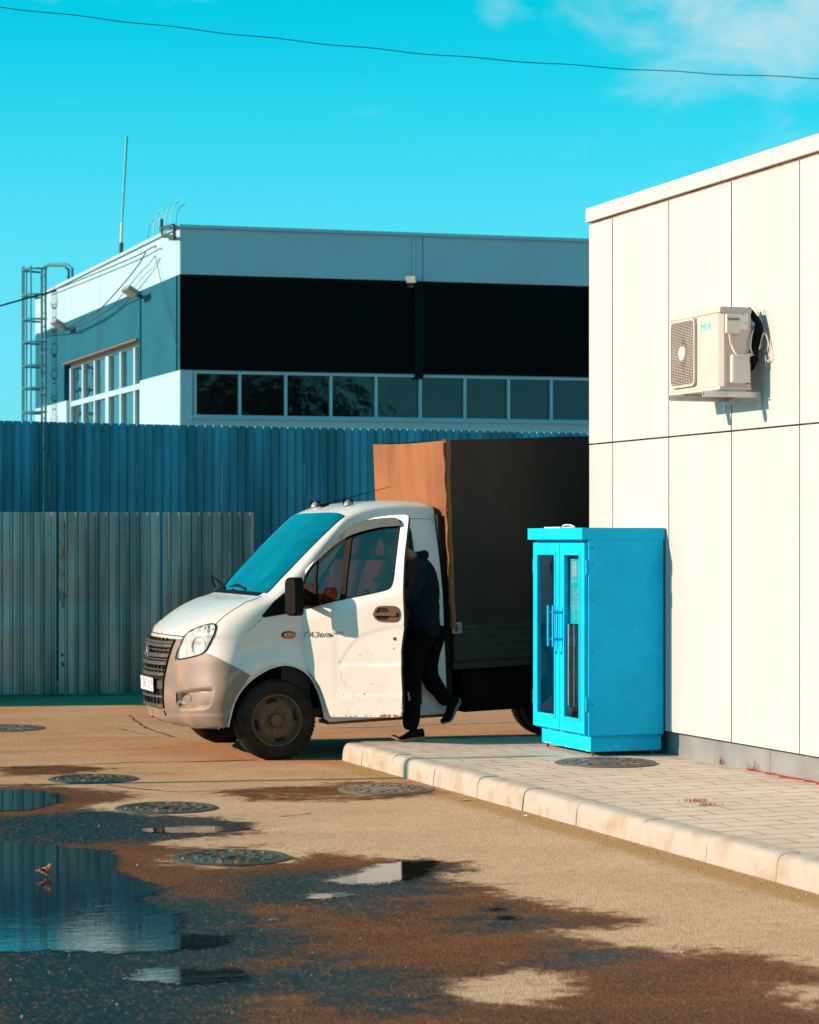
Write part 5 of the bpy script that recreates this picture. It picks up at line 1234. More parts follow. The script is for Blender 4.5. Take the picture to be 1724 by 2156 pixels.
# emblem
zc = zpx(265, 545); q = hx(HC, zc, .052); em = frame((0,-1,0), (-.15,0,1), q)
mb = MB(); shp = [(-.028,.060),(.0,.075),(.028,.060),(.030,-.02),(.018,-.05),(0,-.078),(-.018,-.05),(-.030,-.02)]
plate(mb, em, shp, .008); eo = mb.build('emblem', M['chrome'], van, bevel=.002)
mb = MB(); plate(mb, em @ Matrix.Translation((0,0,.0085)), [(x*.72, y*.78) for x, y in shp], .001); mb.build('emblem_field', M['plate_blue'], eo)
mb = MB(); mm = em @ Matrix.Translation((0,0,.010))
plate(mb, mm, [(-.012,-.022),(-.008,-.022),(-.006,-.004),(.006,-.004),(.010,-.022),(.013,-.022),(.012,.010),(.004,.016),(.006,.030),(-.002,.034),(-.004,.016),(-.013,.004)], .001); plate(mb, mm, [(-.014,-.034),(.014,-.034),(.010,-.040),(-.010,-.040)], .001); mb.build('emblem_mark', M['plate'], eo)
# number plate
zc = .5*(zpx(200, 1010)+zpx(220, 1270)); q = hx(HC, zc, .034); pmx = frame((0,-1,0), (0,0,1), q)
mb = MB(); plate(mb, pmx, rrect(.52, .118, .008), .004); po_ = mb.build('number_plate', M['plate'], van)
mb = MB(); ring(mb, pmx @ Matrix.Translation((0,0,.0015)), rrect(.532, .130, .012), rrect(.514, .112, .007), .005); mb.build('plate_rim', M['plate_blue'], po_)
def ptxt(s, x, y, h): text('plate_character', s, M['plate_blue'], po_, pmx @ Matrix.Translation((x, y, .0045)), h, .0004, world=False, xs=.88)
ptxt('Т', -.215, -.008, .085); ptxt('267', -.09, 0, .105); ptxt('СУ', .075, -.008, .085); ptxt('05', .198, .016, .075); ptxt('RUS', .190, -.040, .026)
mb = MB(); mb.box(-.0, .001, -.05, .05, 0, .0006, pmx @ Matrix.Translation((.145, 0, .0045))); mb.build('plate_divider', M['plate_blue'], po_)
# tow eye, bonnet edge, shut lines
def line_px(name, pts, r, m, off=.001, T=None, both=True, par=None):
    pts = TT(T, pts) if T else pts; P = [camhit(*q) for q in dens(pts, 5, False)]; mb = MB(); nn = vnorms(P, [(i, i+1, i+2) for i in range(len(P)-2)], tray(500, 1300))
    mb.tube([p-tray(500, 1300)*off for p in P], r, 5); o = mb.build(name, m, par or van, smooth=True)
    if both: mirror(mb).build(name, m, par or van, smooth=True)
    return o
sc_h = []
for k in range(26):
    u = 7.25+(10.9-7.25)*k/25; sc_h.append(surf(u, .150-.012*math.sin(k/25*3.1)+(.02 if u > 10 else 0))+Vector((0,-.001,.0015)))
mb.tube(sc_h, .0028, 5); 
fe = [surf(7.05, float(y))+Vector((-.001,0,-.002)) for y in np.linspace(gyat(1.03)-.10, WV-gyat(1.03)+.10, 30)]
mb.tube(fe, .005, 5); lo_ = mb.build('bonnet_gap', M['black'], van, smooth=True); m3 = mirror(mb); m3.build('bonnet_gap', M['black'], van, smooth=True)
line_px('tow_eye', [(505,1655),(520,1700),(550,1750)], .016, M['void'], .006, Z1, both=False)
mb = MB(); rr = random.Random(5)
for k in range(22):
    q = camhit(*(Z1(rr.uniform(280, 830), 322-rr.uniform(-6, 14)-(10 if rr.random() < .5 else rr.uniform(0, 120))))); a = rr.uniform(0, 6); r_ = rr.choice([.002,.003,.003,.006])
    nrm_ = Vector((-.6,-.3,.75)).normalized(); ma = Matrix.Translation(q+nrm_*.0015) @ nrm_.to_track_quat('Z', 'Y').to_matrix().to_4x4(); plate(mb, ma, [(r_*math.cos(j*.9+a)*(1+.4*math.sin(j*2+a)), r_*1.3*math.sin(j*.9+a)) for j in range(7)], .0006)
mb.build('rust_chips', M['rust'], bo)
# windscreen
def wsgrid(u0, u1, y0, y1, off, nu=30, ny=40):
    P = []; 
    for i in range(nu+1):
        for j in range(ny+1):
            u = u0+(u1-u0)*i/nu; y = y0+(y1-y0)*j/ny; a = surf(u, y); nn = (surf(u+.02, y)-surf(u-.02, y)).cross(surf(u, min(y+.01, WV-.16))-surf(u, max(y-.01, .16))).normalized()
            if nn.z < 0: nn.negate()
            P.append(a+nn*off)
    return P, [(i*(ny+1)+j, i*(ny+1)+j+1, (i+1)*(ny+1)+j+1, (i+1)*(ny+1)+j) for i in range(nu) for j in range(ny)]
def wsedge(u): return .165+.012*(u-11)/3.5
ny_ = 44; nu_ = 34; P = []; 
for i in range(nu_+1):
    u = WSU0+(WSU1-WSU0)*i/nu_
    for j in range(ny_+1):
        y = wsedge(u)+(WV-2*wsedge(u))*j/ny_; P.append(surf(u, y)+Vector((-.66, 0, .75))*.006)
mb = MB(); mb.add(P, [(i*(ny_+1)+j, i*(ny_+1)+j+1, (i+1)*(ny_+1)+j+1, (i+1)*(ny_+1)+j) for i in range(nu_) for j in range(ny_)])
ws = mb.build('windscreen', G_ws, van, smooth=True)
def ws_band(u0, u1, a0, a1, steps=30):
    """strip of black border on the screen: between normalised coords"""
    vs = []; fs = []
    for k in range(steps+1):
        t = k/steps; ua, ub = u0[0]+(u0[1]-u0[0])*t, u1[0]+(u1[1]-u1[0])*t; fa, fb_ = a0[0]+(a0[1]-a0[0])*t, a1[0]+(a1[1]-a1[0])*t
        for u, f in ((ua, fa), (ub, fb_)): y = wsedge(u)+(WV-2*wsedge(u))*f; vs.append(surf(u, y)+Vector((-.66,0,.75))*.0045)
        if k: fs.append((2*k-2, 2*k-1, 2*k+1, 2*k))
    mb.add(vs, fs)
mb = MB(); ws_band((WSU0, WSU1), (WSU0, WSU1), (-.004, -.004), (.026, .026)); ws_band((WSU0, WSU1), (WSU0, WSU1), (.974, .974), (1.004, 1.004))
ws_band((WSU0, WSU0), (WSU0+.33, WSU0+.33), (0, 1), (0, 1), 50); ws_band((WSU1-.16, WSU1-.16), (WSU1+.02, WSU1+.02), (0, 1), (0, 1), 50); mb.build('screen_border', M['black'], ws, smooth=True)
mb = MB(); vs = []; fs = []
for k in range(41):
    y = .24+(WV-.48)*k/40
    for u, o in ((10.86, .003), (11.2, .004)): vs.append(surf(u, y)+Vector((-.4,0,.9))*o)
    if k: fs.append((2*k-2, 2*k-1, 2*k+1, 2*k))
mb.add(vs, fs); mb.build('cowl_panel', M['black'], van, smooth=True)
def wiper(y0, u1, y1):
    mb = MB(); a = surf(11.05, y0)+Vector((-.02,0,.03)); b = surf(u1, y1)+Vector((-.03,0,.035)); m_ = a.lerp(b, .5)+Vector((-.01,0,.02)); mb.tube([a, m_, b], [.012,.008,.006], 6)
    wo = mb.build('wiper', M['black'], van); mb = MB(); d_ = (b-a).normalized(); mb.tube([m_-d_*.05+Vector((.012,0,-.01)), surf(u1+.02, y1+(y1-y0)*.35)+Vector((-.015,0,.018))], .006, 5); mb.tube([m_-d_*.05, m_+Vector((.0,0,-.015)), b], .004, 5); mb.build('blade', M['black'], wo)
wiper(.62, 11.25, 1.15); wiper(1.35, 11.3, 1.72)
mb = MB(); mb.tube([surf(11.1, 1.78)+Vector((-.03,0,.02)), surf(11.1, 1.80)+Vector((-.06,0,.13)), surf(11.35, 1.74)+Vector((-.02,0,.03))], .010, 6); mb.build('washer_hose', M['black'], van)
mb = MB(); q = surf(11.65, .40); mb.tube([q+Vector((.02,0,-.01)), q+Vector((.05,.10,.0))], [.03,.022], 5); mb.build('paper_on_dash', M['plate'], van)
# black quarter triangle on the wing, side marker, rust
patch('corner_trim', smoothp(TT(C3, [(1182,1100+0),(1182,1100)]), True, 0), 0, 0, M['black']) if False else None
c1 = crop(500, 1950, 2.155)
patch('corner_trim', TT(c1, [(1178,1108),(1195,1122),(1410,1086),(1480,1070),(1480,880),(1368,912),(1280,985)]), .006, -.01, M['black'], 4)
mk = patch('side_marker', smoothp(TT(C3, [(1350,165),(1352,222),(1466,222),(1468,162)]), True, 1), .006, -.006, M['black'], 3)
patch('marker_lens', smoothp(TT(C3, [(1362,172),(1362,214),(1458,214),(1460,170)]), True, 1), .014, .002, M['amber'], 3, parent=mk)
patch('rust_streak', TT(C3, [(1180,42),(1130,90),(1060,150),(1030,185),(1060,165),(1120,120),(1178,70)]), .0012, -.002, mat('rust_run', (.55,.42,.34), .7), 3, both=False)
# wheel arch lip and liner
mb = MB(); mb.tube([Vector((x, SY(x, z)-.004, z)) for x, z in arch], .009, 6); mb.build('arch_lip', M['paint'], van, smooth=True); mirror(mb).build('arch_lip', M['paint'], van, smooth=True)
mb = MB(); vs = []; fs = []; ap = arch
for i, (x, z) in enumerate(ap):
    vs += [Vector((x, SY(x, z)+.004, z)), Vector((x, .5, z))]
    if i: fs.append((2*i-2, 2*i-1, 2*i+1, 2*i))
vs += [Vector((0, .5, .3))]; fs += [(2*i+1, 2*i+3, len(vs)-1) for i in range(len(ap)-1)]
mb.add(vs, fs); mb.build('wheel_housing', M['void'], van, smooth=True, angle=40); mirror(mb).build('wheel_housing', M['void'], van, smooth=True, angle=40)
mb = MB(); mb.box(-.5, 1.4, .5, 1.56, .30, .62); mb.box(-.35, .25, .5, 1.56, .62, .95); mb.box(-.52, -.35, .45, WV-.45, .31, .55); mb.build('engine_block', M['void'], van)
# sill / step under the door
mb = MB(); mb.box(.455, 1.49, .03, .30, .262, .292); mb.build('sill', M['rust'], van, bevel=.004)
mb = MB(); mb.box(.52, 1.24, .035, .34, .294, .335); mb.build('step', M['black'], van, bevel=.006)
# door frame seal and jamb
mb = MB(); vs = []; fs = []; L = len(opening)
op3 = [Vector((x, SY(x, z), z)) for x, z in opening]
mb.tube([p+Vector((0,-.002,0)) for p in op3]+[op3[0]+Vector((0,-.002,0))], .008, 6); mb.build('opening_lip', M['paint'], van, smooth=True)
cxo, czo = .80, 1.1
mb = MB(); inn = [Vector((cxo+(p.x-cxo)*.93, p.y+.045, czo+(p.z-czo)*.965)) for p in op3]
for i in range(L): j = (i+1) % L; mb.add([op3[i], op3[j], inn[j], inn[i]], [(0,1,2,3)])
mb.build('door_jamb', M['cabin'], van, smooth=True, angle=40)
mb = MB(); mb.tube([p for p in inn]+[inn[0]], .016, 6); mb.build('door_seal', M['black'], van, smooth=True)
# cabin inside
mb = MB()
mb.box(.32, 1.45, .10, WV-.10, .34, .40); mb.box(1.40, 1.48, .10, WV-.10, .40, 1.3); mb.box(1.40, 1.48, .22, WV-.22, 1.3, 1.93); mb.box(.80, 1.44, .26, WV-.26, 1.95, 1.96)
mb.box(.10, .34, .12, WV-.12, .40, 1.10)
mb.build('cabin_lining', M['cabin'], van)
mb = MB(); mb.box(.12, .46, .14, WV-.14, 1.02, 1.20); mb.box(.05, .30, .2, WV-.2, 1.2, 1.27); mb.build('dashboard', M['cabin'], van, bevel=.03)
def seat(y0, y1):
    so_ = MB(); so_.box(.55, 1.05, y0, y1, .72, .88); o = so_.build('seat', M['seat'], van, bevel=.04)
    mb = MB(); mx = Matrix.Translation((.90, 0, .84)) @ Matrix.Rotation(rad(17), 4, 'Y'); mb.box(-.08, .12, y0+.01, y1-.01, 0, .78, mx); mb.build('seat_back', M['seat'], o, bevel=.045)
    mb = MB(); mb.box(-.04, .05, .5*(y0+y1)-.13, .5*(y0+y1)+.13, .82, .98, mx); mb.build('headrest', M['seat'], o, bevel=.03)
    mb = MB(); mb.box(.60, 1.0, y0+.05, y1-.05, .40, .73); mb.build('seat_base', M['cabin'], o)
seat(.25, .78); seat(.92, 1.80)
q = tl(729, 1135, 1.86); q2 = tl(729, 1211, 1.86); mb = MB(); mb.tube([q, q2], [.018, .045], 8); mb.build('curtain', M['curtain'], van, smooth=True)
mb = MB(); swc = Vector((.53, .50, 1.32)); mxw = Matrix.Translation(swc) @ Matrix.Rotation(rad(-62), 4, 'Y')
pts = [mxw @ Vector((.20*math.cos(a), .20*math.sin(a), 0)) for a in np.linspace(0, 2*math.pi, 33)]; mb.tube(pts, .015, 7, False)
for a in (0.3, math.pi-.3, -math.pi/2): mb.tube([mxw @ Vector((0,0,-.03)), mxw @ Vector((.2*math.cos(a+1.57), .2*math.sin(a+1.57), 0))], .013, 6)
mb.tube([mxw @ Vector((0,0,-.005)), mxw @ Vector((0,0,-.25))], [.05,.03], 10); mb.build('steering_wheel', M['seat'], van, smooth=True)
mb = MB(); V2, T2 = tess(farwin, (), .08); P = [Vector((x, WV-SY(x, z)-.004, z)) for x, z in V2]; shell(mb, P, [Vector((0,1,0))]*len(P), T2, .002, -.002); mb.build('passenger_window', G_dark, van)
mb = MB(); mb.tube([Vector((x, WV-SY(x, z), z)) for x, z in farwin]+[Vector((farwin[0][0], WV-SY(*farwin[0]), farwin[0][1]))], .012, 6); mb.build('window_seal', M['black'], van)
# wheels
def wheel(name, x, y, z, side, R=.333, wd=.19, label=None):
    wo = bpy.data.objects.new(name, None); COL.objects.link(wo); wo.parent = van; WM[wo] = MT; wo.empty_display_size = .1
    s = side  # -1: outer face towards the camera
    mb = MB(); h = wd/2
    prof = [(.205, -h+.01), (.225, -h-.004), (.255, -h-.012), (.285, -h-.008), (R-.022, -h+.004), (R-.006, -h+.018), (R, -h+.035), (R+.001, 0), (R, h-.035), (R-.006, h-.018), (R-.022, h-.004), (.27, h+.008), (.205, h-.01)]
    mb.lathe([(r_, q) for r_, q in prof], 'y', 72, (x, y, z))
    for v_i, v in enumerate(mb.v): 
        if v[2] < z-R+.012: mb.v[v_i] = (v[0], v[1], z-R+.012)
    t_ = mb.build('tyre', M['rubber'], wo, smooth=True, angle=50)
    mb = MB()                                           # tread lugs
    for k in range(60):
        a = 2*math.pi*k/60; ca, sa = math.cos(a), math.sin(a)
        if sa < -.96: continue
        for (q0, q1, sk) in ((-h+.022, -h+.060, .012), (-.028, .028, -.01), (h-.060, h-.022, .012)):
            mx = Matrix.Translation((x+ca*(R-.001), y, z+sa*(R-.001))) @ Matrix.Rotation(-a, 4, 'Y'); mb.box(-.002, .0035, q0, q1, -.011, .011, mx)
    mb.build('tread', M['rubber'], t_)
    o_ = -h if s < 0 else h; dd_ = -s
    rp_ = [(.214, o_+.004*dd_), (.216, o_-.004*dd_), (.206, o_-.006*dd_), (.198, o_+.004*dd_), (.192, o_+.030*dd_), (.182, o_+.045*dd_), (.165, o_+.040*dd_), (.130, o_+.022*dd_), (.115, o_+.020*dd_), (.085, o_+.030*dd_), (.060, o_+.032*dd_), (.056, o_+.0*dd_), (.048, o_-.012*dd_), (.0001, o_-.014*dd_)]
    mb = MB(); mb.lathe(rp_, 'y', 56, (x, y, z)); r_o = mb.build('rim', M['rim'], wo, smooth=True, angle=40)
    mb = MB()
    for k in range(4):
        a0 = rad(100+90*k)
        vs = []; aa = np.linspace(-.26, .26, 7)
        for rr_, da in ((.178, 1), (.148, -1)):
            for q in (aa if da > 0 else aa[::-1]): vs.append(Vector((x+rr_*math.cos(a0+q), y+o_+(.0415 if rr_ > .16 else .0305)*dd_-.0035*dd_, z+rr_*math.sin(a0+q))))
        mb.add(vs, [tuple(range(len(vs)))])
    mb.build('vent_hole', M['void'], r_o)
    for k in range(6):
        a0 = rad(15+60*k); mb = MB(); c_ = (x+.085*math.cos(a0), y+o_+.030*dd_, z+.085*math.sin(a0)); mb.lathe([(.0001, -.02*dd_), (.012, -.019*dd_), (.0125, 0)], 'y', 6, c_); mb.build('wheel_nut', M['rust'], r_o)
    return wo
zw = .328
wheel('wheel', .015, .10, zw, -1); wheel('wheel', .015, WV-.13, zw, 1)
rx = 3.10; zr = zw-rx*math.tan(rad(2.4))
for y_, s_ in ((.16, -1), (.40, -1), (WV-.20, 1), (WV-.44, 1)): wheel('wheel', rx, y_, zr, s_)
mb = MB(); mb.tube([(rx, .3, zr), (rx, WV-.3, zr)], .06, 10); mb.tube([(rx, HC-.14, zr), (rx, HC+.14, zr)], .16, 12); mb.tube([(.015, .25, zw-.04), (.015, WV-.25, zw-.04)], .035, 8); mb.build('axle', M['chassis'], van)
# cab roof: marker lamps, aerial, vent
for q in (surf(15.75, .52), surf(15.75, 1.55)):
    mb = MB(); n_ = 18; vs = []; 
    for r_, h_ in ((1, 0), (.98, .012), (.80, .035), (.45, .055), (.12, .062)):
        for k in range(n_): a = 6.2832*k/n_; vs.append(q+Vector((.042*r_*math.cos(a), .055*r_*math.sin(a), h_*.8)))
    mb.add(vs, [(i*n_+k, i*n_+(k+1) % n_, (i+1)*n_+(k+1) % n_, (i+1)*n_+k) for i in range(4) for k in range(n_)]+[tuple(range(4*n_, 5*n_))]); o = mb.build('roof_lamp', M['plinth'], van, smooth=True, angle=50)
    mb = MB(); mb.box(q.x-.045, q.x+.045, q.y-.003, q.y+.003, q.z+.0, q.z+.053); mb.build('lamp_rib', M['black'], o)
mb = MB(); q = surf(15.7, 1.25); mb.box(q.x-.05, q.x+.04, 1.20, 1.30, q.z, q.z+.022); a_ = mb.build('aerial_base', M['black'], van, bevel=.006); mb = MB(); mb.tube([(q.x, 1.25, q.z+.02), (q.x+.62, 1.22, q.z+.155)], [.005, .0025], 5); mb.build('aerial', M['black'], a_)
# roof drip channel
mb = MB(); mb.tube([Vector((x, SY(x, z)-.006, z)) for x, z in [(q[0], q[1]-.035) for q in Qc if .72 < q[0] < 1.47]], .007, 5); mb.build('drip_rail', M['paint'], van, smooth=True)
mb = MB(); mb.box(1.33, 1.334, -.004, 0, .4, 1.9) if False else None


# ---------------------------------------------------------------- open driver door
PHI = rad(46); Hd = Vector((.262, -.004, 0)); eD = Vector((math.cos(PHI), -math.sin(PHI), 0)); nD = Vector((-math.sin(PHI), -math.cos(PHI), 0))
arcO = TT(DD, [(1610,338),(1400,350),(1200,393),(1070,435),(950,500),(860,590),(780,700),(725,790),(690,860),(690,930)])
arcP = arcO+[(737,1402),(860,1402),(860,1316)]
crease = (DD(160,345), DD(1350,0))
def dfeat(x, y):
    d = -.0035*sstep((1468-y)/9.0)*sstep((x-698)/14)
    yc_ = crease[0][1]+(x-crease[0][0])*(crease[1][1]-crease[0][1])/(crease[1][0]-crease[0][0])
    if y < yc_: d -= .165*((yc_-y)/190.0)**1.35
    ins = inpoly(np.array([x]), np.array([y]), arcP)[0]
    if ins: d -= .0045*sstep((float(dpoly(np.array([x]), np.array([y]), arcO[:-1]+arcO[-2::-1])[0]))/9.0)*(1-sstep((y-1394)/14.0))
    d -= .010*sstep((y-1440)/70)*sstep((700-x)/30)
    return d
def dpos(x, y, off=0.0, feat=True):
    r = tray(x, y); t = (Hd-RO).dot(nD)/r.dot(nD); p = RO+r*t
    d = off+(dfeat(x, y) if feat else 0)
    return p+nD*d
def dpatch(name, poly, t0, t1, m, step=4, holes=(), parent=None, smooth=True, angle=50, label=None):
    V2, T2 = tess(poly, holes, step); P = [dpos(*q) for q in V2]; Nn = vnorms(P, T2, -nD); mb = MB(); shell(mb, P, Nn, T2, t0, t1); o = mb.build(name, m, parent or van, smooth=smooth, angle=angle)
    if label: o['label'] = label
    return o
door_out = TT(C2, [(1085,600),(1084,400),(1082,290),(1078,255),(1060,240),(1000,240),(900,246),(760,266),(640,310),(560,360),(480,430),(420,498),(360,558),(300,620),(245,680),(205,725),(192,765)])[::1]+[(625.5,1235),(627,1262),(628.5,1294),(629.5,1320),(631,1339),(634,1368),(637.5,1392),(643,1403),(649.5,1412),(660,1425),(672,1443),(679,1460),(686,1482),(692,1500),(695,1507),(698,1509.5),(760,1510),(838,1510),(844,1508.5),(846.5,1503),(846,1461),(844,1420),(843,1370),(845,1352),(849,1325),(849.5,1300),(848,1263),(846,1215)]
win = smoothp(TT(C2, [(213,770),(205,900),(212,1030),(250,1048),(330,1030),(570,968),(760,932),(935,892),(975,878),(1000,848),(1012,780),(1014,600),(1016,400),(1016,300),(1005,280),(960,272),(830,280),(700,308),(600,355),(520,415),(450,480),(390,540),(330,600),(270,670)]), True, 1)
dr = dpatch('driver_door', door_out, 0, -.004, M['paint'], 3.2, [win], label='open driver door with chrome script and rust along its lower edge')
V2, T2 = tess(inset(door_out, .985), [inset(win, 1.03)], 9); P = [dpos(*q) for q in V2]; mb = MB(); shell(mb, P, [nD]*len(P), T2, -.005, -.05); mb.build('door_inner', M['cabin'], dr)
dpatch('window_seal', win, .006, -.02, M['black'], 5, [inset(win, .965)], dr)
dpatch('window_glass', inset(win, .97), -.004, -.007, G_door, 9, (), dr)
def dbox(name, poly, t0, t1, m, par=dr, step=6): return dpatch(name, poly, t0, t1, m, step, (), par, False)
dbox('window_divider', TT(C2, [(548,425),(598,395),(598,965),(570,972),(552,968)]), .006, -.016, M['black'])
dbox('quarter_pillar', TT(C2, [(303,655),(322,640),(326,800),(360,1010),(345,1022),(312,1020)]), .008, -.016, M['black'])
dbox('mirror_corner', TT(C2, [(212,860),(250,815),(290,830),(345,905),(362,985),(370,1015),(300,1038),(250,1046),(222,1000)]), .012, -.01, M['black'])
visor_o = TT(C2, [(288,662),(340,590),(420,500),(500,415),(580,345),(680,300),(790,280),(900,270),(970,268),(1008,285),(1026,312),(1029,338)])
visor_i = TT(C2, [(1000,342),(930,346),(850,352),(760,372),(690,390),(620,412),(560,440),(500,480),(440,530),(380,590),(320,648),(303,664)])
dpatch('window_visor', visor_o+visor_i, .026, .022, M['visor'], 4, (), dr)
M['handle_plastic'] = mat('handle_plastic', (.10, .060, .042), .55, 0, .25, 12, .0006, 120, spec=.15)
hd = dpatch('door_handle', smoothp(TT(DD, [(1185,200),(1205,130),(1240,92),(1290,80),(1480,80),(1525,110),(1550,160),(1550,220),(1535,270),(1495,306),(1275,300),(1225,275),(1195,240)]), True, 1), .010, -.004, M['handle_plastic'], 2.5, [inset(TT(DD, [(1222,165),(1262,112),(1370,112),(1416,168),(1416,218),(1380,275),(1262,275),(1218,225)]), 1)], dr)
dpatch('handle_recess', TT(DD, [(1210,160),(1250,104),(1380,104),(1425,165),(1425,222),(1388,284),(1250,284),(1208,228)]), .0015, -.002, M['void'], 4, (), hd)
dpatch('handle_lever', TT(DD, [(1196,176),(1500,166),(1515,172),(1515,215),(1500,222),(1196,214)]), .026, .010, M['handle_plastic'], 3, (), hd)
mb = MB(); q = dpos(830, 1345); ml = frame(eD, (0,0,1), q); n_ = 20
vs = [ml @ Vector((r_*math.cos(6.2832*k/n_), r_*math.sin(6.2832*k/n_), h_)) for r_, h_ in ((.014, .0), (.014, .005), (.006, .006), (.005, .003), (.0001, .003)) for k in range(n_)]
if (ml.to_3x3() @ Vector((0,0,1))).dot(nD) < 0: vs = [ml @ Vector((r_*math.cos(6.2832*k/n_), r_*math.sin(6.2832*k/n_), -h_)) for r_, h_ in ((.014, .0), (.014, .005), (.006, .006), (.005, .003), (.0001, .003)) for k in range(n_)]
mb.add(vs, [(i*n_+k, i*n_+(k+1) % n_, (i+1)*n_+(k+1) % n_, (i+1)*n_+k) for i in range(4) for k in range(n_)]); mb.build('door_lock', M['handle_plastic'], dr, smooth=True, angle=40)
mb = MB(); rr = random.Random(11)
def chip(x, y, r_):
    c_ = dpos(x, y, .0006); a = rr.uniform(0, 6); pts = []
    for j in range(7): t = j*.9+a; pts.append(c_+eD*(r_*math.cos(t)*(1+.3*math.sin(3*t)))+Vector((0,0,r_*math.sin(t))))
    mb.add(pts+[c_+nD*.0006], [(j, (j+1) % 7, 7) for j in range(7)])
for (x, y, r_) in [DD(1460,670)+(.006,), DD(993,763)+(.0048,), DD(1160,763)+(.003,), DD(715,852)+(.005,), DD(1170,1155)+(.0052,), DD(970,1162)+(.003,), DD(1060,1297)+(.007,), DD(1097,1260)+(.003,), DD(1243,1292)+(.003,), DD(640,1457)+(.003,), DD(450,1175)+(.004,), DD(1075,1597)+(.006,), DD(1260,1388)+(.003,), DD(1230,1520)+(.003,)]: chip(x, y, r_)
for k in range(40): chip(rr.uniform(700, 842), rr.uniform(1440, 1508), rr.uniform(.0008, .002))
mb.build('paint_chips', M['black'], dr)
mb = MB()
for k in range(46):
    x = rr.uniform(700, 843); x = x if rr.random() < .4 else rr.uniform(800, 843)
    chip(x, 1509-abs(rr.gauss(0, 1.6)), rr.uniform(.003, .009))
for k in range(14): chip(845.5-abs(rr.gauss(0, .8)), rr.uniform(1478, 1506), rr.uniform(.002, .005))
mb.build('rust_edge', M['rust'], dr)
mb = MB()                                             # fine scratches
for k in range(26):
    x, y = rr.uniform(700, 760), rr.uniform(1440, 1506); L_ = rr.uniform(3, 12); a = rr.choice([0, 1.57, 1.2, .3]); P = [dpos(x+L_*t*math.cos(a)+rr.uniform(-.8, .8), y+L_*t*math.sin(a), .0003) for t in (0, .35, .7, 1)]; mb.tube(P, .0006, 4)
for pts in ([(700,965),(725,990),(738,1040),(740,1085),(765,1120),(790,1140),(797,1190)],): mb.tube([dpos(*DD(*q), .0003) for q in pts], .0009, 4)
mb.build('scratches', M['rust'], dr)
def dmx(x, y, off): 
    m = frame(eD, (0,0,1), dpos(x, y, off))
    if (m.to_3x3() @ Vector((0,0,1))).dot(nD) < 0: m = frame(eD, (0,0,1), dpos(x, y, off))
    return m
M['dark_chrome'] = mat('script_chrome', (.20, .22, .25), .25, 1, .5, 60)
text('script_lettering', 'ГАЗель', M['dark_chrome'], dr, dmx(669, 1337, .001), .062, .0025, .35, world=False, xs=1.28)
text('script_lettering', 'NEXT', M['dark_chrome'], dr, dmx(711, 1333.5, .001), .034, .002, .35, world=False, xs=1.1)
for z_ in ((847.8, 1288), (848.5, 1300.5)):
    mb = MB(); q = dpos(z_[0], z_[1], -.02); mb.lathe([(.0001, -.012), (.007, -.01), (.008, 0)], 'y', 10, q); mb.build('latch_screw', M['black'], dr)
# hinges
for z_ in (.90, 1.12):
    mb = MB(); mb.tube([(.262, .02, z_), (.262, .02, z_+.06)], .012, 8); mb.build('hinge', M['paint'], dr)
# mirror
mc = dpos(620.5, 1255, .0, False); back = tray(620, 1255); 
off_ = .24; r_ = tray(620.5, 1256); tq = ((Hd+nD*off_)-RO).dot(nD)/r_.dot(nD); mc = RO+r_*tq
mo = bpy.data.objects.new('side_mirror', None); COL.objects.link(mo); mo.parent = dr; WM[mo] = MT; mo.empty_display_size = .1
mxm = frame(Vector((.56,-.83,0)), Vector((0.05,0,1)), mc)       # x: across the mirror, y: up, z: glass normal side
def mprism(name, w_, h_, d0, d1, m, bev, r0=.035, par=mo):
    mb = MB(); o_ = rrect(w_, h_, r0, 6); k = len(o_); vs = []
    lay = [(d0, .80), (d0+(d1-d0)*.25, .95), (d0+(d1-d0)*.55, 1.0), (d1, 1.0)]
    for d_, s_ in lay: vs += [mxm @ Vector((x*s_, y*(.5+.5*s_), d_)) for x, y in o_]
    fs = [tuple(range(k)), tuple(range(3*k, 4*k))[::-1]]+[(i*k+j, i*k+(j+1) % k, (i+1)*k+(j+1) % k, (i+1)*k+j) for i in range(3) for j in range(k)]
    mb.add(vs, fs); return mb.build(name, m, par, smooth=True, angle=35)
sgn = 1 if (mxm.to_3x3() @ Vector((0,0,1))).x < 0 else -1
mprism('mirror_shell', .135, .315, .06*sgn, -.03*sgn, M['black'], 0)
mb = MB(); plate(mb, mxm @ Matrix.Translation((0, .035, -.032*sgn)), rrect(.115, .20, .03), .001*-sgn); mb.build('mirror_glass', M['chrome'], mo)
mb = MB(); plate(mb, mxm @ Matrix.Translation((0, -.120, -.032*sgn)), rrect(.115, .065, .02), .001*-sgn); mb.build('mirror_glass', M['chrome'], mo)
mb = MB(); e1 = dpos(*C2(300, 960), .01); mb.tube([mc+Vector((.03, .03, .03)), mc.lerp(e1, .5)+Vector((0,0,.035)), e1], [.028, .045, .05], 8); mb.tube([mc+Vector((.03,.03,-.06)), e1+Vector((0,0,-.05))], [.02, .03], 8); mb.build('mirror_arm', M['black'], mo, smooth=True)

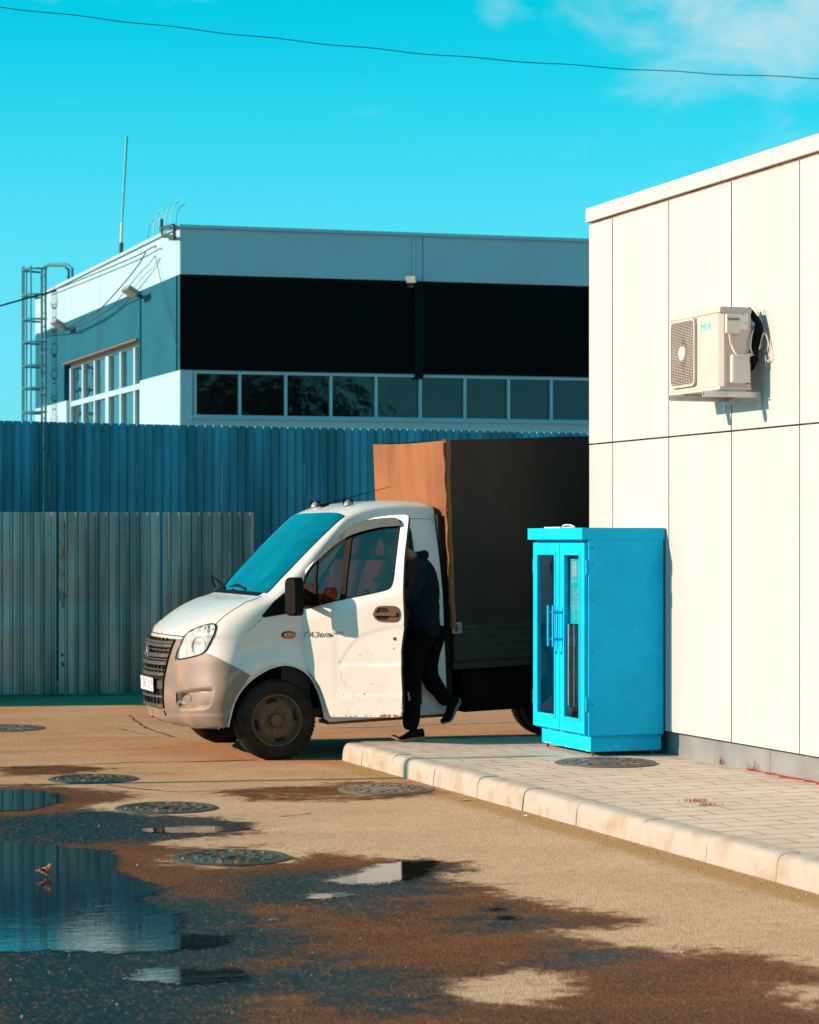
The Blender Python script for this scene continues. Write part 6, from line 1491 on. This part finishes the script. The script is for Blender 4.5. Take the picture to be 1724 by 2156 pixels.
# ---------------------------------------------------------------- load bed and tarpaulin
bx0, bx1, by0, by1 = 1.565, 4.75, -.005, 2.03; tz0, tz1 = 1.02, 2.585
def cloth(f, nu, nv, name, m, sm=True):
    vs = [f(i/nu, j/nv) for i in range(nu+1) for j in range(nv+1)]; mb = MB(); mb.add(vs, [(i*(nv+1)+j, i*(nv+1)+j+1, (i+1)*(nv+1)+j+1, (i+1)*(nv+1)+j) for i in range(nu) for j in range(nv)]); return mb.build(name, m, van, smooth=sm)
def wr_(a, b, s): return noise.noise(Vector((a*2.2, b*1.1, s)))*.6+noise.noise(Vector((a*6, b*2.2, s+5)))*.25
def ffront(a, b):
    y = by0+(by1-by0)*a; z = tz0+(tz1-tz0)*b; e = math.sin(math.pi*min(max(a, 0), 1)); bul = .02*e*math.sin(math.pi*b)
    fold = .016*math.exp(-((a-.10-.10*(1-b))/.04)**2)*(b**.5)+.012*math.exp(-((a-.22-.06*(1-b))/.05)**2)
    return Vector((bx0-bul-.02*wr_(a*2, b*1.5, 1)*e-fold, y, z+.045*a*b-.01*math.sin(a*math.pi)*b))
tf_ = cloth(ffront, 60, 46, 'tarpaulin_front', M['tarp'])
def fside(a, b):
    x = bx0+(bx1-bx0)*a; z = tz0-.02+(tz1-tz0+.02)*b
    return Vector((x, by0-.004-.02*abs(math.sin(math.pi*a*4))*math.sin(math.pi*b)*.4-.012*wr_(a*4, b*1.5, 9), z+.014*b*math.sin(a*25)*.3+.0*a))
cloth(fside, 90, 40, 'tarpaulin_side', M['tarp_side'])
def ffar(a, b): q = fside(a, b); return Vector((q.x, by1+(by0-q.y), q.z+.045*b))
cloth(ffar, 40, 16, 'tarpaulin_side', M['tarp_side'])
def ftop(a, b):
    x = bx0+(bx1-bx0)*a; y = by0+(by1-by0)*b; return Vector((x, y, tz1+.045*b-.01*math.sin(math.pi*b)*abs(math.sin(math.pi*a*4))))
cloth(ftop, 40, 14, 'tarpaulin_top', M['tarp'])
def fback(a, b): return Vector((bx1, by0+(by1-by0)*a, tz0+(tz1-tz0)*b+.045*a*b))
cloth(fback, 10, 10, 'tarpaulin_back', M['tarp_side'])
# wrapped corner edge of the front flap with lacing
mb = MB(); vs = []; fs = []
for i in range(61):
    t = i/60; z = tz0-.02+(tz1-tz0+.03)*t; w_ = .028+.008*noise.noise(Vector((t*9, 0, 3)))+.02*max(0, math.exp(-((t-.93)/.08)**2))
    dxx = -.010+.012*noise.noise(Vector((t*6, 1, 0)))
    vs += [Vector((bx0-.002+dxx*.3, by0+.02, z)), Vector((bx0-.012+dxx, by0-.022, z)), Vector((bx0+w_*.5, by0-.030-.006*math.sin(t*40), z)), Vector((bx0+w_, by0-.020, z))]
    if i: fs += [(4*i-4+k, 4*i-4+k+1, 4*i+k+1, 4*i+k) for k in range(3)]
mb.add(vs, fs); mb.build('corner_flap', M['tarp'], van, smooth=True)
mb = MB(); mb.tube([Vector((bx0-.018+.006*math.sin(t*38), by0-.028, tz0+(tz1-tz0)*t)) for t in np.linspace(.12, .99, 70)], .006, 5); mb.build('lacing_rope', M['tarp'], van, smooth=True)
mb = MB(); mb.tube([Vector((bx0+(bx1-bx0)*t, by0-.03+.006*math.sin(t*60), tz0+.11+.014*math.sin(t*60))) for t in np.linspace(.02, 1, 120)], .006, 5); mb.build('side_rope', M['bed'], van, smooth=True)
# sideboards, floor, frame
mb = MB(); mb.box(bx0+.01, bx1, by0, by0+.04, .72, tz0+.02); sb_ = mb.build('sideboard', M['bed'], van, bevel=.005)
mb = MB()
for z_ in (.735, .80, .865, .93, .99): mb.box(bx0+.012, bx1-.002, by0-.010, by0-.0005, z_, z_+.030)
mb.build('board_ribs', M['bed'], sb_, bevel=.003)
mb = MB(); mb.box(bx0+.01, bx1, by1-.04, by1, .72, tz0+.02); mb.build('sideboard', M['bed'], van, bevel=.005)
mb = MB(); mb.box(bx0+.01, bx0+.04, by0+.04, by1-.04, .72, tz0+.05); mb.box(bx0, bx1, by0+.01, by1-.01, .655, .718); mb.build('bed_floor', M['bed'], van, bevel=.004)
mb = MB(); mb.box(1.2, 4.7, .55, .65, .42, .65); mb.box(1.2, 4.7, 1.41, 1.51, .42, .65); mb.box(1.66, 2.45, .06, .48, .285, .645); mb.box(1.60, 4.5, 1.2, 1.9, .30, .6); mb.box(3.55, 4.4, .1, .5, .35, .64); mb.box(2.45, 2.66, .05, .55, .285, .655); mb.build('chassis', M['chassis'], van, bevel=.01)
mb = MB(); mb.box(2.60, 2.61, .03, .55, .26, .70); mb.build('mud_flap', M['black'], van)
st_ = MB(); q = tl(962, 1322, -.020); mxs = frame((1,0,0), (0,0,1), q); plate(st_, mxs, rrect(.088, .092, .006), -.001); so_ = st_.build('fuel_sticker', M['plinth'], van)
mb = MB(); mm = mxs @ Matrix.Translation((0,0,.0012)); 
for pl in ([(-.022,-.03),(.006,-.03),(.006,.03),(-.022,.03)],): plate(mb, mm, pl, .0008)
mb.build('sticker_mark', M['ink'], so_); mb = MB(); mb.tube([mm @ Vector(p) for p in ((.006,.0,.001),(.016,.0,.001),(.020,-.02,.001),(.027,-.016,.001),(.026,.015,.001),(.016,.026,.001))], .002, 4); mb.build('sticker_mark', M['ink'], so_)
# white panel behind the cab (step box) under the jamb
mb = MB(); q0 = tl(905, 1490, .05); mb.box(1.30, 1.49, .06, .09, .30, .80) if False else mb.box(1.498, 1.56, .12, .16, .32, 1.4); mb.build('rear_bracket', M['bed'], van)
mb = MB()
vs = []; 
pr_ = [(1.502,.35),(1.502,1.97),(1.535,1.965),(1.565,1.90),(1.572,1.75),(1.572,.35)]
k = len(pr_); mb.add([Vector((x, .07, z)) for x, z in pr_]+[Vector((x, WV-.09, z)) for x, z in pr_], [tuple(range(k)), tuple(range(k, 2*k))[::-1]]+[(i, (i+1) % k, (i+1) % k+k, i+k) for i in range(k)]); mb.build('gap_cover', M['void'], van, smooth=True, angle=40)  # dark block put in for the cab's shadow on the tarpaulin front
print('STAGE truck done')

# ================================================================ THE PERSON stepping up into the cab
PYW = 18.86
def pp(x, y, dy=0.0): return onY(x, y, PYW+dy)
per = thing('person', 'person in dark hooded sweatshirt and black trousers, leaning in at the open truck door', 'person', (pp(866, 1550).x, PYW, PZ))
def skin(name, nodes, edges, m, parent, sub=2, root=0, noise_amp=0.0, smooth_=.0):
    me = bpy.data.meshes.new(name); inv = WM[parent].inverted()
    me.from_pydata([inv @ n_[0] for n_ in nodes], edges, []); o = bpy.data.objects.new(name, me); COL.objects.link(o); o.parent = parent; WM[o] = WM[parent]
    sk = o.modifiers.new('skin', 'SKIN'); sk.use_smooth_shade = True; sk.branch_smoothing = smooth_
    for i, n_ in enumerate(nodes):
        r = n_[1]; me.skin_vertices[0].data[i].radius = r if isinstance(r, tuple) else (r, r); me.skin_vertices[0].data[i].use_root = (i == root)
    ss = o.modifiers.new('sub', 'SUBSURF'); ss.levels = sub; ss.render_levels = sub
    dg = bpy.context.evaluated_depsgraph_get(); dg.update(); me2 = bpy.data.meshes.new_from_object(o.evaluated_get(dg)); o.modifiers.clear(); o.data = me2
    if noise_amp:
        for v in me2.vertices:
            q = v.co; nn = v.normal; v.co = q+nn*(noise_amp*noise.noise(Vector((q.x*9, q.y*9, q.z*5)))+noise_amp*.6*noise.noise(Vector((q.x*22, q.y*22, q.z*16))))
    me2.materials.clear(); me2.materials.append(m); me2.shade_smooth(); return o
# body (bare figure under the clothes): pelvis root, spine, neck, arms with hands, legs
bn = [(pp(890,1335), .08), (pp(888,1285), .08), (pp(884,1225), .10), (pp(872,1180), .07), (pp(858,1166), .050), (pp(846,1156), .048),
      (pp(884,1192,-.17), .055), (pp(868,1250,-.22), .040), (pp(838,1276,-.12), .030),
      (pp(878,1192,.17), .055), (pp(856,1245,.24), .040), (pp(822,1228,.30), .030),
      (pp(876,1345,-.06), .07), (pp(867,1432,-.06), .058), (pp(866,1522,-.05), .042),
      (pp(900,1345,.10), .07), (pp(898,1424,.11), .058), (pp(941,1476,.12), .042)]
be = [(0,1),(1,2),(2,3),(3,4),(4,5),(2,6),(6,7),(7,8),(2,9),(9,10),(10,11),(0,12),(12,13),(13,14),(0,15),(15,16),(16,17)]
# the palm and five separate fingers of each hand grow from the wrists
def hand(wr, d, up, side):
    d = d.normalized(); up = (up-d*up.dot(d)).normalized(); lat = d.cross(up)*side; base = len(bn)
    bn.append((wr+d*.045, (.036, .020))); pw_ = base; be.append((side_w[0], base))
    for k, (o_, L) in enumerate(((-.030, .062), (-.010, .074), (.010, .070), (.029, .055))):
        a = wr+d*.085+lat*o_; b = a+d*L*.5-up*L*.18; c = b+d*L*.30-up*L*.42; i0 = len(bn); bn.extend([(a, .0095), (b, .0088), (c, .0075)]); be.extend([(pw_, i0), (i0, i0+1), (i0+1, i0+2)])
    a = wr+d*.03-lat*.040; b = a+d*.030-lat*.018-up*.01; i0 = len(bn); bn.extend([(a, .012), (b, .010)]); be.extend([(pw_, i0), (i0, i0+1)])
side_w = [8]; hand(bn[8][0], bn[8][0]-bn[7][0], Vector((0,-.4,1)), 1)
side_w = [11]; hand(bn[11][0], bn[11][0]-bn[10][0], Vector((0,.3,1)), -1)
bodyo = skin('body', bn, be, M['skin'], per, 1)
# head with a face
hc = pp(833, 1149, .0); fwd = Vector((-.93, -.10, -.36)).normalized(); upv = Vector((-.34, 0, .94)); latv = fwd.cross(upv).normalized(); upv = latv.cross(fwd).normalized()
nu_, nv_ = 40, 32; vs = []
def headp(a, b):
    ca, sa, cb, sb = math.cos(a), math.sin(a), math.cos(b), math.sin(b)     # a: around, 0 = front
    f, l_, u = cb*ca, cb*sa, sb
    F_ = f*.098; L_ = l_*.074; U_ = u*.118
    if f > 0 and u < -.1: F_ *= 1.0-.10*(-u); L_ *= 1-.32*(-u-.1)
    if f < 0: F_ *= 1.04
    if u < -.35: U_ = -.35*.118+(u+.35)*.118*(1.05 if f > 0 else .55)
    ex = lambda fa, fb, wa, wb: math.exp(-((a-fa)/wa)**2-((b-fb)/wb)**2)
    aw = (a+math.pi) % (2*math.pi)-math.pi; a = aw
    F_ += .026*ex(0, -.22, .13, .16)+.012*ex(0, .0, .10, .28)-.010*ex(.36, .05, .17, .12)-.010*ex(-.36, .05, .17, .12)+.006*ex(0, .26, .7, .10)+.007*ex(0, -.52, .24, .06)+.005*ex(0, -.62, .22, .05)-.004*ex(0, -.57, .24, .03)+.010*ex(0, -.85, .35, .14)
    return hc+fwd*F_+latv*L_+upv*U_
for j in range(nv_+1):
    b = -math.pi/2+math.pi*j/nv_
    for i in range(nu_): vs.append(headp(2*math.pi*i/nu_, b))
fs = [(j*nu_+i, j*nu_+(i+1) % nu_, (j+1)*nu_+(i+1) % nu_, (j+1)*nu_+i) for j in range(nv_) for i in range(nu_)]
mb = MB(); mb.add(vs, fs)
for sd in (-1, 1):                                        # ears
    c_ = hc+latv*.074*sd-fwd*.008+upv*.0; k = len(mb.v); vv = []
    for (r_, h_) in ((1, 0), (1, .010), (.7, .012), (.45, .006)):
        for q in range(12): a = 6.2832*q/12; vv.append(c_+fwd*(.017*r_*math.cos(a))+upv*(.030*r_*math.sin(a))+latv*sd*h_)
    mb.add(vv, [(i*12+q, i*12+(q+1) % 12, (i+1)*12+(q+1) % 12, (i+1)*12+q) for i in range(3) for q in range(12)]+[tuple(range(36, 48))])
mb.build('head', M['skin'], per, smooth=True, world=True)
mb = MB()
for sd in (-1, 1):
    c_ = headp(.36*sd, .05)+fwd*.001; n_ = 10; vv = [c_+latv*(.013*math.cos(6.2832*q/n_))+upv*(.006*math.sin(6.2832*q/n_)) for q in range(n_)]; mb.add(vv+[c_+fwd*.006], [(q, (q+1) % n_, n_) for q in range(n_)])
    mb.tube([headp(.20*sd, .20)+fwd*.003, headp(.36*sd, .25)+fwd*.003, headp(.54*sd, .20)+fwd*.002], .0035, 5)
mb.build('eyes_and_brows', M['hair'], per, world=True)
vs = []; mb = MB()
for j in range(25):
    for i in range(40):
        a = 2*math.pi*i/40; lo = -.45+.95*(.5+.5*math.cos(a))**1.5 ; b = lo+(math.pi/2-lo)*j/24
        p = headp(a, b); d = (p-hc).normalized(); e = sstep(j/2.0)*.8+.2; vs.append(p+d*(e*(.016+.008*noise.noise(p*34)+.004*noise.noise(p*90))))
mb.add(vs, [(j*40+i, j*40+(i+1) % 40, (j+1)*40+(i+1) % 40, (j+1)*40+i) for j in range(24) for i in range(40)]); mb.build('hair', M['hair'], per, smooth=True, world=True)
# sweatshirt
hn = [(pp(891,1352), (.140,.158)), (pp(890,1318), (.150,.165)), (pp(888,1278), (.142,.16)), (pp(886,1230), (.150,.175)), (pp(882,1195), (.125,.155)), (pp(872,1176), .078),
      (pp(884,1196,-.16), .080), (pp(876,1232,-.22), .066), (pp(866,1256,-.22), .060), (pp(840,1278,-.13), .046),
      (pp(878,1196,.16), .080), (pp(862,1232,.23), .064), (pp(838,1238,.28), .046)]
skin('sweatshirt', hn, [(0,1),(1,2),(2,3),(3,4),(4,5),(4,6),(6,7),(7,8),(8,9),(4,10),(10,11),(11,12)], M['navy'], per, 3, 0, .012)
mb = MB(); pts = []                                       # folded hood at the nape
for k in range(15):
    a = -1.9+3.8*k/14; c_ = pp(877, 1172); pts.append(c_+Vector((.060*math.cos(a), .100*math.sin(a), -.005+.02*math.cos(a))))
mb.tube(cr_spline(pts, 3), [.022,.032,.036,.038,.036,.032,.022], 10)
ho = mb.build('hood', M['navy'], per, smooth=True, world=True)
for v in ho.data.vertices: v.co += v.normal*.010*noise.noise(v.co*14)
# trousers
tn = [(pp(891,1322), (.145,.165)), (pp(878,1352,-.06), .115), (pp(869,1400,-.06), .092), (pp(867,1440,-.06), .080), (pp(866,1485,-.05), .076), (pp(866,1542,-.05), .072),
      (pp(903,1352,.10), .115), (pp(902,1395,.10), .095), (pp(899,1424,.11), .082), (pp(918,1448,.11), .074), (pp(944,1482,.12), .062)]
skin('trousers', tn, [(0,1),(1,2),(2,3),(3,4),(4,5),(0,6),(6,7),(7,8),(8,9),(9,10)], M['trouser'], per, 3, 0, .013)
mb = MB()
for k, (x, y) in enumerate(((861,1460),(862,1466),(863,1472))):
    q = pp(x, y, -.145-.01); mb.tube([q+Vector((-.012,0,.01)), q+Vector((.004,0,0)), q+Vector((-.012,0,-.010))], .0028, 4)
mb.build('trouser_marks', M['galv'], per, world=True)
def shoe(toe, heel, up, wd=.095, h=.10):
    L = (toe-heel).length; mx = frame(toe-heel, Vector(up).cross(toe-heel), heel)   # x to the toe, y sideways, z up
    if (mx.to_3x3() @ Vector((0,0,1))).dot(Vector(up)) < 0: mx = frame(toe-heel, -(Vector(up).cross(toe-heel)), heel)
    def half(t): return wd*.5*(.72+.10*math.sin(math.pi*t))*(1+.28*sstep((t-.45)/.25))*(1-sstep((t-.80)/.2)**2*.62)*(1-.30*sstep((.10-t)/.10))
    def rock(t): return .030*sstep((t-.72)/.28)**1.5+.012*sstep((.12-t)/.12)
    mb = MB(); n_ = 26; m_ = 12; vs = []; fs = []
    for i in range(n_+1):
        t = i/n_; w_ = half(t); th = .032-.010*t+.006*math.sin(t*6)
        for (a, b) in ((-1, 0), (-1.06, .5), (-1, 1), (1, 1), (1.06, .5), (1, 0)): vs.append(mx @ Vector((L*t, w_*a, rock(t)+th*b)))
        if i: fs += [((i-1)*6+k, (i-1)*6+(k+1) % 6, i*6+(k+1) % 6, i*6+k) for k in range(6)]
    fs += [tuple(range(6)), tuple(range(n_*6, n_*6+6))[::-1]]; mb.add(vs, fs); mb.build('shoe_sole', M['sole'], per, smooth=True, world=True, angle=50)
    mb = MB(); vs = []; fs = []
    for i in range(n_+1):
        t = .015+.97*i/n_; w_ = half(t)*.98; z0 = rock(t)+.022; top = h*(1 if t < .30 else 1-.62*sstep((t-.30)/.5))*(1-.65*sstep((t-.90)/.10)**2)*(.75+.25*sstep(t/.06))
        for k in range(m_+1):
            a = math.pi*k/m_; vs.append(mx @ Vector((L*t, w_*math.cos(a)*(1-.20*math.sin(a)), z0+(top-.022)*math.sin(a)**.75)))
        if i: fs += [((i-1)*(m_+1)+k, (i-1)*(m_+1)+k+1, i*(m_+1)+k+1, i*(m_+1)+k) for k in range(m_)]
    fs += [tuple(range(m_+1)), tuple(range(n_*(m_+1), (n_+1)*(m_+1)))[::-1]]; mb.add(vs, fs); so__ = mb.build('shoe', M['shoe'], per, smooth=True, world=True, angle=60)
    mb = MB()
    for k in range(4): t = .36+.07*k; mb.tube([mx @ Vector((L*t, -.02, h*(.97-.13*k))), mx @ Vector((L*(t+.02), .0, h*(1.02-.13*k))), mx @ Vector((L*t, .02, h*(.97-.13*k)))], .003, 5)
    mb.tube([mx @ Vector(q) for q in ((L*.34, -.02, h*1.0), (L*.36, -.035, h*1.12), (L*.33, -.02, h*1.05), (L*.35, .02, h*1.15), (L*.33, .03, h*1.0))], .0028, 5)
    mb.build('laces', M['trouser'], so__, world=True)
t0 = onz(821, 1554, PZ+.001); h0 = onz(891, 1550, PZ+.001); yy_ = 18.86-.05
u0 = Vector((pp(821, 1540).x, yy_, PZ+.002)); u1 = Vector((pp(890, 1540).x, yy_+.02, PZ+.002)); shoe(u0, u1, (0, 0, 1))
shoe(pp(936, 1528, .10), pp(968, 1474, .14), pp(910, 1490, .02)-pp(950, 1500, .12), h=.095)

# ================================================================ BIRD at the water's edge
bq = onz(96, 1848); brd = thing('bird', 'small brown and white bird standing in the big puddle', 'bird', (bq.x, bq.y, 0))
def bp_(x, z, y=0.0): return bq+Rv*x+Fv*y+Vector((0,0,z))
mb = MB(); mb.tube(cr_spline([bp_(-.056,.036), bp_(-.038,.038), bp_(-.022,.039), bp_(-.006,.038), bp_(.010,.040), bp_(.020,.048), bp_(.024,.060), bp_(.030,.064), bp_(.036,.064)], 5), [.003,.005,.013,.021,.025,.020,.014,.013,.004], 12); mb.build('body', M['feather'], brd, smooth=True, world=True)
mb = MB(); mb.tube(cr_spline([bp_(-.006,.031), bp_(.006,.029), bp_(.016,.038), bp_(.022,.050)], 4), [.010,.019,.018,.009], 10); mb.build('belly', M['feather_pale'], brd, smooth=True, world=True)
mb = MB(); mb.tube([bp_(.034,.064), bp_(.046,.061)], [.003,.001], 6); mb.build('beak', M['black'], brd, world=True)
mb = MB(); mb.tube([bp_(-.002,.042,-.019), bp_(-.022,.045,-.013), bp_(-.040,.050,-.004)], [.010,.009,.002], 6); mb.build('wing', M['hair'], brd, smooth=True, world=True)
for y_ in (-.006, .006):
    mb = MB(); mb.tube([bp_(.006,.022,y_), bp_(.003,.012,y_), bp_(.005,.003,y_), bp_(.013,.003,y_)], .0013, 5); mb.build('leg', M['black'], brd, world=True)
print('STAGE people done')
